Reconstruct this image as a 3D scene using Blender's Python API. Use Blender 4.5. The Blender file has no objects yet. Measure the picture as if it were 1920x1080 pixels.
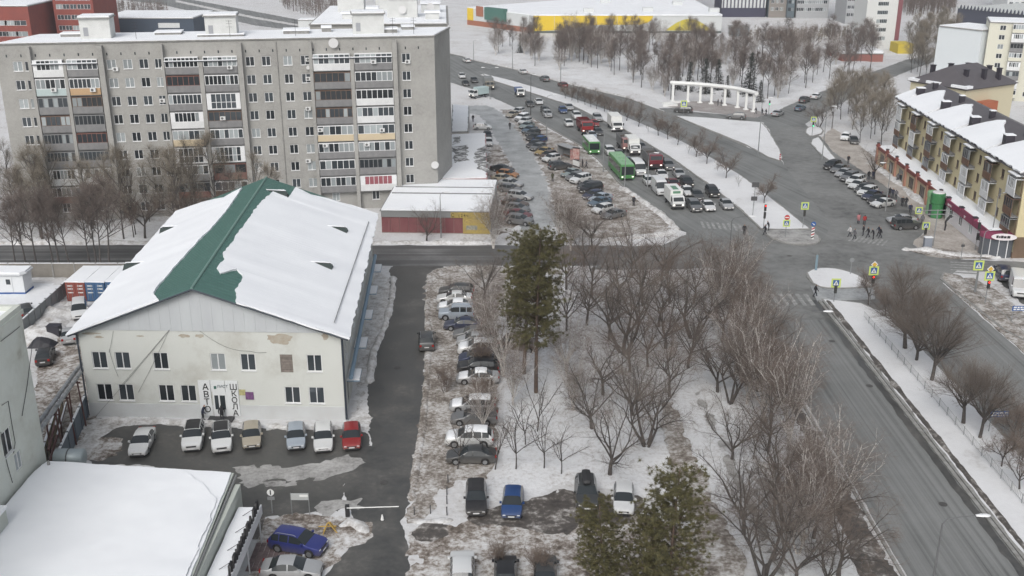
import bpy, bmesh, math, random
import numpy as np
from mathutils import Vector, Matrix, noise
from mathutils.geometry import tessellate_polygon
PI = math.pi
R = random.Random(7)
scene = bpy.context.scene
COL = scene.collection

# ---------------------------------------------------------------- camera, sky, sun, exposure
FPX = 1963.0; YH = -179.0; TH = math.atan((540 - YH) / FPX); CH = 47.2
cT, sT = math.cos(TH), math.sin(TH)
cam_d = bpy.data.cameras.new('camera')
cam_d.sensor_width = 36; cam_d.lens = 36 * FPX / 1920
cam_d.clip_start = 0.5; cam_d.clip_end = 6000
cam = bpy.data.objects.new('camera', cam_d); COL.objects.link(cam)
cam.location = (0, 0, CH); cam.rotation_euler = (PI / 2 - TH, 0, 0)
scene.camera = cam

SUN_EL, SUN_AZ = math.radians(42), math.radians(195)
world = bpy.data.worlds.new('World'); scene.world = world; world.use_nodes = True
wn = world.node_tree.nodes; wl = world.node_tree.links; wn.clear()
sky = wn.new('ShaderNodeTexSky'); sky.sky_type = 'NISHITA'; sky.sun_disc = False
sky.sun_elevation = SUN_EL; sky.sun_rotation = SUN_AZ
sky.air_density = 1.2; sky.dust_density = 4.0; sky.ozone_density = 1.0
hs = wn.new('ShaderNodeHueSaturation'); hs.inputs['Saturation'].default_value = 0.34
bg = wn.new('ShaderNodeBackground'); bg.inputs['Strength'].default_value = 0.125
wo = wn.new('ShaderNodeOutputWorld')
wl.new(sky.outputs[0], hs.inputs['Color']); wl.new(hs.outputs[0], bg.inputs[0]); wl.new(bg.outputs[0], wo.inputs[0])
sun_d = bpy.data.lights.new('sun', 'SUN'); sun_d.energy = 1.1; sun_d.angle = math.radians(32); sun_d.color = (1, 0.98, 0.95)
sun = bpy.data.objects.new('sun', sun_d); COL.objects.link(sun)
_sd = Vector((math.sin(SUN_AZ) * math.cos(SUN_EL), math.cos(SUN_AZ) * math.cos(SUN_EL), math.sin(SUN_EL)))
sun.rotation_euler = _sd.to_track_quat('Z', 'Y').to_euler()
vs = scene.view_settings
vs.view_transform = 'Standard'; vs.look = 'None'; vs.exposure = 0.22; vs.gamma = 1; vs.use_curve_mapping = False
scene.render.engine = 'CYCLES'
cy = scene.cycles
cy.max_bounces = 4; cy.diffuse_bounces = 2; cy.glossy_bounces = 2; cy.transmission_bounces = 3; cy.transparent_max_bounces = 6; cy.volume_bounces = 0
cy.use_denoising = True
try: cy.denoiser = 'OPENIMAGEDENOISE'
except Exception: pass
cy.caustics_reflective = False; cy.caustics_refractive = False

# ---------------------------------------------------------------- helpers
def G(px, py, z=0.0):
    "point of the place at height z that the photograph shows at (px, py)"
    u = (px - 960) / FPX; v = (py - 540) / FPX
    t = (CH - z) / (sT + v * cT)
    return Vector((u * t, (cT - v * sT) * t, z))
def ZY(px, py, y):
    v = (py - 540) / FPX
    return CH - (sT + v * cT) * y / (cT - v * sT)
def XY(px, py, y):
    v = (py - 540) / FPX
    return (px - 960) / FPX * y / (cT - v * sT)
def on_plane(px, py, a, b):
    "ray through the pixel meets the vertical plane through ground points a, b -> (distance along a->b, height)"
    u = (px - 960) / FPX; v = (py - 540) / FPX
    d = Vector((u, cT - v * sT, -sT - v * cT)); o = Vector((0, 0, CH))
    ab = Vector((b[0] - a[0], b[1] - a[1], 0)); L = ab.length; ab /= L
    n = Vector((-ab.y, ab.x, 0))
    t = (Vector((a[0], a[1], 0)) - o).dot(n) / d.dot(n)
    p = o + d * t
    return (p - Vector((a[0], a[1], 0))).dot(ab), p.z
def lin(r, g, b):
    f = lambda c: ((c / 255 + 0.055) / 1.055) ** 2.4 if c > 10 else c / 255 / 12.92
    return (f(r), f(g), f(b))

MATS = {}
def mat(name, col, rough=0.8, col2=None, scale=1.0, metal=0.0, bump=0.0, detail=4.0, lo=0.35, hi=0.65, coat=0.0, stretch=None, rnd=0.0, emit=0.0, bscale=None, spec=0.5):
    "principled material: noise mix of two colours, bump, optional per-object tint"
    if name in MATS: return MATS[name]
    m = bpy.data.materials.new(name); m.use_nodes = True; MATS[name] = m
    nt = m.node_tree; N = nt.nodes; L = nt.links
    b = N['Principled BSDF']
    b.inputs['Roughness'].default_value = rough; b.inputs['Metallic'].default_value = metal
    b.inputs['Specular IOR Level'].default_value = spec
    if coat: b.inputs['Coat Weight'].default_value = coat; b.inputs['Coat Roughness'].default_value = 0.15
    b.inputs['Base Color'].default_value = (*col, 1)
    tc = N.new('ShaderNodeTexCoord'); vec = tc.outputs['Object']
    if stretch:
        mp = N.new('ShaderNodeMapping'); mp.inputs['Scale'].default_value = stretch
        L.new(vec, mp.inputs[0]); vec = mp.outputs[0]
    cout = None
    if col2 is not None:
        nz = N.new('ShaderNodeTexNoise'); nz.inputs['Scale'].default_value = scale; nz.inputs['Detail'].default_value = detail; nz.inputs['Roughness'].default_value = 0.62
        L.new(vec, nz.inputs[0])
        mr = N.new('ShaderNodeMapRange'); mr.inputs[1].default_value = lo; mr.inputs[2].default_value = hi
        L.new(nz.outputs[0], mr.inputs[0])
        mx = N.new('ShaderNodeMix'); mx.data_type = 'RGBA'
        mx.inputs[6].default_value = (*col, 1); mx.inputs[7].default_value = (*col2, 1)
        L.new(mr.outputs[0], mx.inputs[0]); cout = mx.outputs[2]
    if rnd:
        oi = N.new('ShaderNodeObjectInfo')
        hv = N.new('ShaderNodeHueSaturation')
        mv = N.new('ShaderNodeMapRange'); mv.inputs[3].default_value = 1 - rnd; mv.inputs[4].default_value = 1 + rnd
        L.new(oi.outputs['Random'], mv.inputs[0]); L.new(mv.outputs[0], hv.inputs['Value'])
        if cout is None: hv.inputs['Color'].default_value = (*col, 1)
        else: L.new(cout, hv.inputs['Color'])
        cout = hv.outputs[0]
    if cout is not None: L.new(cout, b.inputs['Base Color'])
    if emit:
        b.inputs['Emission Color'].default_value = (*col, 1); b.inputs['Emission Strength'].default_value = emit
    if bump:
        nb = N.new('ShaderNodeTexNoise'); nb.inputs['Scale'].default_value = bscale or scale * 3; nb.inputs['Detail'].default_value = 5
        L.new(vec, nb.inputs[0])
        bm = N.new('ShaderNodeBump'); bm.inputs['Strength'].default_value = min(1, bump); bm.inputs['Distance'].default_value = 0.15
        L.new(nb.outputs[0], bm.inputs['Height']); L.new(bm.outputs[0], b.inputs['Normal'])
    return m

def ramp_mat(name, stops, scale=1.0, rough=0.85, bump=0.3, detail=6, stretch=None, scale2=None, amt2=0.5, streak=None, rotz=0.0, bscale=None, gloss=None, nrough=0.6):
    "ground material: two noises (large + small) through a colour ramp; streak=(scale_x, amount) adds wheel tracks along Y"
    if name in MATS: return MATS[name]
    m = bpy.data.materials.new(name); m.use_nodes = True; MATS[name] = m
    nt = m.node_tree; N = nt.nodes; L = nt.links; b = N['Principled BSDF']
    tc = N.new('ShaderNodeTexCoord'); mp = N.new('ShaderNodeMapping')
    mp.inputs['Rotation'].default_value = (0, 0, rotz)
    if stretch: mp.inputs['Scale'].default_value = stretch
    L.new(tc.outputs['Object'], mp.inputs[0])
    def nz(sc, det, src):
        n = N.new('ShaderNodeTexNoise'); n.inputs['Scale'].default_value = sc; n.inputs['Detail'].default_value = det; n.inputs['Roughness'].default_value = nrough
        L.new(src, n.inputs[0]); return n.outputs[0]
    a = nz(scale, detail, mp.outputs[0])
    if scale2:
        c = nz(scale2, 4, mp.outputs[0])
        mx = N.new('ShaderNodeMix'); mx.data_type = 'FLOAT'; mx.inputs[0].default_value = amt2
        L.new(a, mx.inputs[2]); L.new(c, mx.inputs[3]); a = mx.outputs[0]
    if streak:
        mp1 = N.new('ShaderNodeMapping'); mp1.inputs['Rotation'].default_value = (0, 0, rotz); L.new(tc.outputs['Object'], mp1.inputs[0])
        mp2 = N.new('ShaderNodeMapping'); mp2.inputs['Scale'].default_value = (streak[0], 0.012, 1)
        L.new(mp1.outputs[0], mp2.inputs[0])
        c = nz(1.0, 3, mp2.outputs[0])
        mx = N.new('ShaderNodeMix'); mx.data_type = 'FLOAT'; mx.inputs[0].default_value = streak[1]
        L.new(a, mx.inputs[2]); L.new(c, mx.inputs[3]); a = mx.outputs[0]
    cr = N.new('ShaderNodeValToRGB'); e = cr.color_ramp.elements
    while len(e) > 1: e.remove(e[-1])
    e[0].position = stops[0][0]; e[0].color = (*stops[0][1], 1)
    for p, c in stops[1:]:
        k = e.new(p); k.color = (*c, 1)
    L.new(a, cr.inputs[0]); L.new(cr.outputs[0], b.inputs['Base Color'])
    b.inputs['Roughness'].default_value = rough
    if gloss:
        mr = N.new('ShaderNodeMapRange'); mr.inputs[1].default_value = 0.4; mr.inputs[2].default_value = 0.6; mr.inputs[3].default_value = gloss; mr.inputs[4].default_value = rough
        L.new(a, mr.inputs[0]); L.new(mr.outputs[0], b.inputs['Roughness'])
    if bump:
        bm = N.new('ShaderNodeBump'); bm.inputs['Strength'].default_value = bump; bm.inputs['Distance'].default_value = 0.2
        if bscale: L.new(nz(bscale, 5, mp.outputs[0]), bm.inputs['Height'])
        else: L.new(a, bm.inputs['Height'])
        L.new(bm.outputs[0], b.inputs['Normal'])
    return m

class MB:
    "mesh builder: collects shapes, builds ONE mesh object"
    def __init__(s): s.v = []; s.f = []; s.m = []
    def add(s, vs, fs, mi=0):
        o = len(s.v); s.v += [tuple(x) for x in vs]
        for f in fs: s.f.append(tuple(i + o for i in f)); s.m.append(mi)
    def box(s, x0, x1, y0, y1, z0, z1, mi=0):
        s.add([(x0,y0,z0),(x1,y0,z0),(x1,y1,z0),(x0,y1,z0),(x0,y0,z1),(x1,y0,z1),(x1,y1,z1),(x0,y1,z1)],
              [(0,3,2,1),(4,5,6,7),(0,1,5,4),(1,2,6,5),(2,3,7,6),(3,0,4,7)], mi)
    def obox(s, c, ax, hx, hy, z0, z1, mi=0):
        "box centred at c (xy), long axis direction ax"
        a = Vector((ax[0], ax[1])).normalized(); n = Vector((-a.y, a.x)); c = Vector((c[0], c[1]))
        p = [c - a*hx - n*hy, c + a*hx - n*hy, c + a*hx + n*hy, c - a*hx + n*hy]
        s.prism(p, z0, z1, mi)
    def prism(s, poly, z0, z1, mi=0, cap=True):
        n = len(poly); A = sum(poly[i][0]*poly[(i+1)%n][1]-poly[(i+1)%n][0]*poly[i][1] for i in range(n))
        if A < 0: poly = list(poly)[::-1]
        vs = [(p[0], p[1], z0) for p in poly] + [(p[0], p[1], z1) for p in poly]
        fs = [(i, (i+1) % n, n + (i+1) % n, n + i) for i in range(n)]
        if cap:
            if n <= 4: fs += [tuple(range(n, 2*n)), tuple(range(n-1, -1, -1))]
            else:
                tr = tessellate_polygon([[Vector((p[0], p[1], 0)) for p in poly]])
                for t in tr:
                    a, b, c = [Vector((poly[i][0], poly[i][1])) for i in t]
                    if (b-a).cross(c-a) < 0: t = (t[0], t[2], t[1])
                    fs.append((t[0]+n, t[1]+n, t[2]+n))
        s.add(vs, fs, mi)
    def tube(s, path, rad, n=6, mi=0, cap=True):
        "tapered tube along a list of points"
        P = [Vector(p) for p in path]; vs = []; fs = []
        if not hasattr(rad, '__len__'): rad = [rad] * len(P)
        for i, p in enumerate(P):
            d = (P[min(i+1, len(P)-1)] - P[max(i-1, 0)])
            if d.length < 1e-6: d = Vector((0,0,1))
            d.normalize()
            u = d.cross(Vector((0,1,0)) if abs(d.y) < 0.9 else Vector((1,0,0))).normalized(); w = d.cross(u)
            for k in range(n):
                t = 2*PI*k/n
                vs.append(p + (u*math.cos(t) + w*math.sin(t)) * rad[i])
        for i in range(len(P)-1):
            for k in range(n):
                a = i*n+k; b = i*n+(k+1) % n
                fs.append((a, a+n, b+n, b))
        if cap: fs += [tuple(range(n)), tuple(range(len(vs)-1, len(vs)-n-1, -1))]
        s.add(vs, fs, mi)
    def cyl(s, c, r, z0, z1, n=12, mi=0, r2=None):
        s.tube([(c[0], c[1], z0), (c[0], c[1], z1)], [r, r if r2 is None else r2], n, mi)
    def lathe(s, c, prof, n=12, mi=0):
        s.tube([(c[0], c[1], z) for r, z in prof], [r for r, z in prof], n, mi)
    def mesh(s, name, mats, smooth=False):
        me = bpy.data.meshes.new(name); me.from_pydata(s.v, [], s.f); 
        for m in (mats if isinstance(mats, (list, tuple)) else [mats]): me.materials.append(m)
        if any(s.m): me.polygons.foreach_set('material_index', s.m)
        if smooth: me.polygons.foreach_set('use_smooth', [True] * len(me.polygons))
        me.update(); return me
    def build(s, name, mats, parent=None, smooth=False):
        return link(name, s.mesh(name, mats, smooth), parent)
def link(name, me, parent=None, loc=None, rz=None):
    o = bpy.data.objects.new(name, me); COL.objects.link(o)
    if parent: o.parent = parent
    if loc is not None: o.location = loc
    if rz is not None: o.rotation_euler = (0, 0, rz)
    return o
def tag(o, label=None, cat=None, group=None, kind=None):
    if label: o['label'] = label
    if cat: o['category'] = cat
    if group: o['group'] = group
    if kind: o['kind'] = kind
    return o
def thing(name, label, cat, loc=(0,0,0), rz=0, group=None, scale=None):
    o = bpy.data.objects.new(name, None); COL.objects.link(o); o.empty_display_size = 0.3
    o.location = loc; o.rotation_euler = (0, 0, rz)
    if scale: o.scale = scale if hasattr(scale, '__len__') else (scale,)*3
    return tag(o, label, cat, group)
def copy_tree(root, name=None):
    c = root.copy(); COL.objects.link(c)
    for k in ('label', 'group'):
        if k in c: del c[k]
    for ch in root.children:
        d = ch.copy(); COL.objects.link(d); d.parent = c
        for g in ch.children:
            e = g.copy(); COL.objects.link(e); e.parent = d
    return c
def setmat(o, m, slot=0):
    o.material_slots[slot].link = 'OBJECT'; o.material_slots[slot].material = m
def nth(i): return f"{i+1}{'th' if 10 <= (i+1) % 100 <= 20 else {1:'st',2:'nd',3:'rd'}.get((i+1) % 10,'th')}"
def ordinal(i): return ['first','second','third','fourth','fifth','sixth','seventh','eighth','ninth','tenth','eleventh','twelfth','thirteenth','fourteenth','fifteenth','sixteenth','seventeenth','eighteenth'][i]
def jitter_poly(pts, step=1.0, amp=0.15, seed=0, fr=0.6):
    "subdivide a ground polygon and roughen its outline"
    out = []
    n = len(pts)
    for i in range(n):
        a = Vector((pts[i][0], pts[i][1])); b = Vector((pts[(i+1) % n][0], pts[(i+1) % n][1]))
        k = max(1, min(160, int((b-a).length / step)))
        for j in range(k):
            p = a.lerp(b, j / k)
            if amp:
                p = p + Vector((noise.noise(Vector((p.x*fr, p.y*fr, seed))), noise.noise(Vector((p.x*fr, p.y*fr, seed+9.3))))) * amp * 2 \
                      + Vector((noise.noise(Vector((p.x*fr*3.1, p.y*fr*3.1, seed+3))), noise.noise(Vector((p.x*fr*3.1, p.y*fr*3.1, seed+5))))) * amp
            out.append(p)
    return out
def smooth_loop(pts, it=2, closed=True):
    for _ in range(it):
        q = []; n = len(pts)
        rng = range(n) if closed else range(n-1)
        if not closed: q.append(Vector((pts[0][0], pts[0][1])))
        for i in rng:
            a = Vector((pts[i][0], pts[i][1])); b = Vector((pts[(i+1) % n][0], pts[(i+1) % n][1]))
            q += [a.lerp(b, .25), a.lerp(b, .75)]
        if not closed: q.append(Vector((pts[-1][0], pts[-1][1])))
        pts = q
    return pts
def sheet(name, pts, z, m, amp=0.15, step=1.0, seed=0, smooth=0, kind='structure', pix=True, thick=0.0, fr=0.6):
    "flat ground sheet (or slab with thickness) from a pixel outline on the ground"
    P = [G(*p) for p in pts] if pix else [Vector((p[0], p[1], 0)) for p in pts]
    if smooth: P = smooth_loop(P, smooth)
    P = jitter_poly(P, step, amp, seed, fr)
    mb = MB()
    if thick: mb.prism(P, z - thick, z)
    else:
        tr = tessellate_polygon([[Vector((p.x, p.y, 0)) for p in P]])
        fs = []
        for t in tr:
            a, b, c = [P[i] for i in t]
            fs.append(t if (b-a).cross(c-a) > 0 else (t[0], t[2], t[1]))
        mb.add([(p.x, p.y, z) for p in P], fs)
    o = mb.build(name, m); return tag(o, kind=kind)
def ragged(name, pts, z, m, amp=.7, step=.45, seed=0, pix=True, fr=.55, kind='structure', disp=0.0, par=None):
    "ground patch with a thawed, broken outline: the area where (distance inside the outline + noise) is positive"
    P = [G(*p) for p in pts] if pix else [Vector((p[0], p[1], 0)) for p in pts]
    P = smooth_loop(P, 1); n = len(P)
    x0, x1 = min(p.x for p in P)-amp, max(p.x for p in P)+amp; y0, y1 = min(p.y for p in P)-amp, max(p.y for p in P)+amp
    nx, ny = int((x1-x0)/step)+2, int((y1-y0)/step)+2
    A = np.array([(p.x, p.y) for p in P]); B = np.roll(A, -1, 0)
    gx, gy = np.meshgrid(x0+np.arange(nx)*step, y0+np.arange(ny)*step, indexing='ij'); Q = np.stack([gx.ravel(), gy.ravel()], 1)
    d = np.full(len(Q), 1e9); ins = np.zeros(len(Q), bool)
    for a, b in zip(A, B):
        ab = b-a; L2 = max(1e-9, ab@ab); t = np.clip(((Q-a)@ab)/L2, 0, 1); d = np.minimum(d, np.hypot(*(Q-(a+t[:,None]*ab)).T))
        c = (a[1] > Q[:,1]) != (b[1] > Q[:,1]); ins ^= c & (Q[:,0] < (b[0]-a[0])*(Q[:,1]-a[1])/((b[1]-a[1]) or 1e-9)+a[0])
    phi = np.where(ins, d, -d)
    near = np.abs(phi) < amp*3.2
    for i in np.nonzero(near)[0]:
        x, y = Q[i]; v = noise.noise(Vector((x*fr, y*fr, seed))) + .6*noise.noise(Vector((x*fr*2.3, y*fr*2.3, seed+4.1))) + .35*noise.noise(Vector((x*fr*5, y*fr*5, seed+8.7)))
        phi[i] += amp*v*1.5*(1 if phi[i] < amp*1.5 else .75)
    phi = phi.reshape(nx, ny); vid = {}; mb = MB()
    def gv(i, j):
        k = (i, j)
        if k not in vid: vid[k] = len(mb.v); mb.v.append((float(gx[i,j]), float(gy[i,j]), z))
        return vid[k]
    def ev(a, b):
        k = (a, b) if a < b else (b, a)
        if k not in vid:
            (i,j),(p,q) = k; f0, f1 = phi[i,j], phi[p,q]; t = f0/(f0-f1); vid[k] = len(mb.v); mb.v.append((float(gx[i,j]+(gx[p,q]-gx[i,j])*t), float(gy[i,j]+(gy[p,q]-gy[i,j])*t), z))
        return vid[k]
    pos = phi > 0
    for i in range(nx-1):
        for j in range(ny-1):
            s4 = pos[i,j]+0+pos[i+1,j]+pos[i+1,j+1]+pos[i,j+1]
            if s4 == 0: continue
            if s4 == 4: mb.f.append((gv(i,j), gv(i+1,j), gv(i+1,j+1), gv(i,j+1))); mb.m.append(0); continue
            for tri in (((i,j),(i+1,j),(i+1,j+1)), ((i,j),(i+1,j+1),(i,j+1))):
                out = []
                for a, b in zip(tri, tri[1:]+tri[:1]):
                    if pos[a]: out.append(gv(*a))
                    if pos[a] != pos[b]: out.append(ev(a, b))
                if len(out) >= 3: mb.f.append(tuple(out)); mb.m.append(0)
    if disp: mb.v = [(x, y, z + disp*(noise.noise(Vector((x*.25,y*.25,seed))) + .5*noise.noise(Vector((x*.8,y*.8,seed+3))) + .25*noise.noise(Vector((x*2.2,y*2.2,seed+6))))) for x, y, _ in mb.v]
    return tag(mb.build(name, m, par, smooth=bool(disp)), kind=kind)
def ridge(name, pts, w, h, m, seed=0, pix=True, kind='structure', step=0.6, closed=False, z=0.0, label=None):
    "uneven bank of snow along a line"
    P = [G(*p) for p in pts] if pix else [Vector(p) for p in pts]
    Q = []
    for i in range(len(P) - (0 if closed else 1)):
        a, b = P[i], P[(i+1) % len(P)]; k = max(1, int((b-a).length / step))
        Q += [a.lerp(b, j/k) for j in range(k)]
    if not closed: Q.append(P[-1])
    vs = []; fs = []; M = 7
    for i, p in enumerate(Q):
        d = (Q[min(i+1, len(Q)-1)] - Q[max(i-1, 0)]); d.z = 0; d.normalize(); n = Vector((-d.y, d.x, 0))
        nn = noise.noise(Vector((p.x*.35, p.y*.35, seed))); n2 = noise.noise(Vector((p.x*1.3, p.y*1.3, seed+4)))
        ww = w * (1 + .5*nn + .3*n2); hh = h * (0.75 + .7*nn + .4*n2)
        if i in (0, len(Q)-1) and not closed: hh = .02; ww *= .4
        for k in range(M):
            t = -1 + 2*k/(M-1)
            q = p + n * (t * ww/2)
            zz = max(0, hh) * (1 - t*t) ** 0.8 * (1 + .5*noise.noise(Vector((q.x*1.9, q.y*1.9, seed+8)))) - (0.03 if abs(t) == 1 else 0)
            vs.append((q.x, q.y, z + zz))
    for i in range(len(Q)-1):
        for k in range(M-1):
            a = i*M+k; fs.append((a, a+M, a+M+1, a+1))
    mb = MB(); mb.add(vs, fs)
    o = mb.build(name, m, smooth=True)
    return tag(o, kind=kind, label=label)
# ---------------------------------------------------------------- ground, roads, kerbs
SNOW = mat('snow', (.76,.78,.80), .9, (.68,.695,.72), .6, bump=.35, bscale=2.5, lo=.3, hi=.7)
SNOW_ROOF = mat('roof_snow', (.84,.86,.885), .85, (.77,.79,.82), .16, bump=.14, bscale=.5, lo=.3, hi=.7)
SNOW_BANK = ramp_mat('bank_snow', [(.30,(.20,.18,.16)),(.42,(.40,.385,.37)),(.55,(.62,.62,.62)),(.8,(.74,.75,.77))], .9, bump=.5, scale2=4.0, amt2=.35)
PARK_SNOW = ramp_mat('park_snow', [(.30,(.14,.12,.105)),(.36,(.33,.31,.295)),(.42,(.53,.525,.525)),(.50,(.64,.648,.66)),(.70,(.71,.722,.74))], .22, bump=.5, scale2=2.6, amt2=.52, bscale=1.5, detail=9, nrough=.68)
SNOW_GROUND = ramp_mat('ground_snow', [(.30,(.15,.125,.105)),(.37,(.36,.335,.315)),(.44,(.55,.545,.545)),(.70,(.68,.695,.715))], .13, bump=.45, scale2=1.9, amt2=.5, bscale=1.3, detail=9, nrough=.66)
SNOW_CLEAN = ramp_mat('clean_snow', [(.25,(.45,.44,.43)),(.42,(.64,.645,.655)),(.75,(.73,.74,.755))], .2, bump=.3, scale2=2.0, amt2=.3, bscale=1.4)
MUD_SNOW = ramp_mat('muddy_snow', [(.36,(.05,.04,.035)),(.44,(.14,.115,.095)),(.49,(.27,.24,.215)),(.54,(.47,.455,.44)),(.62,(.64,.645,.65))], .32, bump=.6, scale2=2.2, amt2=.42, detail=9, nrough=.68)
MUD_DARK = ramp_mat('trampled_slush', [(.36,(.045,.04,.037)),(.50,(.09,.08,.072)),(.56,(.22,.205,.19)),(.64,(.5,.49,.48))], .45, bump=.5, scale2=2.2, amt2=.45, detail=9, gloss=.45)
VERGE = ramp_mat('brown_verge', [(.36,(.072,.060,.050)),(.45,(.185,.16,.138)),(.50,(.30,.275,.25)),(.55,(.45,.435,.42)),(.63,(.62,.62,.62))], .4, bump=.6, scale2=2.6, amt2=.45, detail=9, nrough=.7)
ASPH = ramp_mat('salted_asphalt', [(.34,(.085,.088,.086)),(.44,(.155,.16,.157)),(.54,(.195,.20,.197)),(.7,(.255,.26,.257))], .10, rough=.7, bump=.05, scale2=2.0, amt2=.15, streak=(2.3,.62))
ASPH2 = ramp_mat('salted_asphalt_side', [(.34,(.09,.092,.09)),(.46,(.155,.16,.156)),(.56,(.195,.20,.196)),(.72,(.25,.255,.25))], .12, rough=.7, bump=.05, scale2=2.0, amt2=.18, streak=(1.0,.5), rotz=math.radians(-17))
ASPH_CROSS = ramp_mat('crossroads_asphalt', [(.36,(.070,.072,.070)),(.44,(.14,.142,.138)),(.54,(.19,.193,.188)),(.7,(.25,.252,.246))], .07, rough=.7, bump=.05, scale2=.8, amt2=.35, detail=8)
ASPH_STREET = ramp_mat('wet_street_asphalt', [(.34,(.058,.058,.058)),(.5,(.098,.098,.098)),(.58,(.17,.17,.168)),(.7,(.27,.27,.268))], .15, rough=.55, bump=.05, scale2=2.0, amt2=.15, streak=(.9,.6), rotz=PI/2)
ASPH_DARK = ramp_mat('dark_asphalt', [(.33,(.038,.038,.037)),(.46,(.066,.066,.063)),(.55,(.090,.088,.083)),(.66,(.145,.14,.13))], .28, rough=.6, bump=.10, scale2=2.2, amt2=.35, gloss=.35, detail=8)
ASPH_ICE = ramp_mat('icy_lane', [(.32,(.16,.165,.165)),(.46,(.30,.31,.312)),(.6,(.40,.41,.415)),(.8,(.52,.53,.54))], .3, rough=.5, bump=.1, scale2=2.4, amt2=.35)
SLUSH = ramp_mat('grey_slush', [(.34,(.15,.145,.14)),(.47,(.30,.295,.285)),(.6,(.42,.415,.405)),(.8,(.55,.55,.545))], .5, rough=.6, bump=.3, scale2=3.0, amt2=.4, detail=7)
CONC = mat('kerb_concrete', (.30,.30,.29), .9, (.20,.195,.185), 1.5, bump=.1)
PAVE_BROWN = ramp_mat('plaza_paving', [(.3,(.20,.18,.17)),(.5,(.29,.265,.255)),(.7,(.42,.41,.405))], .3, scale2=2.5, amt2=.4, bump=.1)
PAINT_W = mat('worn_road_paint', (.235,.24,.235), .8, (.42,.42,.41), 1.6, lo=.45, hi=.7)

# the ground: one big sheet to the horizon, finer near the camera, with low undulations away from the roads
mb = MB()
mb.add([(-3000,-200,0),(3000,-200,0),(3000,5000,0),(-3000,5000,0)], [(0,1,2,3)])
tag(mb.build('ground', SNOW_GROUND), kind='structure')

def road(name, pts, z, m, amp=.12, **k): return sheet(name, pts, z, m, amp=amp, **k)
cross = road('crossroads', [(1100,505),(1240,462),(1285,440),(1310,405),(1430,380),(1480,330),(1466,300),(1440,238),(1490,216),(1545,262),(1562,285),(1600,310),(1650,342),(1690,372),(1722,402),(1735,432),(1712,458),(1735,479),(1780,486),(1920,491),(2060,494),(2060,522),(1920,514),(1800,506),(1772,520),(1760,560),(1560,600),(1410,600),(1396,530),(1330,502),(1250,506)], .024, ASPH_CROSS)
avenue = road('road', [(29.4,30),(39.1,30),(39.1,129),(29.8,129)], .020, ASPH, pix=False, amp=.05)
road('road', [(46.6,30),(57.2,30),(57.2,133),(46.6,131)], .020, ASPH, pix=False, amp=.08)
street = road('street', [(-260,137.8),(34,137.8),(34,147),(-260,147.4)], .016, ASPH_STREET, pix=False, amp=.25)
UL_L = [(835,152),(885,167),(940,190),(977,208),(1030,240),(1090,274),(1122,300),(1165,348),(1200,370),(1240,400),(1275,432)]
UL_R = [(845,122),(905,142),(921,151),(1077,201),(1135,230),(1169,244),(1250,292),(1332,350),(1390,397),(1440,447)]
MED_R = [(905,139),(960,152),(1077,186),(1160,214),(1270,262),(1306,280),(1390,330),(1457,380),(1520,429),(1543,450)]
UR_R = [(800,92),(866,106),(888,114),(961,130),(1050,155),(1177,185),(1260,216),(1399,275),(1465,302)]
road('road', UL_L + [(1330,450)] + UL_R[::-1], .028, ASPH2)
road('road', MED_R + [(1560,420),(1500,350)] + UR_R[::-1] + [(780,100),(800,150),(845,155)], .032, ASPH2)
road('street', [(1235,203),(1262,203),(1300,210),(1420,220),(1442,214),(1520,180),(1600,148),(1700,112),(1760,100),(1770,110),(1700,134),(1620,170),(1545,212),(1500,238),(1440,240),(1430,229),(1262,217)], .036, ASPH2, amp=.2)
# narrow lanes by the blocks
ragged('lane', [(968,440),(985,370),(966,320),(931,262),(903,216),(870,212),(860,200),(905,196),(935,206),(958,228),(987,270),(1017,320),(1034,370),(1046,440)], .012, ASPH_ICE, amp=0.5, seed=8)
ragged('parking_lot', [(905,440),(905,300),(930,262),(966,320),(985,370),(968,440)], .010, MUD_SNOW, amp=0.9, seed=10)
ragged('parking_lot', [(935,206),(975,206),(1028,242),(1088,276),(1120,302),(1163,350),(1200,372),(1240,402),(1268,432),(1200,450),(1100,450),(1046,440),(1034,370),(1017,320),(987,270),(958,228)], .008, VERGE, amp=0.9, seed=3)
# yard in front of the driving school, drive and barrier
drive = ragged('drive', [(733,492),(728,530),(722,575),(716,612),(697,660),(690,710),(688,770),(690,800),(698,850),(640,905),(655,960),(672,1000),(640,1045),(590,1100),(772,1100),(768,1040),(752,985),(768,940),(778,870),(790,800),(798,700),(802,640),(799,560),(803,530),(830,505),(838,492)], .012, ASPH_DARK, amp=0.3, seed=11)
ragged('yard', [(128,872),(160,800),(182,780),(300,792),(420,800),(560,804),(650,806),(690,800),(700,850),(690,880),(640,905),(655,962),(560,965),(480,972),(455,1000),(440,1100),(380,1100),(380,880)], .008, ASPH_DARK, amp=0.45, seed=14)
ragged('slush_patch', [(430,872),(470,880),(560,872),(640,860),(695,845),(698,838),(680,872),(645,893),(590,902),(520,898),(470,905),(440,892)], .020, SLUSH, amp=0.75, seed=3)
ragged('slush_patch', [(440,905),(500,900),(560,905),(540,912),(470,912)], .018, SLUSH, amp=0.75, seed=5)
ragged('slush_patch', [(585,945),(640,938),(690,945),(700,958),(650,962),(600,965)], .018, SLUSH, amp=0.75, seed=6)
ragged('slush_patch', [(150,812),(205,812),(235,830),(225,850),(180,862),(140,868)], .018, MUD_SNOW, amp=0.6, seed=8)
ragged('snow_verge', [(165,800),(182,778),(300,783),(380,788),(500,796),(650,798),(650,806),(560,808),(420,802),(300,796),(230,800),(195,812),(178,830),(150,868),(128,868)], .030, SNOW_BANK, amp=0.55, seed=2)
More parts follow.
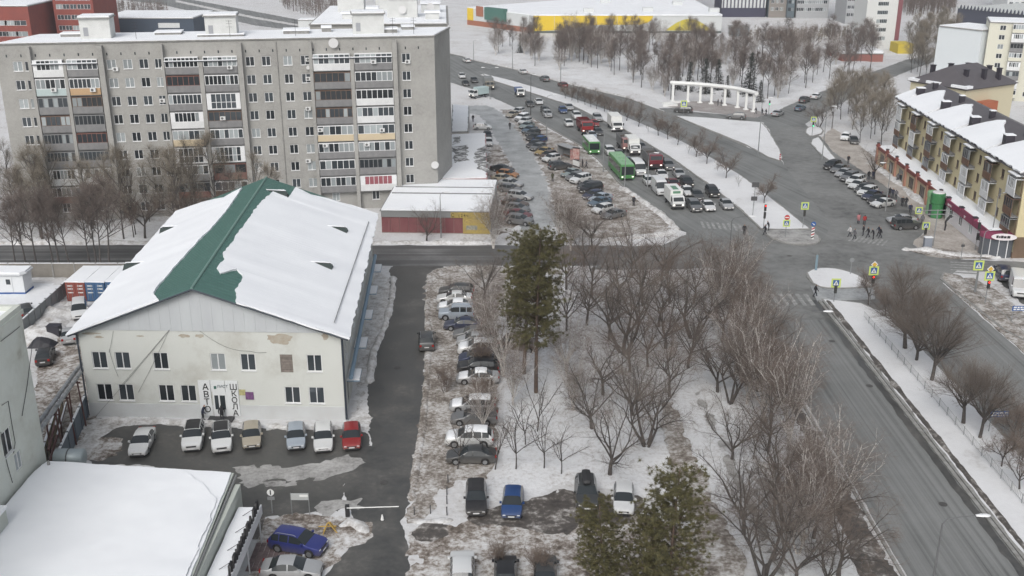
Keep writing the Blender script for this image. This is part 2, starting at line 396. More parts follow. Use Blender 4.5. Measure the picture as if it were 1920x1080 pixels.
ragged('snow_verge', [(500,968),(560,962),(640,968),(690,985),(700,1000),(680,1020),(640,1030),(610,1015),(640,1040),(580,1110),(470,1110),(480,1000)], .022, MUD_SNOW, amp=0.55, seed=9)
ragged('snow_verge', [(800,508),(840,497),(930,499),(1060,505),(1060,520),(935,535),(935,700),(935,900),(830,905),(815,975),(760,975),(768,940),(778,870),(790,800),(798,700),(802,640),(799,560)], .018, VERGE, amp=0.55, seed=4)
ragged('snow_verge', [(700,503),(716,508),(731,520),(733,548),(728,585),(717,612),(694,660),(686,700),(681,740),(690,770),(697,800),(687,812),(665,806),(655,790)], .022, SNOW_BANK, amp=0.55, seed=11)
# lower car park among the trees
ragged('parking_lot', [(765,978),(850,985),(880,960),(1060,950),(1200,965),(1330,1010),(1400,1110),(770,1110)], .016, MUD_SNOW, amp=0.9, seed=12)
ragged('slush_patch', [(870,955),(985,940),(1060,915),(1210,930),(1200,975),(1090,985),(1050,1000),(960,990),(880,982)], .022, MUD_DARK, amp=0.75, seed=13)
ragged('slush_patch', [(770,985),(850,980),(830,1000),(810,1020),(770,1010)], .022, MUD_DARK, amp=0.75, seed=14)
# park paths and pavement along the avenue
ragged('path', [(25.2,30),(28.9,30),(28.9,136),(25.6,136)], .014, MUD_DARK, amp=0.4, seed=15, pix=False)
ragged('path', [(1235,760),(1265,755),(1300,860),(1345,960),(1420,1110),(1330,1110),(1285,960),(1250,850)], .26, VERGE, amp=0.4, seed=16)
ragged('path', [(1300,740),(1312,740),(1390,900),(1470,1080),(1455,1080),(1380,905)], .25, SLUSH, amp=0.4, seed=17)
ragged('path', [(1080,545),(1300,545),(1420,555),(1420,568),(1300,560),(1080,556)], .016, ASPH_DARK, amp=0.4, seed=18)
# far side of the street, below the apartment block
ragged('path', [(-40,441),(280,443),(520,444),(520,450),(280,450),(-40,449)], .012, VERGE, amp=0.5, seed=19)
ragged('path', [(80,398),(200,425),(280,441),(265,444),(185,432),(60,404)], .012, VERGE, amp=0.5, seed=20)
# pavements by the yellow block
sheet('pavement', [(1560,240),(1600,265),(1660,310),(1700,345),(1760,395),(1800,432),(1850,472),(1830,485),(1780,486),(1735,479),(1712,458),(1735,432),(1722,402),(1690,372),(1650,342),(1600,310),(1562,285),(1540,258)], .08, ramp_mat('sandy_pavement', [(.32,(.22,.19,.16)),(.48,(.36,.33,.30)),(.6,(.46,.43,.40)),(.75,(.58,.57,.56))], .35, scale2=2.6, amt2=.4, bump=.3), amp=.2, seed=21, thick=.1)
sheet('pavement', [(1700,470),(1730,462),(1850,478),(1860,487),(1780,486),(1735,479)], .10, VERGE, amp=.2, seed=22)
sheet('pavement', [(57.4,30),(63,30),(63,128),(62,132.5),(58.5,132.5),(57.4,129)], .10, VERGE, amp=.12, pix=False, seed=23, thick=.12)
ragged('lane', [(63.2,30),(70,30),(70,133),(63.2,131)], .012, ASPH_DARK, amp=0.5, seed=24, pix=False)

def inset(P, d):
    n = len(P); A = sum(P[i].x*P[(i+1)%n].y-P[(i+1)%n].x*P[i].y for i in range(n)); sg = 1 if A > 0 else -1
    out = []
    for i in range(n):
        a, b, c = P[i-1], P[i], P[(i+1) % n]
        t1 = (b-a); t2 = (c-b)
        if t1.length < 1e-5 or t2.length < 1e-5: out.append(b); continue
        t1.normalize(); t2.normalize()
        nn = Vector((-t1.y-t2.y, t1.x+t2.x))
        if nn.length < .2: out.append(b); continue
        nn.normalize(); out.append(b + nn * sg * d / max(.5, nn.dot(Vector((-t1.y, t1.x)))))
    return out
def island(name, pts, top_m, pix=True, sm=0, seed=0, step=1.2, h=.16):
    "raised island: concrete kerb ring with snow heaped inside"
    P = [Vector(G(*p)[:2]) for p in pts] if pix else [Vector(p) for p in pts]
    if sm: P = smooth_loop(P, sm)
    mb = MB(); mb.prism(P, 0, h); k = mb.build(name, CONC); tag(k, kind='structure')
    Q = inset(P, .28); Q = jitter_poly(Q, step, .09, seed)
    t = MB(); t.prism(Q, h - .02, h + .05); s = t.build('snow_layer', top_m, k)
    return k
island('median', [(39.1,30),(46.5,30),(46.5,118),(44.0,123),(39.3,124.6)], SNOW_CLEAN, pix=False, seed=31)
ip = [(1532,563),(1560,563),(1632,562),(1640,556),(1640,541),(1560,545),(1525,538)]
sheet('path', [(1532,566),(1640,562),(1640,541),(1520,537)], .10, ASPH_ICE, amp=.03, thick=.1)
island('traffic_island', [(1508,516),(1520,506),(1542,503),(1575,506),(1605,515),(1630,530),(1640,540),(1560,544),(1527,538)], SNOW_CLEAN, sm=1, seed=32)
island('median', UL_R[2:9] + [(1425,430),(1452,432),(1520,431)] + MED_R[:-2][::-1], SNOW_CLEAN, seed=33)
island('traffic_island', [(1428,433),(1520,432),(1541,448),(1535,458),(1510,461),(1475,459),(1450,450),(1436,442)], SLUSH, sm=1, seed=34)
island('traffic_island', [(1264,218),(1330,222),(1428,231),(1440,243),(1462,280),(1468,298),(1462,303),(1440,296),(1399,273)], SNOW_CLEAN, seed=35)
island('traffic_island', [(1522,262),(1535,258),(1556,285),(1575,306),(1560,308),(1537,290),(1519,270)], SNOW_CLEAN, seed=36)
island('traffic_island', [(1512,240),(1535,234),(1548,250),(1520,258),(1508,250)], SNOW_CLEAN, sm=1, seed=37)
island('traffic_island', [(1768,512),(1800,518),(1830,545),(1880,588),(1960,660),(1880,620),(1800,556),(1762,524)], VERGE, seed=38)
# kerbs and the thawed gutter strip along the avenue median
mb = MB()
mb.prism([(38.75,30),(39.08,30),(39.08,124),(38.75,124)], 0, .16); tag(mb.build('kerb', CONC), kind='structure')
sheet('gutter', [(37.9,30),(38.7,30),(38.7,124.5),(38.0,124.5)], .030, ASPH_DARK, amp=.10, pix=False, seed=41)
mb = MB()
mb.prism([(29.1,30),(29.35,30),(29.35,130),(29.1,130)], 0, .15); tag(mb.build('kerb', CONC), kind='structure')
mb = MB()
for a, b in zip(UR_R[:-2], UR_R[1:-1]):
    A, B = G(*a), G(*b); c = (A+B)/2; mb.obox((c.x, c.y), (B-A).xy, (B-A).length/2, .15, 0, .16)
tag(mb.build('kerb', CONC), kind='structure')
mb = MB()
for a, b in zip(UL_L[3:-1], UL_L[4:]):
    A, B = G(*a), G(*b); c = (A+B)/2; mb.obox((c.x, c.y), (B-A).xy, (B-A).length/2, .15, 0, .16)
tag(mb.build('kerb', CONC), kind='structure')
# banks of ploughed snow
ridge('snow_bank', [(39.9,31,0),(39.9,124,0)], .7, .22, MUD_DARK, 1, pix=False, z=.17)
ridge('snow_bank', [(-260,148.2,0),(-40,148.2,0),(-2,148.2,0)], 1.4, .5, SNOW_BANK, 2, pix=False)
ridge('snow_bank', [(-260,136.8,0),(-23,136.8,0)], 1.2, .4, SNOW_BANK, 3, pix=False)
ridge('snow_bank', [(738,520),(735,560),(722,612),(700,660),(692,720)], .9, .35, SNOW_BANK, 4)
ridge('snow_bank', [(838,500),(806,530),(801,580),(804,640),(801,700),(793,800),(781,870),(771,940)], .8, .22, VERGE, 5)
ridge('snow_bank', [(165,790),(300,790),(420,797),(640,803)], .9, .35, SNOW_BANK, 6)
ridge('snow_bank', [(765,976),(800,978),(850,975)], 1.1, .25, SNOW_BANK, 7)
ridge('snow_bank', [(1050,450),(1130,452),(1240,440),(1265,433)], 1.5, .4, SNOW_BANK, 8)
ridge('snow_bank', [(1168,352),(1240,402),(1272,432)], 1.2, .4, SNOW_BANK, 9)
ridge('snow_bank', [(1630,305),(1690,345),(1735,385)], 2.2, .6, SNOW_BANK, 10)
ridge('snow_bank', [(1690,468),(1740,470),(1800,480),(1880,482)], 1.6, .5, SNOW_BANK, 11)
ridge('snow_bank', [(1870,470),(1900,462),(1930,470)], 3.2, 1.6, SNOW_BANK, 12)
ridge('snow_bank', [(888,113),(961,128),(1050,153),(1177,183)], 1.6, .3, SNOW_BANK, 13)
ridge('snow_bank', [(62,650),(95,605),(125,575),(140,566)], 4.5, .9, SNOW_BANK, 14)
ridge('snow_bank', [(636,988),(655,978),(672,984),(690,1000)], 1.3, .3, SNOW_BANK, 15)
# zebra stripes
def stripes(par, quads):
    for q in quads:
        mb = MB(); mb.add([(p[0], p[1], .045) for p in q], [(0,1,2,3)]); mb.build('crossing_stripe', PAINT_W, par)
def zebra(par, a, b, n, length, fill=.5, skew=(0,0)):
    "n stripes between ground points a and b, each `length` long at right angles"
    a = Vector(a); b = Vector(b); d = (b-a); L = d.length; d.normalize(); nrm = Vector((-d.y, d.x)); nrm = (nrm + Vector(skew)).normalized()
    for i in range(n):
        c0 = a + d * (L * i / n); c1 = a + d * (L * (i + fill) / n)
        stripes(par, [[c0, c1, c1 + nrm*length, c0 + nrm*length]])
zebra(avenue, (30, 122.4), (38.6, 122.4), 8, 4.2)
A, B = G(1786, 492), G(1834, 512); 
for k in range(5):
    p0 = G(1782, 491 + k*4.6); p1 = G(1832, 493 + k*4.9); q0 = G(1782, 493 + k*4.6); q1 = G(1832, 495.2 + k*4.9)
    stripes(cross, [[p0, q0, q1, p1]])
zebra(cross, G(1318, 428).xy, G(1400, 434).xy, 8, 3.6, skew=(-.2,.3))
zebra(cross, G(1590, 452).xy, G(1660, 462).xy, 8, 3.2, skew=(.2,.2))

# trampled snow field of the near park: gentle mounds and hollows
def snow_field(name, pix, m, step=.55, amp=.16, z0=.03, seed=0):
    P = [G(*p) for p in pix]; x0, x1 = min(p.x for p in P), max(p.x for p in P); y0, y1 = min(p.y for p in P), max(p.y for p in P)
    poly = [(p.x, p.y) for p in P]
    def ins(x, y):
        c = False
        for i in range(len(poly)):
            (ax,ay),(bx,by) = poly[i-1], poly[i]
            if (ay > y) != (by > y) and x < (bx-ax)*(y-ay)/(by-ay)+ax: c = not c
        return c
    idx = {}; mb = MB(); nx, ny = int((x1-x0)/step)+1, int((y1-y0)/step)+1
    def vid(i, j):
        if (i,j) not in idx:
            x, y = x0+i*step, y0+j*step; x += .2*noise.noise(Vector((x*2,y*2,seed))); y += .2*noise.noise(Vector((x*2,y*2,seed+7)))
            e = all(ins(x0+(i+a)*step, y0+(j+b)*step) for a in (-1,0,1) for b in (-1,0,1))
            n1 = noise.noise(Vector((x*.22,y*.22,seed))); n2 = noise.noise(Vector((x*.9,y*.9,seed+2))); n3 = noise.noise(Vector((x*2.3,y*2.3,seed+5)))
            z = z0 + amp*(.6 + .7*n1 + .45*n2 + .25*n3) if e else .005
            idx[(i,j)] = len(mb.v); mb.v.append((x, y, max(.004, z)))
        return idx[(i,j)]
    for i in range(nx):
        for j in range(ny):
            if ins(x0+(i+.5)*step, y0+(j+.5)*step): mb.f.append((vid(i,j), vid(i+1,j), vid(i+1,j+1), vid(i,j+1))); mb.m.append(0)
    tag(mb.build(name, m, smooth=True), kind='structure')
snow_field('snow_field', [(945,515),(1070,512),(1080,540),(1300,541),(1385,548),(1395,560),(1470,720),(1590,1000),(1625,1100),(1440,1100),(1350,1000),(1240,985),(1205,930),(1065,905),(985,935),(875,950),(860,890),(940,895),(945,700)], PARK_SNOW, seed=3)
snow_field('snow_field', [(-60,384),(520,384),(690,388),(690,452),(520,453),(-60,453)], PARK_SNOW, step=.8, seed=5)
snow_field('snow_field', [(-60,508),(45,530),(130,535),(60,620),(40,640),(-60,640)], SNOW, step=.7, amp=.1, seed=7)
snow_field('snow_field', [(905,78),(1300,76),(1640,92),(1640,130),(1560,162),(1500,186),(1446,200),(1420,190),(1270,166),(1255,196),(1180,170),(1050,143),(960,118),(890,104)], PARK_SNOW, step=1.6, amp=.25, seed=9)

# manhole covers and patched asphalt
mh = MB(); mh.cyl((0,0), .36, 0, .012, 14); mh = mh.mesh('manhole_cover', mat('cast_iron', (.05,.05,.05), .6, (.09,.085,.08), 8))
for par, x, y in ((avenue,*G(1630,724).xy),(avenue,*G(1768,946).xy),(avenue,*G(1560,640).xy),(drive,*G(745,690).xy),(drive,*G(720,905).xy),(cross,*G(1480,480).xy),(street,*G(560,478).xy)):
    link('manhole_cover', mh, par, (x, y, .034))
# ---------------------------------------------------------------- buildings
GLASS = mat('window_glass', (.035,.042,.048), .12, rnd=.6, spec=.6)
GLASS_PALE = mat('curtained_glass', (.30,.33,.34), .25, rnd=.25)
PVC = mat('white_pvc', (.74,.75,.76), .5, rnd=.06)
BRICK_GREY = ramp_mat('grey_brick', [(.34,(.255,.25,.237)),(.46,(.322,.318,.302)),(.56,(.358,.353,.336)),(.72,(.405,.40,.385))], .22, rough=.92, bump=.12, scale2=2.8, amt2=.35, detail=9, nrough=.7)
def glass_for(r): return GLASS_PALE if r.random() < .2 else GLASS

class Facade:
    "vertical wall from ground point a (left as seen from outside) to b; windows are real openings"
    def __init__(s, a, b, z0, z1, depth=.16):
        s.a = Vector((a[0], a[1], 0)); s.b = Vector((b[0], b[1], 0)); s.d = (s.b - s.a); s.L = s.d.length; s.d.normalize()
        s.n = Vector((s.d.y, -s.d.x, 0)); s.z0 = z0; s.z1 = z1; s.depth = depth; s.rects = []
        s.rz = math.atan2(s.d.y, s.d.x)
    def px(s, x, y): return on_plane(x, y, s.a, s.b)
    def pt(s, u, z, out=0): return s.a + s.d*u + s.n*out + Vector((0,0,z))
    def wall(s, mb, mi=0, mi_rev=None):
        us = sorted({0, s.L, *[min(s.L, max(0, r[0])) for r in s.rects], *[min(s.L, max(0, r[1])) for r in s.rects]})
        zs = sorted({s.z0, s.z1, *[r[2] for r in s.rects], *[r[3] for r in s.rects]})
        for i in range(len(us)-1):
            k = 0
            while k < len(zs)-1:
                def hole(k): 
                    c, d = (us[i]+us[i+1])/2, (zs[k]+zs[k+1])/2
                    return any(r[0] < c < r[1] and r[2] < d < r[3] for r in s.rects)
                if hole(k): k += 1; continue
                j = k
                while j < len(zs)-1 and not hole(j): j += 1
                mb.add([s.pt(us[i], zs[k]), s.pt(us[i+1], zs[k]), s.pt(us[i+1], zs[j]), s.pt(us[i], zs[j])], [(0,1,2,3)], mi)
                k = j
        for u0, u1, z0, z1 in s.rects:
            f = [s.pt(u0,z0), s.pt(u1,z0), s.pt(u1,z1), s.pt(u0,z1)]; g = [p - s.n*s.depth for p in f]
            mb.add(f+g, [(0,1,5,4),(1,2,6,5),(2,3,7,6),(3,0,4,7)], mi if mi_rev is None else mi_rev)
    def box(s, mb, u0, u1, z0, z1, o0, o1, mi=0):
        p = [s.pt(u0,0,o0), s.pt(u1,0,o0), s.pt(u1,0,o1), s.pt(u0,0,o1)]
        mb.prism([(q.x, q.y) for q in p], z0, z1, mi)
WIN = {}
def win_mesh(w, h, bars, fm, sill=True, rows=1):
    key = (round(w,2), round(h,2), bars, fm.name, sill, rows)
    if key not in WIN:
        t = .07; m = MB()
        m.box(-w/2, -w/2+t, .06, .12, 0, h); m.box(w/2-t, w/2, .06, .12, 0, h)
        m.box(-w/2+t, w/2-t, .06, .12, 0, t); m.box(-w/2+t, w/2-t, .06, .12, h-t, h)
        for i in range(1, bars+1):
            x = -w/2 + w*i/(bars+1); m.box(x-t*.6, x+t*.6, .055, .115, t, h-t)
        for i in range(1, rows):
            z = h*i/rows; m.box(-w/2+t, w/2-t, .057, .117, z-t/2, z+t/2)
        if sill: m.box(-w/2-.06, w/2+.06, -.10, .05, -.05, -.002)
        p = MB(); p.add([(-w/2+.02,.10,.02),(w/2-.02,.10,.02),(w/2-.02,.10,h-.02),(-w/2+.02,.10,h-.02)], [(0,1,2,3)])
        WIN[key] = (m.mesh('window', fm), p.mesh('pane', GLASS))
    return WIN[key]
def window(par, F, u, z, w, h, bars=1, fm=None, sill=True, rows=1, r=R, gm=None):
    "opening + frame (part) + pane (sub-part)"
    F.rects.append((u-w/2, u+w/2, z, z+h))
    f, p = win_mesh(w, h, bars, fm or PVC, sill, rows)
    P = F.pt(u, z) - par.location
    o = link('window', f, par, P, F.rz); q = link('pane', p, o)
    g = gm or glass_for(r)
    if g is not GLASS: setmat(q, g)
    return o
def font_letters(txt, size, m, par, F, u0, z0, step, name='letter', depth=.05, out=.06, vert=False, skip=' '):
    "each character its own solid letter on a facade"
    u, z = u0, z0
    for ch in txt:
        if ch not in skip:
            cu = bpy.data.curves.new('letter', 'FONT'); cu.body = ch; cu.size = size; cu.extrude = depth/2; cu.align_x = 'CENTER'; cu.resolution_u = 2
            tmp = bpy.data.objects.new('t', cu); COL.objects.link(tmp)
            me = bpy.data.meshes.new_from_object(tmp.evaluated_get(bpy.context.evaluated_depsgraph_get()))
            bpy.data.objects.remove(tmp); bpy.data.curves.remove(cu)
            me.name = 'letter'; me.materials.clear(); me.materials.append(m)
            me.transform(Matrix.Rotation(PI/2, 4, 'X'))
            o = link(name, me, par, F.pt(u, z, out) - par.location, F.rz)
        if vert: z -= step
        else: u += step

# ---- nine-storey grey apartment block
APT_A, APT_B = (-77.0, 158.5), (-12.3, 169.0)
apt = thing('apartment_building', 'long nine storey grey brick apartment block with glazed balconies and snowy flat roof', 'building', (0,0,0))
F = Facade(APT_A, APT_B, 0, 27.6)
FL = 2.8; Z1 = 1.7
GREY_P = mat('grey_balcony_panel', (.235,.235,.235), .8, (.19,.19,.195), 1.0)
WHITE_P = mat('white_balcony_panel', (.68,.69,.69), .6, (.60,.61,.615), .8)
BEIGE_P = mat('beige_balcony_panel', (.55,.46,.32), .7); TAN_P = mat('orange_balcony_panel', (.46,.31,.18), .7)
BROWN = mat('brown_wood', (.12,.075,.055), .7, (.17,.11,.08), 2); REDB = mat('red_brick_panel', (.22,.105,.085), .8, (.17,.08,.065), 2)
GREYW = mat('grey_wood', (.22,.225,.23), .7); YELW = mat('yellow_wood', (.42,.33,.10), .7); TEAL_P = mat('pale_teal_panel', (.42,.5,.5), .6)
PINKG = mat('red_curtain_glass', (.30,.10,.12), .3)
wins = []
for pxx in (-22, 18, 44, 64, 218, 248, 278, 305, 475, 505, 545, 577, 764):
    u, _ = F.px(pxx, 190)
    if u < 1: continue
    for f in range(9):
        if pxx in (475, 64) and f == 0: continue
        w = 1.05 if pxx in (64, 305) else 1.35
        window(apt, F, u, Z1 + f*FL - .45, w, 1.45, 1)
bays = [((73,130),(136,194),(66,73),(195,206)), ((317,380),(388,452),(312,317),(452,462)), ((591,660),(667,738),(584,591),(738,747))]
W, Gp, B_, N_ = WHITE_P, GREY_P, BEIGE_P, BROWN
styles = {  # per bay, from the 2nd floor up: (parapet, frame, bars, rows, glass)
 (0,0): [(REDB,PVC,5,1),(WHITE_P,PVC,5,1),(Gp,GREYW,7,1),(Gp,GREYW,7,1),(Gp,BROWN,5,1),(Gp,GREYW,5,1),(TEAL_P,PVC,5,1),(W,PVC,4,1)],
 (0,1): [(Gp,GREYW,4,1),(W,PVC,4,1),(Gp,GREYW,6,1),(Gp,REDB,5,1),(Gp,GREYW,6,1),(Gp,BROWN,5,1),(TAN_P,PVC,6,1),(Gp,PVC,5,1)],
 (1,0): [(REDB,GREYW,4,1),(Gp,PVC,5,1),(W,PVC,4,2),(B_,PVC,5,1),(W,PVC,5,1),(Gp,PVC,7,1),(Gp,REDB,5,1),(Gp,PVC,7,1)],
 (1,1): [(BROWN,PVC,4,1),(REDB,REDB,2,1),(W,PVC,5,2),(Gp,PVC,6,1),(Gp,BROWN,5,1),(W,PVC,4,2),(Gp,PVC,7,1),(Gp,PVC,6,1)],
 (2,0): [(Gp,PVC,6,1),(Gp,PVC,5,1),(Gp,PVC,6,1),(B_,PVC,5,1),(Gp,BROWN,7,1),(Gp,BROWN,6,1),(Gp,BROWN,5,1),(W,PVC,6,1)],
 (2,1): [(W,PVC,5,1),(Gp,GREYW,7,1),(Gp,PVC,6,1),(B_,PVC,5,1),(W,PVC,6,1),(W,PVC,6,1),(Gp,PVC,6,1),(Gp,PVC,6,1)]}
def balcony(par, F, u0, u1, zf, st, gm, o=.85, h=2.72, par_h=1.02, full=None):
    pm, fm, bars, rows = st
    full = rows == 2
    m = MB(); c = (u0+u1)/2; w = u1-u0
    m.box(-w/2, w/2, -o, -o+.10, .0, .12 if full else par_h)             # parapet front
    m.box(-w/2, w/2, -o+.10, -.02, -.14, 0, 1)                           # floor slab
    ob = m.build('balcony', [pm, GREY_P], par); ob.location = F.pt(c, zf) - par.location; ob.rotation_euler = (0,0,F.rz)
    g = MB(); z0 = .12 if full else par_h; z1 = h - .26; t = .06
    y0, y1 = -o+.02, -o+.09
    g.box(-w/2, w/2, y0, y1, z0, z0+t); g.box(-w/2, w/2, y0, y1, z1-t, z1)
    inn = .0
    if pm is WHITE_P and fm is PVC and bars < 6:                         # solid white side panels
        inn = w*.12; g.box(-w/2, -w/2+inn, y0-.01, y1, z0+t, z1-t); g.box(w/2-inn, w/2, y0-.01, y1, z0+t, z1-t)
    for i in range(bars+2):
        x = -w/2 + inn + .04 + (w-2*inn-.08)*i/(bars+1); g.box(x-.045, x+.045, y0-.005, y1, z0+t, z1-t)
    if rows == 2: g.box(-w/2, w/2, y0-.003, y1-.003, z0+(z1-z0)*.42, z0+(z1-z0)*.42+.07)
    g.box(-w/2, w/2, y0, -.02, z1, z1+.06)
    link('glazing', g.mesh('glazing', fm), ob)
    p = MB(); pw = (w-2*inn-.08)/(bars+1)
    for i in range(bars+1):
        x = -w/2 + inn + .04 + pw*i; pale = R.random() < (.34 if fm is PVC else .12)
        p.add([(x,y0+.04,z0),(x+pw,y0+.04,z0),(x+pw,y0+.04,z1),(x,y0+.04,z1)], [(0,1,2,3)], 1 if pale else 0)
    link('pane', p.mesh('pane', [gm, GLASS_PALE if gm is GLASS else PINKG]), ob)
    return ob
AC_ME = MB(); AC_ME.box(-.4,.4,-.34,-.02,0,.55); AC_ME.tube([(-.08,-.36,.28),(-.08,-.33,.28)], .2, 10, 1); AC_ME = AC_ME.mesh('air_conditioner', [mat('ac_white', (.66,.67,.67), .5), mat('ac_grille', (.12,.12,.12), .6)])
def ac(par, F, u, z, out=0): link('air_conditioner', AC_ME, par, F.pt(u, z, out) - par.location, F.rz)
fin = MB()
for bi, (b0, b1, p0, p1) in enumerate(bays):
    for q in (p0, p1):
        a, _ = F.px(q[0], 190); b, _ = F.px(q[1], 190); F.box(fin, a+.05, b, 0, 27.3, 0, .95)
    a, _ = F.px(b0[1], 190); b, _ = F.px(b1[0], 190); F.box(fin, a, b, 0, 24.9, 0, .93)
    for si, bb in enumerate((b0, b1)):
        a, _ = F.px(bb[0], 190); b, _ = F.px(bb[1], 190); b = b - .02; a += .08
        for f in range(1, 9):
            gm = GLASS if not (bi == 2 and si == 1 and f == 1) else PINKG
            balcony(apt, F, a, b, Z1 - 1.3 + f*FL, styles[(bi, si)][f-1], gm)
        window(apt, F, (a+b)/2 - .5, Z1-.2, 1.2, 1.5, 1)
    a, _ = F.px(p0[1], 190); b, _ = F.px(p1[0], 190)
    ca = MB(); F.box(ca, a+.03, b-.03, 24.62, 24.75, 0, 1.05, 0); F.box(ca, a+.03, b-.03, 24.75, 24.86, .02, 1.0, 1)
    ca.build('canopy', [mat('dark_canopy', (.06,.065,.075), .7), SNOW_ROOF], apt)
fin.build('pilaster', BRICK_GREY, apt)
for (u_, z_) in ((578,111),(578,147),(578,203),(578,301),(700,114),(601,241),(716,241),(764,115),(308,127),(305,188),(610,270),(688,268),(419,219),(432,124),(177,166),(104,166),(217,129)):
    u, z = F.px(u_, z_); ac(apt, F, u, z-.3, .9 if u_ in (700,601,716,610,688,419,432,177,104) else 0)
DISH = MB(); DISH.lathe((0,0), [(.02,0),(.28,.05),(.45,.14)], 14); DISH = DISH.mesh('satellite_dish', mat('dish_white', (.62,.62,.62), .5)); DISH.transform(Matrix.Rotation(PI/2, 4, 'X'))
for (u_, z_, sc) in ((625,80,1.7),(815,308,1.4),(578,126,.7),(489,316,1.0)):
    u, z = F.px(u_, z_); o = link('satellite_dish', DISH, apt, F.pt(u, z, .35), F.rz); o.scale = (sc,)*3
# attic vents
for i in range(31):
    u = 1.5 + i*2.05; v = MB(); F.box(v, u-.09, u+.09, 25.75, 26.15, -.02, .035); v.build('vent', GLASS, apt)
wall = MB(); F.wall(wall)
back = [F.pt(0,0,-12), F.pt(F.L,0,-12)]
BKD = Vector((1.75,11.9,0))
wall.add([F.pt(F.L,0,0), F.pt(F.L,0,0)+BKD, F.pt(F.L,27.6)+BKD, F.pt(F.L,27.6,0)], [(0,1,2,3)])
wall.add([F.pt(0,0)+BKD, F.pt(0,0,0), F.pt(0,27.6,0), F.pt(0,27.6)+BKD], [(0,1,2,3)])
wall.add([F.pt(F.L,0)+BKD, F.pt(0,0)+BKD, F.pt(0,27.6)+BKD, F.pt(F.L,27.6)+BKD], [(0,1,2,3)])
wall.build('wall', BRICK_GREY, apt)
rf = MB(); _q = [F.pt(-.15,0,.18), F.pt(F.L+.15,0,.18), F.pt(F.L+.15,0)+BKD*1.01, F.pt(-.15,0)+BKD*1.01]; rf.prism([(p.x,p.y) for p in _q], 27.62, 27.78, 0); rf.prism(inset([Vector((p.x,p.y)) for p in _q], .28), 27.78, 27.86, 1)
roof = rf.build('roof', [CONC, SNOW_ROOF], apt)
def lift(F, par, px0, px1, py, w_, zr=27.86):
    u0, _ = F.px(px0, py); u1, _ = F.px(px1, py)
    m = MB(); F.box(m, u0, u1, zr, zr+3.0, -7.2, -3.4, 0); F.box(m, u0-.25, u1+.25, zr+3.0, zr+3.18, -7.5, -3.1, 1); F.box(m, u0-.1, u1+.1, zr+3.18, zr+3.42, -7.3, -3.25, 2)
    F.box(m, u0+.5, u0+1.2, zr+.4, zr+1.7, -3.4, -3.36, 3)
    return m.build('lift_housing', [mat('pale_render', (.60,.61,.60), .85, (.53,.54,.53), .8), CONC, SNOW_ROOF, mat('louvre', (.3,.31,.33), .6)], par)
lift(F, apt, 142, 200, 75, 0); lift(F, apt, 380, 440, 60, 0); lift(F, apt, 662, 722, 50, 0)
for u0, u1, o0, o1, h in ((8,14,-9,-6.5,.6),(22,26,-10,-7,.5),(29,36,-5,-3,.45),(42,46,-8,-5,.7),(57,60,-6,-4,.8),(48,49.5,-9,-7,.9),(61,63,-10,-8,.7)):
    m = MB(); F.box(m, u0, u1, 27.84, 27.84+h*.7, o0, o1, 0); F.box(m, u0-.1, u1+.1, 27.84+h*.7, 27.84+h, o0-.1, o1+.1, 1); m.build('roof_vent', [CONC, SNOW_ROOF], apt)
for u0 in (59.2, 44, 34, 20, 62.5):
    m = MB(); q = F.pt(u0, 27.8, -2.2); m.tube([q, q+Vector((0,0,2.6))], .03, 5); 
    for zz in (1.6,2.1,2.5): m.tube([q+Vector((-.45,0,zz)), q+Vector((.45,0,zz))], .02, 4)
    m.build('antenna', mat('dark_metal', (.07,.07,.075), .5, metal=.6), apt)
dp = MB()
for pxx in (526,): 
    u, _ = F.px(pxx, 190); dp.tube([F.pt(u,.3,.08), F.pt(u,27.3,.08)], .06, 6)
dp.build('downpipe', CONC, apt)

# ---- second block behind, only roof and end wall in view
apt2 = thing('apartment_building', 'second grey apartment block behind the long one, snowy roof with white machine rooms', 'building', (0,0,0))
F2 = Facade((-35.2,187), (-11.3,188.5), 0, 27.4)
m = MB(); F2.box(m, 0, F2.L, 0, 27.4, -34, 0); m.build('wall', BRICK_GREY, apt2)
m = MB(); F2.box(m, -.2, F2.L+.2, 27.41, 27.6, -34.2, .2, 0); F2.box(m, .2, F2.L-.2, 27.6, 27.78, -33.8, -.2, 1); m.build('roof', [CONC, SNOW_ROOF], apt2)
for u0,u1,o0,o1,h in ((13,18.5,-13,-9,3.2),(3,8,-25,-20,3),(10,15,-28,-24,3),(20,22.5,-8,-5.5,1.1),(19,22.5,-22,-18,1.6),(5,7,-9,-7,.9),(9,11,-16,-13,1.2)):
    m = MB(); F2.box(m, u0,u1,27.78,27.78+h,o0,o1,0); F2.box(m, u0-.2,u1+.2,27.78+h,28.1+h,o0-.2,o1+.2,1); m.build('machine_room', [MATS['pale_render'], SNOW_ROOF], apt2)
for u0,o0 in ((15.8,-8.8),(20.8,-14.5)):
    o = link('satellite_dish', DISH, apt2, F2.pt(u0, 29.2, o0), F2.rz); o.scale = (1.6,)*3

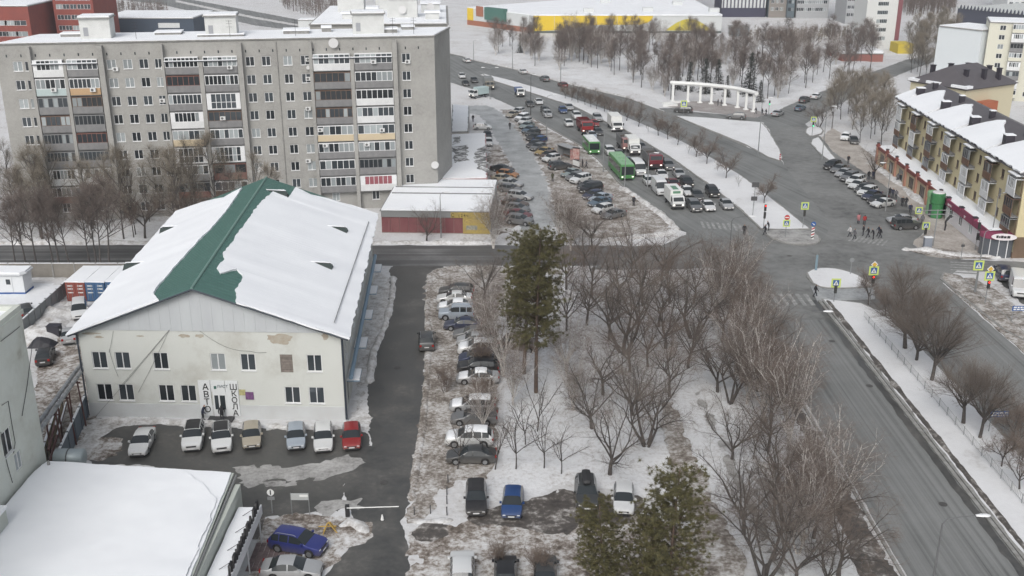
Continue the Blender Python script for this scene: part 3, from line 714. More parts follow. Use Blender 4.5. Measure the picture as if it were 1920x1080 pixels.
# ---- driving school: two storeys, green metal gable roof under sliding snow
SCH_A, SCH_B = (-41.4, 92.3), (-16.2, 91.4)
sch = thing('school_building', 'two storey pale plastered driving school with green gable roof half covered in snow', 'building')
F = Facade(SCH_A, SCH_B, 0, 9.2); SD = 40.0
PLAST = ramp_mat('stained_plaster', [(.26,(.30,.275,.235)),(.36,(.47,.47,.435)),(.5,(.565,.58,.55)),(.8,(.60,.615,.59))], .22, rough=.9, bump=.08, scale2=2.5, amt2=.12)
PLINTH = mat('painted_plinth', (.55,.57,.575), .85, (.50,.51,.51), .4)
for pxx in (189, 232, 303, 410, 466, 590):
    u, z = F.px(pxx, 688); window(sch, F, u, 5.15, 1.45, 1.75, 1)
for pxx in (200, 240, 315, 356, 550, 595):
    u, z = F.px(pxx, 757); window(sch, F, u, 1.75, 1.5, 1.75, 1)
u, z = F.px(538, 690); F.rects.append((u-.6, u+.6, 5.0, 6.9))
bd = MB(); F.box(bd, u-.6, u+.6, 5.0, 6.9, -.14, -.10); bw = bd.build('boarded_window', mat('weathered_boards', (.16,.14,.125), .9), sch)
for k in range(7):
    p = MB(); F.box(p, u-.6, u+.6, 5.02+k*.27, 5.02+k*.27+.25, -.10, -.05 - .012*(k % 3)); p.build('board', mat('grey_board', (.22,.19,.17), .9, (.15,.13,.115), 3, rnd=.2), bw)
w = MB(); F.wall(w, 0)
DD = Vector((-.055,.9985,0)); wr = Facade(SCH_B, (SCH_B[0]+DD.x*SD, SCH_B[1]+DD.y*SD), 0, 9.2)
for i in range(9):
    wr.rects.append((3+i*4.1, 4.4+i*4.1, 5.2, 6.9))
    window(sch, wr, 3.7+i*4.1, 5.2, 1.4, 1.7, 1); wr.rects.pop()
    if i % 2 == 0: wr.rects.append((3+i*4.1, 4.4+i*4.1, .3, 2.7)); d_ = MB(); wr.box(d_, 3+i*4.1, 4.4+i*4.1, .05, 2.7, -.15, -.08); d_.build('door', mat('dark_door', (.05,.055,.065), .5), sch); 
wr.wall(w, 0)
wl_ = Facade((SCH_A[0]+DD.x*SD, SCH_A[1]+DD.y*SD), SCH_A, 0, 9.2); wl_.wall(w, 0)
bk = Facade((SCH_B[0]+DD.x*SD, SCH_B[1]+DD.y*SD), (SCH_A[0]+DD.x*SD, SCH_A[1]+DD.y*SD), 0, 9.2); bk.wall(w, 0)
w.build('wall', PLAST, sch)
pl = MB(); F.box(pl, -.02, F.L+.02, 0, 1.45, .0, .05)
pl.build('plinth', PLINTH, sch)
g = MB(); uc = F.px(365, 560)[0]
EA = 9.15; RZ = 13.75
apx = uc
g.add([F.pt(0,9.2,.06), F.pt(F.L,9.2,.06), F.pt(F.L*.999,9.3,.06), F.pt(apx,RZ-.1,.06), F.pt(0.001,9.3,.06)], [(0,1,2,3,4)])
gb = g.build('gable', mat('grey_cladding', (.50,.525,.54), .6, (.46,.48,.50), .5, stretch=(1,1,.2)), sch)
for k in range(1, 25):
    tr = MB()
    uu = F.L*k/25; zt = 9.3 + (RZ-.3-9.3) * (uu/apx if uu < apx else (F.L-uu)/(F.L-apx))
    F.box(tr, uu-.02, uu+.02, 9.3, zt, .06, .08)
    tr.build('cladding_rib', MATS['grey_cladding'], sch)
GREEN = mat('green_metal_roof', (.055,.135,.115), .5, (.07,.16,.137), 1.2, spec=.5)
OV = .75
yb = SD + 1.5
def rp(u, z, dep, F=F): return F.pt(u, z) + DD*dep
eL = (-.75, EA-.25); eR = (F.L+.75, EA-.25)
rf = MB(); th = .16
for e in (eL, eR):
    a, b, c, d = rp(e[0], e[1], -OV), rp(apx, RZ, -OV), rp(apx, RZ, yb), rp(e[0], e[1], yb)
    dn = Vector((0,0,-th)); rf.add([a,b,c,d,a+dn,b+dn,c+dn,d+dn], [(0,1,2,3),(7,6,5,4),(0,4,5,1),(1,5,6,2),(2,6,7,3),(3,7,4,0)])
roof = rf.build('roof', GREEN, sch)
cap = MB(); cap.tube([rp(apx,RZ+.03,-OV), rp(apx,RZ+.03,yb)], .13, 6); cap.build('ridge_cap', mat('ridge_metal', (.14,.24,.21), .45), roof)
rib = MB()
for e in (eL, eR):
    for k in range(1, 60):
        dd = -OV + (yb+OV)*k/60; q0, q1 = rp(e[0],e[1]+.015,dd), rp(apx,RZ+.015,dd)
        n_ = DD * .03; up = Vector((0,0,.03)); rib.add([q0, q0+n_, q0+n_+up, q0+up, q1, q1+n_, q1+n_+up, q1+up], [(0,1,5,4),(1,2,6,5),(2,3,7,6),(3,0,4,7)])
rib.build('seam', GREEN, roof)
vg = MB()
for e in (eL, eR):
    vg.tube([rp(e[0],e[1]-.1,-OV-.02), rp(apx,RZ-.1,-OV-.02)], .09, 4)
vg.build('verge_board', mat('dark_navy_trim', (.035,.045,.06), .5), roof)
def plane_px(px, py, p0, n):
    u = (px-960)/FPX; v = (py-540)/FPX; d = Vector((u, cT-v*sT, -sT-v*cT)); o = Vector((0,0,CH))
    return o + d * ((p0-o).dot(n)/d.dot(n))
def snow_on_plane(name, pts, p0, n, th, m, par, seed=0, amp=.12, clampf=None):
    P = [plane_px(x, y, p0, n) for x, y in pts]
    if clampf: P = [clampf(p) for p in P]
    e1 = (P[1]-P[0]).normalized(); e2 = n.cross(e1)
    Q = [Vector(((p-P[0]).dot(e1), (p-P[0]).dot(e2))) for p in P]
    Q = jitter_poly(Q, .6, amp, seed, .9)
    B = [P[0] + e1*q.x + e2*q.y for q in Q]
    tri = tessellate_polygon([[Vector((q.x, q.y, 0)) for q in Q]]); k = len(B)
    lo = [b + n*.01 for b in B]; hi = [b + n*(th*(.8+.4*noise.noise(b*.4))) for b in B]
    fs = []
    for t in tri:
        a, b, c = [Q[i] for i in t]
        if (b-a).cross(c-a) < 0: t = (t[0], t[2], t[1])
        fs.append(tuple(i+k for i in t))
    A = sum(Q[i].x*Q[(i+1)%k].y-Q[(i+1)%k].x*Q[i].y for i in range(k))
    for i in range(k):
        j = (i+1) % k; fs.append((i, j, k+j, k+i) if A > 0 else (j, i, k+i, k+j))
    mb = MB(); mb.add(lo+hi, fs); return mb.build(name, m, par)
nR = (rp(apx,RZ,yb)-rp(apx,RZ,-OV)).cross(rp(eR[0],eR[1],0)-rp(apx,RZ,0)); nR = nR if nR.z > 0 else -nR; nR.normalize()
nL = (rp(apx,RZ,yb)-rp(apx,RZ,-OV)).cross(rp(eL[0],eL[1],0)-rp(apx,RZ,0)); nL = nL if nL.z > 0 else -nL; nL.normalize()
fa, fd, fn = F.a, F.d, F.n
def clamp_roof(p):
    dep = -(p-fa).dot(fn) / -DD.dot(fn); u = (p-fa - DD*dep).dot(fd); u2 = min(max(u, eL[0]-.12), eR[0]+.12); o2 = min(max(dep, -OV-.1), yb+.1)
    if u2 <= apx: z = eL[1] + (RZ-eL[1])*(u2-eL[0])/(apx-eL[0])
    else: z = RZ + (eR[1]-RZ)*(u2-apx)/(eR[0]-apx)
    return fa + fd*u2 + DD*o2 + Vector((0,0,z))
snow_on_plane('roof_snow', [(700,680),(540,625),(437,580),(443,545),(456,522),(444,507),(414,515),(405,503),(421,488),(417,476),(431,461),(446,438),(466,410),(486,384),(501,370),(514,358),(530,357),(533,366),(540,374),(548,360),(553,353),(582,366),(640,381),(700,388),(760,396)], rp(apx,RZ,0), nR, .22, SNOW_ROOF, roof, 1, .10, clamp_roof)
snow_on_plane('roof_snow', [(60,660),(120,640),(283,585),(288,552),(301,534),(330,500),(371,455),(402,424),(431,389),(454,354),(420,372),(380,380),(300,380),(180,400),(60,560)], rp(apx,RZ,0), nL, .22, SNOW_ROOF, roof, 2, .08, clamp_roof)
VM = mat('vent_dark', (.022,.036,.034), .6)
for (x, y, e, nn) in ((318,432,-1,nL),(252,500,-1,nL),(634,432,1,nR),(604,500,1,nR),(522,364,1,nR)):
    p = plane_px(x, y, rp(apx,RZ,0), nn)
    m = MB(); sl = Vector((fd.x*e, fd.y*e, -abs(RZ-EA)/(F.L/2))).normalized()
    w_ = fn*1.0; lowp = p + sl*1.2
    m.add([p - sl*1.5, lowp + w_*.8, lowp - w_*.8, lowp + Vector((0,0,.72))], [(0,1,3),(0,3,2),(1,2,3)])
    m.build('roof_vent', VM, roof)
    s_ = MB(); q = [p - sl*1.6, lowp - w_*.85 - sl*.2, lowp + Vector((0,0,.78)) - sl*.2]; s_.add(q + [x_ + Vector((0,0,.1)) for x_ in q], [(3,4,5),(0,1,4,3),(1,2,5,4),(2,0,3,5)]); s_.build('vent_snow', SNOW_ROOF, roof)
for (a, b) in (((700,400),(656,600)),):
    p0 = plane_px(690, 420, rp(apx,RZ,0), nR); p1 = plane_px(625, 610, rp(apx,RZ,0), nR)
    m = MB(); m.tube([p0+nR*.32, p1+nR*.32], .05, 5)
    for k in range(14): q = p0.lerp(p1, (k+.5)/14); m.tube([q+nR*.1, q+nR*.34], .03, 4)
    m.build('snow_guard', mat('steel_rail', (.3,.31,.32), .5, metal=.6), roof)
dp = MB(); dp.tube([F.pt(F.L+.12,9.0,.15), F.pt(F.L+.12,.2,.15)], .11, 8); dp.build('downpipe', MATS['dark_navy_trim'], sch)
dp = MB(); dp.tube([F.pt(-.12,9.0,.12), F.pt(-.12,.2,.12)], .09, 8); dp.build('downpipe', MATS['dark_navy_trim'], sch)
# gas pipe and blue duct along the right wall
m = MB(); m.tube([wr.pt(2,3.6,.5), wr.pt(38,4.3,.5)], .22, 8); m.build('duct', mat('blue_metal', (.20,.30,.40), .5), sch)
for i in range(5):
    m = MB(); wr.box(m, 2.6+i*8.2, 5.2+i*8.2, 2.9, 3.02, 0, 1.3, 0); wr.box(m, 2.6+i*8.2, 5.2+i*8.2, 3.02, 3.14, .02, 1.28, 1); m.build('door_canopy', [MATS['blue_metal'], SNOW_ROOF], sch)
# entrance: door, white panels and lettering
BLK = mat('black_lettering', (.012,.012,.014), .6)
PAN = mat('white_sign_panel', (.68,.70,.71), .5)
for a, b, name in ((379,401,'sign_panel'),(402,428,'sign_panel'),(429,452,'sign_panel')):
    u0, z0 = F.px(a, 783); u1, z1 = F.px(b, 783); zt = 4.1
    m = MB(); F.box(m, u0, u1, (.3 if name == 'sign_panel' and a != 402 else 2.9), zt, .05, .10); m.build(name, PAN, sch)
u0, _ = F.px(388.5, 750); font_letters('АВТО', .92, BLK, sch, F, u0, 3.1, .80, vert=True, out=.12)
u0, _ = F.px(440.5, 750); font_letters('ШКОЛА', .84, BLK, sch, F, u0, 3.15, .70, vert=True, out=.12)
u0, _ = F.px(411, 737); font_letters('ЛИСТ', .38, mat('grey_lettering', (.16,.19,.21), .6), sch, F, u0, 3.35, .28, out=.115)
u0, _ = F.px(405, 737); m = MB(); F.box(m, u0-.12, u0+.12, 3.2, 3.5, .10, .125); m.lathe((0,0), [(.02,0),(.02,.001)], 4); m.build('leaf_emblem', mat('leaf_green', (.04,.12,.10), .6), sch)
u0, _ = F.px(403, 775); u1, _ = F.px(428, 775)
m = MB(); F.box(m, u0, u1, .25, 2.9, .05, .09); dr = m.build('door', PAN, sch)
for a, b in ((.12,.40),(.52,.90)):
    m = MB(); F.box(m, u0+(u1-u0)*a, u0+(u1-u0)*b, 1.0, 2.5, .09, .105); m.build('pane', GLASS, dr)
m = MB(); F.box(m, u0-.5, u1+.6, .0, .25, 0, 1.7); m.build('doorstep', mat('dark_mat', (.05,.05,.052), .9), sch)
for a, z, w_, h_, c in ((457,2.55,.6,.6,(.52,.48,.24)),(470,2.1,.8,.8,(.20,.09,.22))):
    u0, _ = F.px(a, 760); m = MB(); F.box(m, u0-w_/2, u0+w_/2, z, z+h_, .05, .08); m.build('poster', mat('poster%d' % a, c, .6, tuple(x*.6 for x in c), 4), sch)
# plaster that has come off near the eaves
SPALL = mat('bare_plaster', (.36,.31,.25), .95, (.42,.39,.33), 2)
for (x, y, rx, rz_, sd) in ((524,635,1.25,.5,1),(610,630,.35,.35,2),(345,630,.5,.2,3),(375,630,.4,.2,4),(170,625,.9,.12,5),(185,632,.5,.1,6),(262,630,.4,.06,7)):
    u, z = F.px(x, y); P = []
    for k in range(28):
        t = 2*PI*k/28; r_ = 1 + .45*noise.noise(Vector((math.cos(t)*1.6, math.sin(t)*1.6, sd*3.1))) + .2*noise.noise(Vector((math.cos(t)*4, math.sin(t)*4, sd)))
        P.append(F.pt(u+rx*r_*math.cos(t), min(9.15, z+rz_*r_*math.sin(t)), .006))
    m = MB(); m.add(P, [tuple(range(28))]); m.build('spalled_patch', SPALL, sch)
cb = MB()
for (x0,y0,x1,y1,sag) in ((318,618,230,720,.0),(318,618,260,735,.1),(318,618,180,780,.1),(375,620,470,658,.6),(205,655,222,705,.3),(213,620,205,660,.1),(470,658,500,660,.1)):
    a = F.px(x0,y0); b = F.px(x1,y1); pts = [F.pt(a[0]+(b[0]-a[0])*t/8, a[1]+(b[1]-a[1])*t/8 - sag*math.sin(PI*t/8), .08) for t in range(9)]
    cb.tube(pts, .013, 4)
cb.build('cable', mat('cable_black', (.07,.07,.07), .7), sch)
# ---------------------------------------------------------------- shop, yellow block, low buildings, far buildings
def simple_block(name, label, F, depth, zt, wall_m, roof_m=None, cols=(), rows=(), ww=1.3, wh=1.4, over=.2, fm=None, snow=.15, cat='building', bars=1, side=None, sill=False):
    t = thing(name, label, cat)
    for u in cols:
        for z in rows: window(t, F, u, z, ww, wh, bars, fm, sill)
    w = MB(); F.wall(w)
    p = lambda u, z, o: F.pt(u, z, o)
    sides = [(F.pt(F.L,0), F.pt(F.L,0,-depth)), (F.pt(0,0,-depth), F.pt(0,0)), (F.pt(F.L,0,-depth), F.pt(0,0,-depth))]
    for i, (a, b) in enumerate(sides):
        S = Facade(a, b, F.z0, F.z1)
        if side and i in side:
            for u in side[i]:
                for z in rows: window(t, S, u, z, ww, wh, bars, fm, sill)
        S.wall(w)
    w.build('wall', wall_m, t)
    r = MB(); F.box(r, -over, F.L+over, zt, zt+.22, -depth-over, over, 0)
    if snow: F.box(r, .1, F.L-.1, zt+.22, zt+.22+snow, -depth+.1, -.1, 1)
    r.build('roof', [roof_m or CONC, SNOW_ROOF], t)
    return t

# red and yellow corner shop with long snow-covered roofs behind it
SA, SB = (-19.9, 153.3), (-3.3, 152.6)
F = Facade(SA, SB, 0, 3.4); DK = mat('grey_fascia', (.20,.205,.205), .6); MAR = mat('maroon_cladding', (.155,.048,.055), .5, (.19,.075,.075), .6, stretch=(1,1,.3)); YEL = mat('yellow_shop_front', (.40,.30,.08), .6, (.30,.23,.08), 1.2)
shop = thing('corner_shop', 'low shop with maroon panels, yellow corner and wide snowy roof by the street', 'shop')
w = MB(); F.box(w, 0, F.L, 0, 3.35, -19, -.1); w.build('wall', mat('shop_render', (.42,.40,.38), .9), shop)
uy, _ = F.px(868, 420)
for k in range(9):
    m = MB(); F.box(m, uy*k/9+.02, uy*(k+1)/9-.02, .15, 2.55, -.1, .0); m.build('panel', MAR, shop)
m = MB(); F.box(m, 0, F.px(845,400)[0], 2.6, 3.5, -.1, .12); m.build('fascia', DK, shop)
m = MB(); F.box(m, F.px(845,400)[0], F.L, 2.6, 3.5, -.1, .14); m.build('fascia', YEL, shop)
m = MB(); F.box(m, uy, F.L, .1, 2.6, -.1, .05); m.build('panel', YEL, shop)
m = MB(); F.box(m, uy+.5, uy+2.2, .7, 1.4, .05, .09); m.build('poster', mat('shop_poster', (.16,.17,.16), .6, (.35,.33,.25), 3), shop)
m = MB(); F.box(m, uy+.2, F.L-.5, 1.7, 2.3, .05, .08); m.build('poster', mat('shop_poster_text', (.52,.38,.10), .6, (.22,.17,.08), 5, stretch=(1,1,4)), shop)
u0, _ = F.px(849, 400); font_letters('С', .75, BLK, shop, F, u0, 2.75, .5, out=.18); font_letters('(24ч', .6, BLK, shop, F, u0+.95, 2.8, .42, out=.18)
r = MB(); F.box(r, -.2, F.L+.2, 3.5, 3.62, -19, .2, 0); F.box(r, .05, F.L-.05, 3.62, 3.8, -18.8, 0, 1); r.build('roof', [DK, SNOW_ROOF], shop)
r = MB(); F.box(r, .3, F.L-.3, 3.8, 3.95, -9.4, -9.2, 0); F.box(r, .3, F.L-.3, 3.8, 3.92, -13.4, -13.2, 0); r.build('roof_seam', DK, shop)
def low(name, label, pts, h, wm, fascia=None):
    t = thing(name, label, 'building'); P = [G(x, y, h) for x, y in pts]; P = [(p.x, p.y) for p in P]
    m = MB(); m.prism(P, 0, h-.2); m.build('wall', wm, t)
    m = MB(); m.prism(P, h-.2, h-.05); m.build('roof', fascia or DK, t)
    Q = inset([Vector(p) for p in P], .2); Q = jitter_poly(Q, .8, .1, 3); m = MB(); m.prism(Q, h-.05, h+.12); m.build('roof_snow', SNOW_ROOF, t)
    return t
PINKW = mat('pink_fascia', (.36,.22,.22), .7)
low('shop_annexe', 'long low annexe with patchy snow roof and pinkish fascia beside the apartment block', [(822,336),(914,334),(911,250),(846,252)], 3.7, MATS['shop_render'], PINKW)
low('shop_annexe', 'small white roofed annexe at the far end of the apartment block', [(846,247),(878,246),(880,199),(848,196)], 3.9, MATS['shop_render'])
# bare membrane showing through the annexe snow
for pts, sd in (([(846,275),(875,272),(880,300),(850,305)],1),([(888,290),(912,270),(913,322),(895,318)],2),([(850,258),(862,256),(862,268),(848,272)],3)):
    m = sheet('roof_patch', [(p[0], p[1]) for p in [G(x,y,3.82).xy for x,y in pts]], 3.835, ramp_mat('thawed_roof', [(.38,(.10,.10,.10)),(.5,(.25,.25,.25)),(.56,(.7,.71,.72))], .5, scale2=2, amt2=.4), pix=False, amp=.4, seed=sd); 

# ---- cream four-storey block on the right with brown balconies and shops along the pavement
YA, YB = (74.4, 201.5), (71.0, 141.2)
F = Facade(YA, YB, 0, 12.4)
yb = thing('apartment_building', 'cream four storey block with brown balconies and snowy gable roof by the avenue', 'building')
CREAM = mat('cream_render', (.62,.545,.345), .9, (.57,.50,.315), .4); BRB = mat('brown_base_render', (.16,.11,.075), .9, (.13,.09,.06), .6)
BRP = mat('brown_balcony_panel', (.17,.095,.06), .8, (.14,.08,.05), 1.0)
n = 20
for i in range(n):
    u = 1.6 + i*(F.L-3.2)/(n-1)
    for f in range(3): 
        if i % 3 != 1: window(yb, F, u, 4.0+f*2.85, 1.1, 1.4, 1, mat('brown_frame', (.18,.13,.10), .6))
    window(yb, F, u, .9, 1.2, 1.6, 1, MATS['brown_frame'], False)
for i in range(n):
    if i % 3 != 1: continue
    u = 1.6 + i*(F.L-3.2)/(n-1)
    for f in range(3):
        st = R.choice([(BRP,PVC,3,1),(BRP,PVC,4,1),(WHITE_P,PVC,4,1),(BRP,GREYW,3,1),(BRP,BROWN,3,1)])
        balcony(yb, F, u-1.5, u+1.5, 3.2+f*2.85, st, GLASS, o=1.15, h=2.7)
    c_ = MB(); F.box(c_, u-1.55, u+1.55, 11.75, 11.85, 0, 1.25, 0); F.box(c_, u-1.5, u+1.5, 11.85, 11.97, .02, 1.2, 1); c_.build('balcony_roof', [GREYW, SNOW_ROOF], yb)
w = MB(); F.wall(w, 0)
En = Facade(YB, (YB[0]+13, YB[1]+.7), 0, 12.4); Ef = Facade((YA[0]+13, YA[1]+.7), YA, 0, 12.4)
for u in (3,6.5,10):
    for f in range(3): window(yb, En, u, 4+f*2.85, 1.2, 1.4, 1)
En.wall(w); Ef.wall(w); w.build('wall', CREAM, yb)
w = MB(); F.box(w, -.05, F.L+.05, 0, .85, 0, .06); F.box(w, -.05, F.L+.05, 2.55, 3.1, 0, .07); En.box(w, 0, En.L, 0, 3.1, 0, .06); w.build('base', BRB, yb)
dpm = MB()
for u in (0.4, 20, 40, F.L-.3): 
    d = MB(); d.tube([F.pt(u,12.2,.1), F.pt(u,.2,.1)], .06, 6); d.build('downpipe', BRB, yb)
RF = mat('slate_purple_roof', (.085,.078,.085), .55, (.10,.092,.098), .8); EZ, RZ2, RD = 12.3, 15.3, 6.4
def yp(u, o, z): return F.pt(u, z, o)
rf = MB()
for (o0, z0, o1, z1) in ((.7, EZ, -RD, RZ2), (-2*RD-.7, EZ, -RD, RZ2)):
    a, b, c, d = yp(-.6,o0,z0), yp(F.L+.6,o0,z0), yp(F.L+.6,o1,z1), yp(-.6,o1,z1); dn = Vector((0,0,-.15))
    rf.add([a,b,c,d,a+dn,b+dn,c+dn,d+dn], [(0,1,2,3),(7,6,5,4),(0,4,5,1),(1,5,6,2),(2,6,7,3),(3,7,4,0)])
yr = rf.build('roof', RF, yb)
gm_ = MB()
for u in (0, F.L): gm_.add([yp(u,0,12.4), yp(u,-2*RD,12.4), yp(u,-RD,RZ2-.2)], [(0,1,2)])
gm_.build('gable', CREAM, yb)
nn = (yp(F.L,0,EZ)-yp(0,0,EZ)).cross(yp(0,-RD,RZ2)-yp(0,.7,EZ)); nn = nn if nn.z > 0 else -nn; nn.normalize()
def ysnow(us, tops, sd):
    P0 = yp(0,.7,EZ); e2 = (yp(0,-RD,RZ2)-P0); LL = e2.length; e2.normalize(); e1 = F.d
    pts = [Vector((us[0], .05)), Vector((us[-1], .05))] + [Vector((us[k], tops[k]*LL)) for k in range(len(us)-1, -1, -1)]
    Q = jitter_poly(pts, .6, .12, sd, .9); B = [P0 + e1*q.x + e2*q.y for q in Q]; k = len(B)
    tri = tessellate_polygon([[Vector((q.x,q.y,0)) for q in Q]]); fs = [tuple(i+k for i in t) for t in tri] + [(i,(i+1)%k,k+(i+1)%k,k+i) for i in range(k)]
    mb = MB(); mb.add([b+nn*.01 for b in B]+[b+nn*.28 for b in B], fs); mb.build('roof_snow', SNOW_ROOF, yr)
CHI = 4; seg = F.L/CHI
ysnow([-.3,1,2.5,4.0], [.5,.6,.55,.45], 1)
for k in range(CHI):
    u0 = 4.8 + k*14.2; u1 = min(u0 + 12.4, F.L+.4)
    if u0 > F.L-2: break
    ysnow([u0-.6, u0+.6, u0+2, u0+3.6, u0+5.5, u0+8, u0+10.5, u1, u1+.6], [.18,.50,.80,.90,.78,.66,.60,.52,.30], 5+k)
for u in (3.9, 18.2, 32.4, 46.6, 58):
    m = MB(); F.box(m, u-.55, u+.75, EZ+.8, EZ+2.6, -3.2, -1.9, 0); F.box(m, u-.62, u+.82, EZ+2.6, EZ+2.72, -3.3, -1.8, 1); m.build('chimney', [mat('dark_purple_box', (.028,.024,.034), .6), SNOW_ROOF], yr)
    m = MB(); F.box(m, u-.3, u+.5, EZ+2.2, EZ+3.6, -5.6, -4.8, 0); F.box(m, u-.36, u+.56, EZ+3.6, EZ+3.72, -5.65, -4.75, 1); m.build('chimney', [MATS['dark_purple_box'], SNOW_ROOF], yr)
gt = MB()
for k in range(40): F.box(gt, k*1.5, k*1.5+.9, EZ+.05, EZ+.22, .55, .68)
gt_o = gt.build('gutter_debris', MATS['dark_purple_box'], yr); gt_o['kind'] = 'stuff'
# shops along the foot of the block
shp = thing('shop_row', 'single storey shop row with peach and crimson fronts and snow roof under the cream block', 'shop')
q = [(70.3,198),(69.7,184),(69.2,173),(68.9,160)]
S1 = Facade((70.6,199), (69.0,163), 0, 3.6); S2 = Facade((69.0,160.5), (68.2,143.2), 0, 3.3)
PEACH = mat('peach_render', (.52,.42,.29), .85); SALM = mat('salmon_pier', (.42,.22,.16), .85); RTILE = mat('red_tile', (.20,.055,.045), .7); CRIM = mat('crimson_fascia', (.25,.045,.10), .6); WHT = mat('white_shopfront', (.66,.64,.66), .7)
for i in range(6): 
    window(shp, S1, 3.2+i*5.9, .5, 2.6, 2.0, 2, MATS['brown_frame'], False)
w = MB(); S1.wall(w); w.add([S1.pt(0,0), S1.pt(0,3.6), S1.pt(0,3.6,-3.5), S1.pt(0,0,-3.5)], [(0,1,2,3)]); w.build('wall', PEACH, shp)
for i in range(7):
    u = .3 + i*5.9
    m = MB(); S1.box(m, u-.35, u+.35, 0, 3.5, 0, .3); m.build('pier', SALM, shp)
    m = MB(); S1.box(m, u-.45, u+.45, 3.5, 3.75, -.3, .4, 0); S1.box(m, u-.28, u+.28, 3.75, 4.15, -.15, .25, 0); S1.box(m, u-.35, u+.35, 4.15, 4.25, -.2, .3, 1); m.build('pier_cap', [RTILE, MATS['dark_purple_box']], shp)
    if i < 6: m = MB(); S1.box(m, u+.6, u+5.3, 3.05, 3.6, 0, .25); m.build('tile_band', RTILE, shp)
for i in range(4): window(shp, S2, 2+i*4.2, .9, 1.5, 1.7, 1, PVC, False)
w = MB(); S2.wall(w); w.build('wall', WHT, shp)
for i in range(3):
    m = MB(); S2.box(m, i*5.8, i*5.8+5.7, 2.5, 3.5+.25*(i == 1), 0, .25); m.build('fascia', CRIM, shp)
for i in range(3):
    u = .6+i*5.7; m = MB(); S2.box(m, u-.35, u+.35, 3.3, 3.8, -.2, .35, 0); S2.box(m, u-.42, u+.42, 3.8, 3.95, -.25, .4, 1); m.build('pier_cap', [CRIM, MATS['dark_purple_box']], shp)
m = MB(); m.add([S1.pt(0,3.55), S1.pt(S1.L,3.55), S1.pt(S1.L,3.75,-3.6), S1.pt(0,3.75,-3.6), S2.pt(0,3.45), S2.pt(S2.L,3.45), S2.pt(S2.L,3.7,-3.2), S2.pt(0,3.7,-3.2)], [(0,1,2,3),(4,5,6,7),(1,4,7,2)]); m.build('roof_snow', SNOW_ROOF, shp)
# rounded glass corner entrance with white oval sign board
c = S2.pt(S2.L, 0, -.6); ent = MB(); pts = []
for k in range(13):
    t = PI + PI*.9*k/12 - .15; pts.append((c.x + .9 + 2.6*math.cos(t), c.y + 2.0*math.sin(t)))
ent.prism(pts + [(c.x+3.2, c.y+.6)], 0, 2.7); ent.build('entrance', mat('grey_glazing', (.10,.11,.125), .2), shp)
m = MB(); m.prism([((p[0]-c.x-.9)*1.06+c.x+.9, (p[1]-c.y)*1.08+c.y) for p in pts] + [(c.x+3.2, c.y+.6)], 2.7, 3.35); m.build('fascia', CRIM, shp)
for k in (2,4,6,8,10):
    m = MB(); m.cyl((pts[k][0], pts[k][1]), .06, 0, 2.7, 6); m.build('mullion', PVC, shp)
Fo = Facade((c.x-1.3, c.y-2.0), (c.x+2.2, c.y-2.6), 0, 4)
m = MB(); P = [Fo.pt(1.8+1.7*math.cos(2*PI*k/20), 3.25+.5*math.sin(2*PI*k/20), .1) for k in range(20)]; m.add(P + [p-Fo.n*.1 for p in P], [tuple(range(20))]+[(k,(k+1)%20,20+(k+1)%20,20+k) for k in range(20)]); m.build('oval_sign', mat('oval_white', (.72,.68,.70), .5), shp)
m = MB()
for k, (a, b, h_) in enumerate(((.75,1.05,.36),(1.12,1.3,.3),(1.36,1.7,.36),(1.76,2.1,.3),(2.2,2.6,.36))): Fo.box(m, a, b, 3.1, 3.1+h_, .1, .13)
o = m.build('sign_lettering', BLK, shp); o['kind'] = 'stuff'
font_letters('цветы', .5, WHT, shp, S2, 1.2, 2.75, .32, out=.28); font_letters('24', .5, WHT, shp, S2, 8.2, 2.75, .32, out=.28)
# green round kiosk tower between the two fronts
kt = thing('kiosk', 'round green kiosk tower between the peach and crimson shop fronts', 'kiosk', (68.0, 161.8, 0))
GRN = mat('kiosk_green', (.04,.17,.06), .5, (.05,.21,.08), 1.5)
m = MB(); m.lathe((0,0), [(1.0,0),(1.0,2.4),(1.1,2.5),(1.1,4.0),(1.0,4.1)], 16); m.build('drum', GRN, kt)
m = MB(); m.lathe((0,0), [(.95,4.1),(.9,4.25),(.3,4.3)], 16); m.build('cap', MATS['white_shopfront'], kt)
m = MB(); m.lathe((-.1,1.9), [(.8,0),(.8,2.9),(.88,3.0),(.88,3.8),(.7,3.9)], 14); m.build('side_drum', mat('pale_green', (.20,.36,.20), .5), kt)
m = MB(); m.box(-1.12,-.95,-.4,.4,.2,2.2); m.build('door', GLASS, kt)

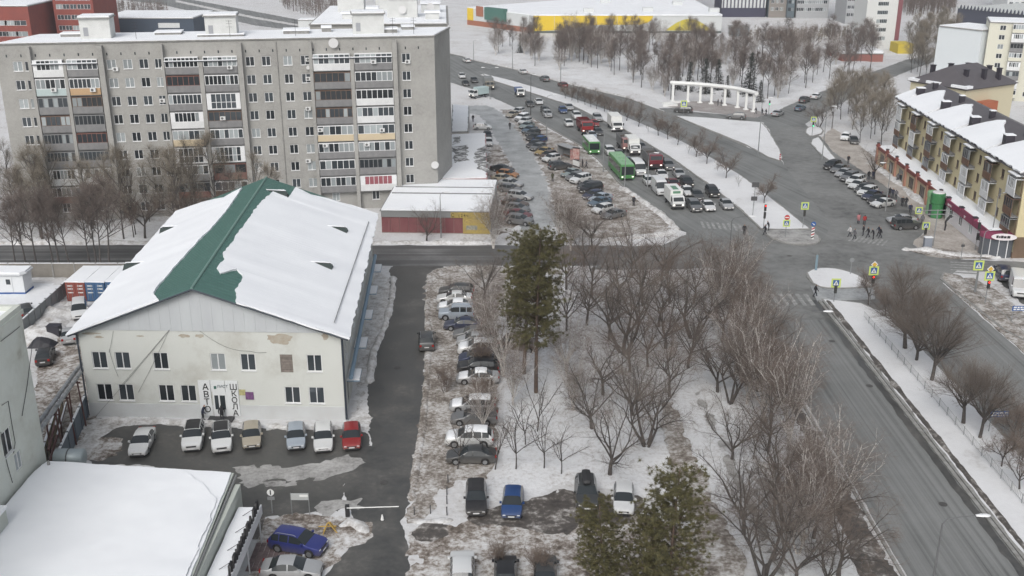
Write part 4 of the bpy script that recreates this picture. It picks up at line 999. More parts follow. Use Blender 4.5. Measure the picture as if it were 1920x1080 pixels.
# ---- dark roofed block behind
DA, DB = G(1712,178), G(1815,196)
_a, _b = G(1708,153,11.5), G(1812,170,11.5); F = Facade((_a.x,_a.y), (_b.x,_b.y), 0, 11.5)
db = simple_block('apartment_building', 'cream block with dark hipped roof and black chimneys behind the cream four storey one', F, 16, 11.5, mat('pale_cream_render', (.55,.50,.36), .9), RF, cols=[F.L*c for c in (.1,.3,.5,.7,.9)], rows=(1.5,4.4,7.3), snow=0)
rm = MB(); c0 = [F.pt(-.6,11.75,.6), F.pt(F.L+.6,11.75,.6), F.pt(F.L+.6,11.75,-16.6), F.pt(-.6,11.75,-16.6)]; r0, r1 = F.pt(F.L/2,15.5,-4), F.pt(F.L/2,15.5,-12)
rm.add(c0+[r0,r1], [(0,1,4),(1,2,5,4),(2,3,5),(3,0,4,5)]); dr = rm.build('hipped_roof', RF, db)
for u,o in [(F.L*a_, b_) for a_, b_ in ((.15,-4),(.2,-9),(.3,-13),(.75,-4),(.85,-8),(.9,-12),(.65,-13.5))]:
    m = MB(); F.box(m, u-.4,u+.4,12,14.9,o-.4,o+.4,0); F.box(m, u-.5,u+.5,14.9,15.05,o-.5,o+.5,0); m.build('chimney', MATS['dark_purple_box'], dr)
for u0,u1,o0,o1,z in ((-.4,F.L*.16,.5,-1.2,11.95),(F.L*.3,F.L*.55,.5,-1.0,11.95),(F.L*.75,F.L+.4,.5,-1.5,11.95)):
    m = MB(); F.box(m, u0,u1,11.78,12.35,o1,o0); m.build('roof_snow', SNOW_ROOF, dr)
m = MB(); F.box(m, F.L+.02, F.L+2.2, 0, 9, -8, -3); m.build('stair_tower', mat('orange_cladding', (.38,.12,.06), .7), db)

# ---- tall white blind gable and pale block at the right edge
F = Facade((112.6,283), (119.4,272), 0, 17)
tb = simple_block('apartment_building', 'tall block with blank white gable wall standing behind the dark roofed house', F, 12, 17, mat('blank_white_wall', (.66,.70,.72), .8), CONC, snow=.2)
F = Facade((120.6,271), (143,263), 0, 19.2)
tb2 = simple_block('apartment_building', 'pale cream nine storey block with ribbon balconies at the right edge', F, 12, 19.2, mat('pale_panel', (.60,.59,.50), .9), CONC, cols=(3.2,10.8,18.5), rows=[1.2+2.32*k for k in range(8)], snow=.2, ww=1.4, wh=1.2)
for c in (6.9, 14.5):
    for k in range(8):
        balcony(tb2, F, c-1.5, c+1.5, .8+2.32*k, R.choice([(WHITE_P,PVC,4,1),(MATS['pale_panel'],PVC,4,1),(Gp,GREYW,3,1)]), GLASS, o=1.0, h=2.28, par_h=.85)

# ---- white tower, far towers, stadium-like dark hall
def tower(name, label, px0, px1, pyb, h, depth, wm, cols, rowh, fm=None, ww=1.4, wh=1.5, base=None, strips=None, z0=3):
    a, b = G(px0, pyb), G(px1, pyb); F = Facade((a.x,a.y), (b.x,b.y), 0, h)
    t = thing(name, label, 'building')
    rows = int((h-z0-1)/rowh)
    for c in cols:
        for k in range(rows): window(t, F, F.L*c, z0+k*rowh, ww, wh, 1, fm or PVC, False)
    w = MB(); F.wall(w); 
    S = Facade(F.pt(F.L,0), F.pt(F.L,0,-depth), 0, h); S2 = Facade(F.pt(0,0,-depth), F.pt(0,0), 0, h); S.wall(w, 1); S2.wall(w, 1)
    w.build('wall', wm if isinstance(wm, list) else [wm, wm], t)
    r = MB(); F.box(r, -.2, F.L+.2, h, h+.4, -depth-.2, .2); r.build('roof', CONC, t)
    if base: m = MB(); F.box(m, -.1, F.L+.1, 0, base[0], 0, .3); m.build('base', base[1], t)
    for (u0, u1, m_) in (strips or ()):
        m = MB(); F.box(m, F.L*u0, F.L*u1, 3, h, 0, .25); m.build('strip', m_, t)
    return t, F
OFFW = mat('tower_white', (.60,.61,.60), .8); MARN = mat('tower_maroon', (.20,.075,.085), .8)
t, F = tower('tower_block', 'tall white tower block with a maroon corner standing beyond the park', 1617, 1682, 92, 46, 14, OFFW, (.36,.46,.56), 2.9, fm=mat('tower_rail', (.50,.55,.56), .6), ww=1.25, wh=1.3, strips=[(.88,1.0,MARN)])
# the tower podium
m = MB(); p = F.pt(F.L*.8, 0, 14); m.obox((p.x+1, p.y+6), F.d.xy, 2.6, 4, 0, 3.2); m.build('podium', mat('podium_yellow', (.52,.40,.05), .7), t)
NAVY = mat('navy_base', (.045,.045,.075), .6); GW = mat('grey_white_panel', (.60,.62,.62), .7); GSTR = mat('graphite_strip', (.10,.10,.13), .6)
tower('tower_block', 'far white tower with dark vertical strips, left of the pair behind the yellow mall', 1216, 1298, 20, 50, 18, GW, (), 3, base=(3.4, NAVY), strips=[(k/12+.02, k/12+.05, GSTR) for k in range(12)])
tower('tower_block', 'far white tower with dark vertical strips, right of the pair behind the yellow mall', 1352, 1434, 32, 50, 18, [GW, NAVY], (), 3, base=(4, NAVY), strips=[(k/12+.02, k/12+.05, GSTR) for k in range(12)])
BRT = mat('taupe_panel', (.24,.22,.20), .8); TEA = mat('dark_teal_panel', (.10,.13,.15), .7)
tower('tower_block', 'far taupe tower with small windows between white and grey towers', 1440, 1474, 33, 50, 16, [BRT, TEA], (.2,.45,.7), 3.2)
tower('tower_block', 'far teal glazed tower beside the taupe one', 1475, 1488, 34, 50, 16, TEA, (.3,.7), 3.2, fm=TEA)
tower('tower_block', 'wide far grey tower with white window bands', 1492, 1552, 34, 50, 16, mat('far_grey', (.36,.37,.38), .8), (.06,.17,.28,.4,.52,.64,.76,.88), 3.1, ww=1.7)
tower('tower_block', 'far grey tower just left of the tall white one', 1584, 1616, 45, 48, 16, MATS['far_grey'], (.15,.38,.62,.85), 3.1, ww=1.5)
F = Facade(G(1792,45), G(2010,70), 0, 15)
hall = thing('sports_hall', 'huge dark hall with saw toothed top edge at the top right', 'building')
m = MB(); F.box(m, 0, F.L, 0, 6.4, -60, 0); m.build('wall', mat('dark_hall', (.055,.06,.085), .7), hall)
m = MB(); F.box(m, -.3, F.L+.3, 6.4, 6.9, -60, .3); m.build('roof', mat('pale_hall_roof', (.52,.54,.53), .8), hall)
for k in range(30):
    m = MB(); u = 1 + k*(F.L-2)/30; m.add([F.pt(u,6.4,.35), F.pt(u+1.2,6.4,.35), F.pt(u+.6,8,.35), F.pt(u,6.4,.0), F.pt(u+1.2,6.4,.0), F.pt(u+.6,8,.0)], [(0,1,2),(5,4,3),(0,2,5,3),(1,4,5,2),(0,3,4,1)]); m.build('tooth', MATS['dark_hall'], hall)
tower('tower_block', 'far pale tower with a grid of windows in the top right corner', 1886, 1960, 22, 45, 16, GW, (.1,.25,.4,.55,.7,.85), 3.0, ww=1.7)

# ---- yellow shopping mall
ma, mb_, mc = G(1000, 62), G(1352, 62), G(878, 46)
mall = thing('shopping_mall', 'wide shopping mall with yellow and grey curved panels and snowy roof beyond the park', 'mall')
MG = mat('mall_grey', (.55,.57,.57), .6); MY = mat('mall_yellow', (.66,.47,.03), .55); MGR = mat('mall_green', (.06,.15,.125), .6); MRED = mat('mall_red', (.32,.13,.08), .7)
H_ = 6.6
F = Facade(ma, mb_, 0, H_); Fl = Facade(mc, ma, 0, H_)
w = MB(); F.wall(w); Fl.wall(w); S = Facade(F.pt(F.L,0), F.pt(F.L,0,-150), 0, H_); S.wall(w); S = Facade(Fl.pt(0,0,-60), Fl.pt(0,0), 0, H_); S.wall(w); w.build('wall', MG, mall)
rp_ = [F.pt(F.L,0,.3), F.pt(F.L,0,-150), Fl.pt(0,0,-90), Fl.pt(0,0,.3), Fl.pt(Fl.L,0,.3)]
m = MB(); m.prism([(p.x,p.y) for p in rp_], H_, H_+.5); m.build('roof', SNOW_ROOF, mall)
def fpoly(par, name, F, uz, m_, out=.12):
    P = [F.pt(u, z, out) for u, z in uz]; k = len(P); mb = MB(); mb.add(P + [p - F.n*(out-.02) for p in P], [tuple(range(k))] + [(i,(i+1)%k,k+(i+1)%k,k+i) for i in range(k)]); return mb.build(name, m_, par)
u1 = F.px(1222, 40)[0]
fpoly(mall, 'yellow_panel', F, [(0,.8)] + [(u1*.5*t/6, .8+2.2*(t/6)**2) for t in range(1,7)] + [(u1*.55, 3.1),(u1*.9,3.2),(u1*.96,3.8),(u1,5.0),(u1+.5,H_),(0,H_)], MY)
ua, ub = F.px(1248, 50)[0], F.px(1335, 50)[0]
fpoly(mall, 'yellow_panel', F, [(ua + (ub-ua)*t/14, 1.0 + 4.4*math.sin(PI*t/14)) for t in range(15)], mat('mall_olive', (.50,.42,.05), .6))
m = MB(); F.box(m, 0, F.L, 0, .8, 0, .2); m.build('base', mat('mall_base', (.10,.12,.12), .8), mall)
for k in range(1, 9):
    m = MB(); F.box(m, F.L*k/9-.06, F.L*k/9+.06, 1.0, H_, .12, .16); m.build('joint_strip', MATS['mall_grey'], mall)
for a, b, mm, z0 in ((0,.1,MY,2),(.1,.32,MG,2),(.32,.62,MGR,3.2),(.62,.95,MG,1.5)):
    m = MB(); Fl.box(m, Fl.L*a, Fl.L*b, z0, H_+(1.5 if mm is MGR else .2), .02, .5 if mm is not MGR else 2.0); m.build('front_panel', mm, mall)
m = MB(); Fl.box(m, 0, Fl.L, 0, 2, .05, .6); m.build('red_base', MRED, mall)
m = MB(); Fl.box(m, Fl.L*.15, Fl.L*.26, 4, 8, .5, .7); m.build('logo_board', MRED, mall)
for u,o in ((20,-8),(44,-12),(70,-9),(60,-40),(30,-50)):
    m = MB(); F.box(m, u, u+4, H_+.5, H_+2, o-3, o); m.build('roof_unit', GW, mall)

# ---- buildings at the top left: red brick, navy hall
RB = mat('far_red_brick', (.24,.065,.05), .85, (.20,.055,.045), .3); 
def fblock(name, label, px0, px1, pyb, h, depth, wm, cols=(), rows=(), ww=2.2, wh=1.6, snow=.3, fm=None, oy=0):
    a, b = G(px0, pyb), G(px1, pyb+oy); F = Facade(a, b, 0, h)
    return simple_block(name, label, F, depth, h, wm, CONC, [F.L*c for c in cols], rows, ww, wh, snow=snow, fm=fm), F
CRM = mat('far_cream', (.52,.49,.42), .85)
fblock('office_building', 'red brick building with dark glass front at the far left edge', -25, 66, 106, 16, 20, RB, (.4,.6,.8), (3,6.5,10), ww=4)
fblock('office_building', 'larger red brick building with window rows left of the navy hall', 112, 186, 96, 20, 22, RB, (.15,.32,.5,.68,.85), (3.5,7,10.5,14,16.8), ww=2.2)
fblock('office_building', 'cream building between the two red brick ones', 60, 114, 88, 14, 16, CRM, (.2,.5,.8), (3,6.5,10))
fblock('office_building', 'cream taller building rising behind the red brick ones', 60, 190, 52, 12.5, 20, CRM, (.1,.25,.75,.9), (3,6.5,9))
fblock('tower_block', 'far blue glazed tower at the top left', 52, 84, 40, 20, 14, mat('far_blue', (.26,.38,.44), .6), (.2,.5,.8), (4,8,12,15.5), ww=1.5)
t, F = fblock('warehouse', 'low navy blue hall with snowy roof left of the highway', 192, 366, 74, 7.5, 28, mat('far_navy', (.05,.07,.10), .7), (), ())
m = MB(); F.box(m, F.L*.62, F.L*.85, 4.2, 6, .02, .15); m.build('sign_board', GW, t)
fblock('storage_shed', 'low grey shed in front of the navy hall', 285, 352, 88, 3.6, 10, mat('far_shed', (.25,.28,.30), .7), (), ())
fblock('storage_shed', 'small pale hut with snow on it far behind the apartment block', 605, 640, 70, 4, 6, CRM, (), ())
fblock('storage_shed', 'small white shed beside the highway far behind the apartment block', 560, 590, 58, 4, 6, GW, (), ())
road('highway', [(240,-8),(330,-6),(480,22),(640,52),(760,70),(760,88),(640,68),(480,48),(380,26),(300,8),(230,0)], .03, ASPH2, amp=.3)
sheet('snow_strip', [(330,0),(480,32),(640,60),(640,63),(480,36),(330,4)], .06, SNOW_BANK, amp=.3)
fblock('storage_shed', 'long low snow roofed pavilion right of the tower foot among bare trees', 1578, 1655, 116, 2.4, 18, mat('pavilion_wall', (.30,.13,.11), .8), (), (), snow=.8)
fblock('storage_shed', 'flat grey roofed shed beyond the mall car park', 1374, 1404, 68, 3, 9, mat('slate_shed', (.22,.27,.31), .6), (), (), snow=0)

# ---- bottom left: tall pale block end and the low flat-roofed building
BL = thing('apartment_building', 'tall pale plaster building cut by the left edge, wires on its side wall', 'building')
F = Facade((-38.6,76.6), (-38.6,40), 0, 17); F = Facade((-38.6,40), (-38.6,76.6), 0, 17)
PALE = ramp_mat('pale_stained_wall', [(.28,(.34,.33,.28)),(.4,(.53,.55,.50)),(.55,(.60,.63,.585)),(.8,(.64,.67,.63))], .3, rough=.9, scale2=2, amt2=.15, bump=.06)
for u in (F.px(8,770)[0], F.px(25,835)[0]):
    for z in (7.0,10.0): pass
window(BL, F, F.px(14,760)[0]-1.0, 7.6, 1.5, 2.0, 1); window(BL, F, F.px(30,838)[0], 5.6, 1.1, 1.5, 1, sill=False)
for u in (8,13,18,24): window(BL, F, u, 11.5, 1.5, 1.7, 1)
w = MB(); F.wall(w); w.add([F.pt(F.L,0), F.pt(F.L,0,-24), F.pt(F.L,17,-24), F.pt(F.L,17)], [(0,1,2,3)]); w.build('wall', PALE, BL)
m = MB(); F.box(m, -1, F.L+.15, 17, 17.35, -24, .15, 0); F.box(m, -1, F.L-.4, 17.35, 17.37, -23.6, -.45, 1); F.box(m, -1, F.L+.05, 17.35, 17.75, -.4, .05, 0); F.box(m, F.L-.4, F.L+.05, 17.35, 17.75, -24, -.41, 0); m.build('roof', [PALE, SNOW_ROOF], BL)
cb = MB()
for pts in ([(2,760),(14,752),(20,790),(27,830),(24,850)],[(60,640),(50,720),(40,780)],[(0,640),(20,625),(36,612)],[(0,810),(12,870),(22,905)]):
    cb.tube([F.pt(*F.px(x,y), .06) for x, y in pts], .03, 4)
cb.build('cable', MATS['cable_black'], BL)
LB = thing('workshop_building', 'low building with a broad clean snow covered flat roof at the bottom left', 'building')
z = 4.4; P = [G(88,864,z).xy, G(438,886,z).xy, Vector((-21.6,58)), Vector((-21.2,40)), Vector((-38.5,40)), Vector((-38.5,74))]
m = MB(); m.prism(inset([Vector(p) for p in P], .5), 0, z-.25); m.build('wall', PALE, LB)
m = MB(); m.prism(P, z-.25, z-.05); rr = m.build('roof', mat('pale_eaves', (.45,.48,.44), .7), LB)
Q = inset([Vector(p) for p in P], .12)
t_ = []; 
m = MB(); m.prism(jitter_poly(Q, .6, .05, 4), z-.05, z+.08); m.build('roof_snow', SNOW_ROOF, rr)
ragged('snow_drift', [(q.x, q.y) for q in inset([Vector(p) for p in P], .3)], z+.2, SNOW_ROOF, amp=.12, step=.35, seed=71, pix=False, disp=.07, par=rr, kind=None)
m = MB(); g0, g1 = G(440,888,z), Vector((-21.45,52,z)); m.tube([g0+Vector((.12,0,-.15)), g1+Vector((.12,0,-.15))], .08, 6); m.build('gutter', MATS['grey_fascia'], rr)
m = MB(); g0, g1 = G(88,866,z), G(438,887,z); m.tube([g0+Vector((0,.1,-.12)), g1+Vector((0,.1,-.12))], .07, 6); m.build('gutter', MATS['pale_eaves'], rr)
p = G(85,875,z); m = MB(); m.tube([p+Vector((.3,0,0)), p+Vector((.3,0,.5))], .12, 8, 0); m.build('roof_pipe', CONC, rr)
m = MB(); p = Vector((-37.2,63.5,4.5)); m.box(p.x-1.2,p.x+.3,p.y-3,p.y+2.6,4.5,5.9,0); m.box(p.x-1.3,p.x+.4,p.y-3.1,p.y+2.7,5.9,6.1,1); m.build('skylight_box', [MATS['pale_eaves'], SNOW_ROOF], rr)
# canopy with standing letters (seen from behind)
CAN = mat('canopy_white', (.60,.61,.63), .6)
m = MB(); m.box(-21.4,-19.6,55,70.8,2.75,2.95); can = m.build('canopy', CAN, LB)
m = MB(); m.prism(jitter_poly([(-21.35,55.1),(-19.9,55.1),(-19.9,70.7),(-21.35,70.7)], .6, .05), 2.95, 3.1); m.build('canopy_snow', SNOW_ROOF, can)
m = MB(); m.box(-19.62,-19.5,55,70.8,2.5,3.3); m.build('canopy_edge', CAN, can)
Fs = Facade((-19.75,56), (-19.75,70.6), 0, 4)
font_letters('ПЛИИИЛАЛП', 1.25, BLK, can, Fs, 5.8, 3.25, 1.0, out=.12, depth=.14)
for k in range(6):
    m = MB(); m.tube([(-20.7,58+k*2.3,3.1),(-19.75,58+k*2.3,3.75)], .025, 4); m.build('brace', MATS['dark_metal'], can)
for y in (57,62,66.5,70.4):
    m = MB(); m.tube([(-19.7,y,0),(-19.7,y,2.75)], .06, 6); m.build('post', CAN, LB)
m = MB(); m.box(-21.9,-21.5,55,72.5,0,4.1); m.build('side_wall', MATS['pale_eaves'], LB)
# green board fence panel and paving by the canopy
gp = thing('hoarding', 'slanted green hoarding panel beside the lettered canopy', 'panel', (-18.3,60.5,0))
m = MB(); m.box(-.05,.05,-3.2,1.6,.2,1.7); m.build('board', GRN, gp)
m = MB(); m.box(-.1,.1,-3.2,1.6,1.7,1.85); m.build('snow_cap', SNOW_ROOF, gp)
for y in (-3,-.8,1.5): m = MB(); m.tube([(0.1,y,0),(0.1,y,1.75)], .05, 6); m.build('post', CONC, gp)
PT = mat('red_paver', (.14,.10,.10), .85, (.19,.15,.15), 6, rnd=.15)
pm = None
base = sheet('pavement', [(455,968),(500,966),(484,1012),(445,1012)], .035, MUD_DARK, amp=.05)
tm = MB(); tm.box(-.19,.19,-.19,.19,0,.03); tm = tm.mesh('paving_slab', PT)
for i in range(7):
    for j in range(9):
        p = Vector((-19.9 + i*.42, 66.9 + j*.42, .036)); 
        link('paving_slab', tm, base, p)
# ---------------------------------------------------------------- vehicles
TYRE = mat('tyre_rubber', (.022,.022,.023), .85); RIM = mat('alloy_rim', (.32,.33,.34), .4, metal=.6)
CGLASS = mat('car_glass', (.022,.027,.03), .08, spec=.6); HEAD = mat('headlamp', (.72,.74,.75), .15, spec=.7); TAIL = mat('tail_lamp', (.28,.018,.015), .25)
HEAD_ON = mat('headlamp_lit', (1.0,.95,.85), .3, emit=.9)
TRIM = mat('black_trim', (.025,.025,.027), .6); PLATE = mat('number_plate', (.62,.63,.63), .5); RAIL = mat('roof_rail', (.45,.46,.47), .35, metal=.7)
def paint(name, c, metal=.25):
    "car paint under a film of winter road salt, heavier on the lower panels"
    key = 'paint_' + name
    if key in MATS: return MATS[key]
    m = bpy.data.materials.new(key); m.use_nodes = True; MATS[key] = m
    N = m.node_tree.nodes; L = m.node_tree.links; b = N['Principled BSDF']
    tc = N.new('ShaderNodeTexCoord'); sp = N.new('ShaderNodeSeparateXYZ'); L.new(tc.outputs['Object'], sp.inputs[0])
    nz = N.new('ShaderNodeTexNoise'); nz.inputs['Scale'].default_value = 3; nz.inputs['Detail'].default_value = 5; L.new(tc.outputs['Object'], nz.inputs[0])
    mr = N.new('ShaderNodeMapRange'); mr.inputs[1].default_value = .95; mr.inputs[2].default_value = .2; L.new(sp.outputs['Z'], mr.inputs[0])
    ma = N.new('ShaderNodeMath'); ma.operation = 'MULTIPLY'; L.new(mr.outputs[0], ma.inputs[0]); L.new(nz.outputs[0], ma.inputs[1])
    mx = N.new('ShaderNodeMix'); mx.data_type = 'RGBA'; mx.inputs[6].default_value = (*c, 1); mx.inputs[7].default_value = (.19,.175,.16,1)
    L.new(ma.outputs[0], mx.inputs[0]); L.new(mx.outputs[2], b.inputs['Base Color'])
    b.inputs['Metallic'].default_value = metal; b.inputs['Roughness'].default_value = .42; b.inputs['Coat Weight'].default_value = .35; b.inputs['Coat Roughness'].default_value = .2
    return m
PAINTS = {'white': (.70,.71,.71), 'silver': (.40,.41,.42), 'grey': (.16,.165,.17), 'dark grey': (.055,.058,.06), 'black': (.018,.018,.02), 'red': (.28,.018,.02), 'dark red': (.13,.018,.022),
          'blue': (.018,.06,.19), 'dark blue': (.018,.028,.07), 'royal blue': (.03,.04,.19), 'beige': (.40,.36,.29), 'light blue': (.36,.41,.47), 'pink': (.32,.17,.16), 'yellow': (.38,.27,.10), 'orange': (.36,.16,.06), 'green': (.07,.30,.06), 'steel blue': (.09,.14,.19), 'brown': (.09,.06,.045), 'pale green': (.26,.31,.31), 'maroon': (.16,.02,.03)}
for k, v in PAINTS.items(): paint(k, v)

# side profile: stations (x from nose to tail, height of the top line); belt = window sill height
TYPES = {
 'sedan':  dict(L=4.55, W=1.76, H=1.45, belt=.93, top=[(2.27,.50),(2.20,.66),(2.0,.74),(1.1,.92),(1.0,.95),(.28,1.37),(.0,1.43),(-.5,1.45),(-.95,1.38),(-1.55,1.06),(-1.65,1.03),(-2.1,.99),(-2.22,.9),(-2.27,.55)], ws=(1.0,.28), rw=(-.95,-1.55), side=(.75,-1.3), axles=(1.38,-1.25), r=.32),
 'hatch':  dict(L=4.15, W=1.74, H=1.50, belt=.95, top=[(2.07,.50),(2.0,.68),(1.85,.78),(1.15,.95),(1.05,.98),(.35,1.42),(.0,1.48),(-.7,1.50),(-1.4,1.44),(-1.85,1.08),(-2.0,.95),(-2.07,.55)], ws=(1.05,.35), rw=(-1.4,-1.85), side=(.8,-1.6), axles=(1.28,-1.22), r=.31),
 'suv':    dict(L=4.50, W=1.86, H=1.68, belt=1.08, top=[(2.25,.60),(2.18,.85),(2.0,.96),(1.15,1.09),(1.05,1.12),(.40,1.58),(.0,1.66),(-.8,1.68),(-1.7,1.60),(-2.08,1.18),(-2.2,1.0),(-2.25,.6)], ws=(1.05,.40), rw=(-1.7,-2.08), side=(.85,-1.85), axles=(1.36,-1.34), r=.36),
 'wagon':  dict(L=4.60, W=1.78, H=1.52, belt=.95, top=[(2.30,.50),(2.22,.68),(2.0,.76),(1.1,.93),(1.0,.96),(.3,1.42),(.0,1.49),(-.8,1.52),(-1.8,1.44),(-2.15,1.05),(-2.25,.9),(-2.30,.55)], ws=(1.0,.3), rw=(-1.8,-2.15), side=(.75,-1.95), axles=(1.38,-1.35), r=.32),
 'offroad':dict(L=4.3, W=1.72, H=1.85, belt=1.15, top=[(2.15,.7),(2.12,1.02),(2.0,1.08),(1.0,1.14),(.9,1.17),(.55,1.72),(.3,1.82),(-.8,1.85),(-1.95,1.80),(-2.08,1.2),(-2.12,1.1),(-2.15,.6)], ws=(.9,.55), rw=(-1.95,-2.08), side=(.75,-1.9), axles=(1.3,-1.2), r=.37),
 'minivan':dict(L=4.75, W=1.86, H=1.78, belt=1.08, top=[(2.37,.60),(2.3,.82),(2.1,.92),(1.5,1.08),(1.4,1.12),(.6,1.66),(.2,1.75),(-1.0,1.78),(-1.95,1.72),(-2.25,1.15),(-2.33,1.0),(-2.37,.6)], ws=(1.4,.6), rw=(-1.95,-2.25), side=(1.1,-2.1), axles=(1.45,-1.45), r=.34),
 'van':    dict(L=5.7, W=2.02, H=2.55, belt=1.35, top=[(2.85,.65),(2.8,.95),(2.6,1.08),(2.15,1.22),(2.05,1.28),(1.45,2.25),(1.1,2.5),(0,2.55),(-1.5,2.55),(-2.75,2.48),(-2.84,1.5),(-2.85,.6)], ws=(2.05,1.45), rw=None, side=(1.75,.9), axles=(1.85,-1.6), r=.36),
 'minibus':dict(L=5.9, W=2.06, H=2.5, belt=1.3, top=[(2.95,.65),(2.9,.95),(2.7,1.10),(2.3,1.25),(2.2,1.3),(1.6,2.2),(1.3,2.42),(0,2.5),(-1.5,2.5),(-2.85,2.42),(-2.94,1.4),(-2.95,.6)], ws=(2.2,1.6), rw=(-2.85,-2.94), side=(1.9,-2.7), axles=(1.95,-1.7), r=.36),
}
def interp(pts, x):
    for (x0, z0), (x1, z1) in zip(pts, pts[1:]):
        if x1 <= x <= x0: return z0 + (z1-z0)*(x-x0)/(x1-x0 if x1 != x0 else 1)
    return pts[0][1] if x > pts[0][0] else pts[-1][1]
WHEEL = {}
def wheel_mesh(r, w=.21):
    if r not in WHEEL:
        t = MB(); t.tube([(0,-w/2,0),(0,-w/2+.03,0),(0,w/2-.03,0),(0,w/2,0)], [r-.03,r,r,r-.03], 14)
        d = MB(); d.tube([(0,-w/2-.012,0),(0,w/2+.012,0)], r*.64, 10)
        WHEEL[r] = (t.mesh('tyre', TYRE, True), d.mesh('rim', RIM))
    return WHEEL[r]
def car_meshes(kind):
    T = TYPES[kind]; L, W, H, belt, top = T['L'], T['W'], T['H'], T['belt'], T['top']; r = T['r']
    xs = {p[0] for p in top}
    for a in T['axles']:
        for k in range(7): xs.add(round(a + (r+.06)*math.cos(PI*k/6), 3))
    s0, s1 = T['side']; mid = (s0+s1)/2 + .12
    xs |= {s0, s1, mid-.05, mid+.05}
    if kind in ('suv','wagon','minivan','offroad','minibus'): xs |= {s1+.62, s1+.70}
    xs = sorted(xs, reverse=True)
    rows = []
    for x in xs:
        zt = interp(top, x); e = abs(x)/(L/2)
        w = W/2 * (1 - .17*max(0, (e-.72)/.28)**2.2)
        zb = .22 + .10*max(0, (e-.86)/.14)
        for a in T['axles']:
            d = abs(x-a)
            if d < r+.06: zb = max(zb, r + math.sqrt(max(0, (r+.06)**2 - d*d)) - .02)
        bl = min(belt, zt-.05); bl = max(bl, zb+.1)
        k = max(0, min(1, (zt-belt)/(H-belt)))
        wr = w*.95*(1-k) + W/2*(.74 if kind not in ('van','minibus','offroad') else .88)*k
        zs = zt - .03 - .05*k
        zm = zb + (bl-zb)*.5
        rows.append([(x,w*.93,zb),(x,w*.985,zb+.06),(x,w,zm),(x,w*.965,bl),(x,wr,max(zs,bl+.005)),(x,wr*.6,zt-.008),(x,0,zt)])
    n = 7; V = []
    for rw_ in rows: V += rw_ + [(p[0],-p[1],p[2]) for p in rw_[:-1][::-1]]
    m = 13; parts = {'body': [], 'windscreen': [], 'rear_window': []}; cur = None; wi = 0; last = {}
    ws, rwn = T['ws'], T['rw']
    for i in range(len(rows)-1):
        xa, xb = xs[i], xs[i+1]; xm = (xa+xb)/2
        for j in range(m-1):
            f = (i*m+j, (i+1)*m+j, (i+1)*m+j+1, i*m+j+1); jj = min(j, m-2-j); p = 'body'
            if jj in (4,5) and ws[1]-.001 <= xm <= ws[0]: p = 'windscreen'
            elif rwn and jj in (4,5) and rwn[1] <= xm <= rwn[0]: p = 'rear_window'
            elif jj == 3 and s1 <= xm <= s0:
                pillar = abs(xm-mid) < .045 or (kind in ('suv','wagon','minivan','offroad','minibus') and s1+.62 <= xm <= s1+.70)
                if not pillar and interp(top, xm) > belt+.12:
                    sd = 0 if j < 6 else 1
                    if last.get(sd, (-9,0))[0] != i-1: wi += 1; last[sd] = (i, wi)
                    else: last[sd] = (i, last[sd][1])
                    p = 'side_window%d' % last[sd][1]; parts.setdefault(p, [])
            parts[p].append(f)
    parts['body'] += [tuple(range(m)), tuple((len(rows)-1)*m+k for k in range(m-1,-1,-1))]
    out = {}
    for p, fs in parts.items():
        if not fs: continue
        used = sorted({i for f in fs for i in f}); mp = {o: k for k, o in enumerate(used)}
        b = MB(); b.add([V[i] for i in used], [tuple(mp[i] for i in f) for f in fs]); out[p] = b.mesh(p, MATS['paint_white'] if p == 'body' else CGLASS, p == 'body')
        if p == 'body':
            me = out[p]; 
            try: me.set_sharp_from_angle(angle=math.radians(32))
            except Exception: pass
    # snow lying on roof and bonnet
    sn = MB(); idx = {}
    for zone in ((T['ws'][1]+.02, (rwn[0] if rwn else -L/2)-.02), (L/2-.25, T['ws'][0]+.02)):
        lo_, hi_ = min(zone), max(zone)
        rr = [rows[i] for i in range(len(rows)) if lo_ <= xs[i] <= hi_]
        if len(rr) < 2: continue
        vs, fs = [], []
        for q in rr:
            pr = [(q[0][0], q[4][1]*1.0, q[4][2]+.0), (q[0][0], q[4][1]*.93, q[4][2]+.10), (q[0][0], q[5][1], q[5][2]+.13), (q[0][0], 0, q[6][2]+.14)]
            vs += pr + [(a,-b,c) for a,b,c in pr[:-1][::-1]]
        for i in range(len(rr)-1):
            for j in range(6): fs.append((i*7+j, (i+1)*7+j, (i+1)*7+j+1, i*7+j+1))
        fs += [tuple(range(7)), tuple((len(rr)-1)*7+k for k in range(6,-1,-1))]
        sn.add(vs, fs)
    out['snow_cover'] = sn.mesh('snow_cover', SNOW, True)
    return out, T
CARM = {k: car_meshes(k) for k in TYPES}
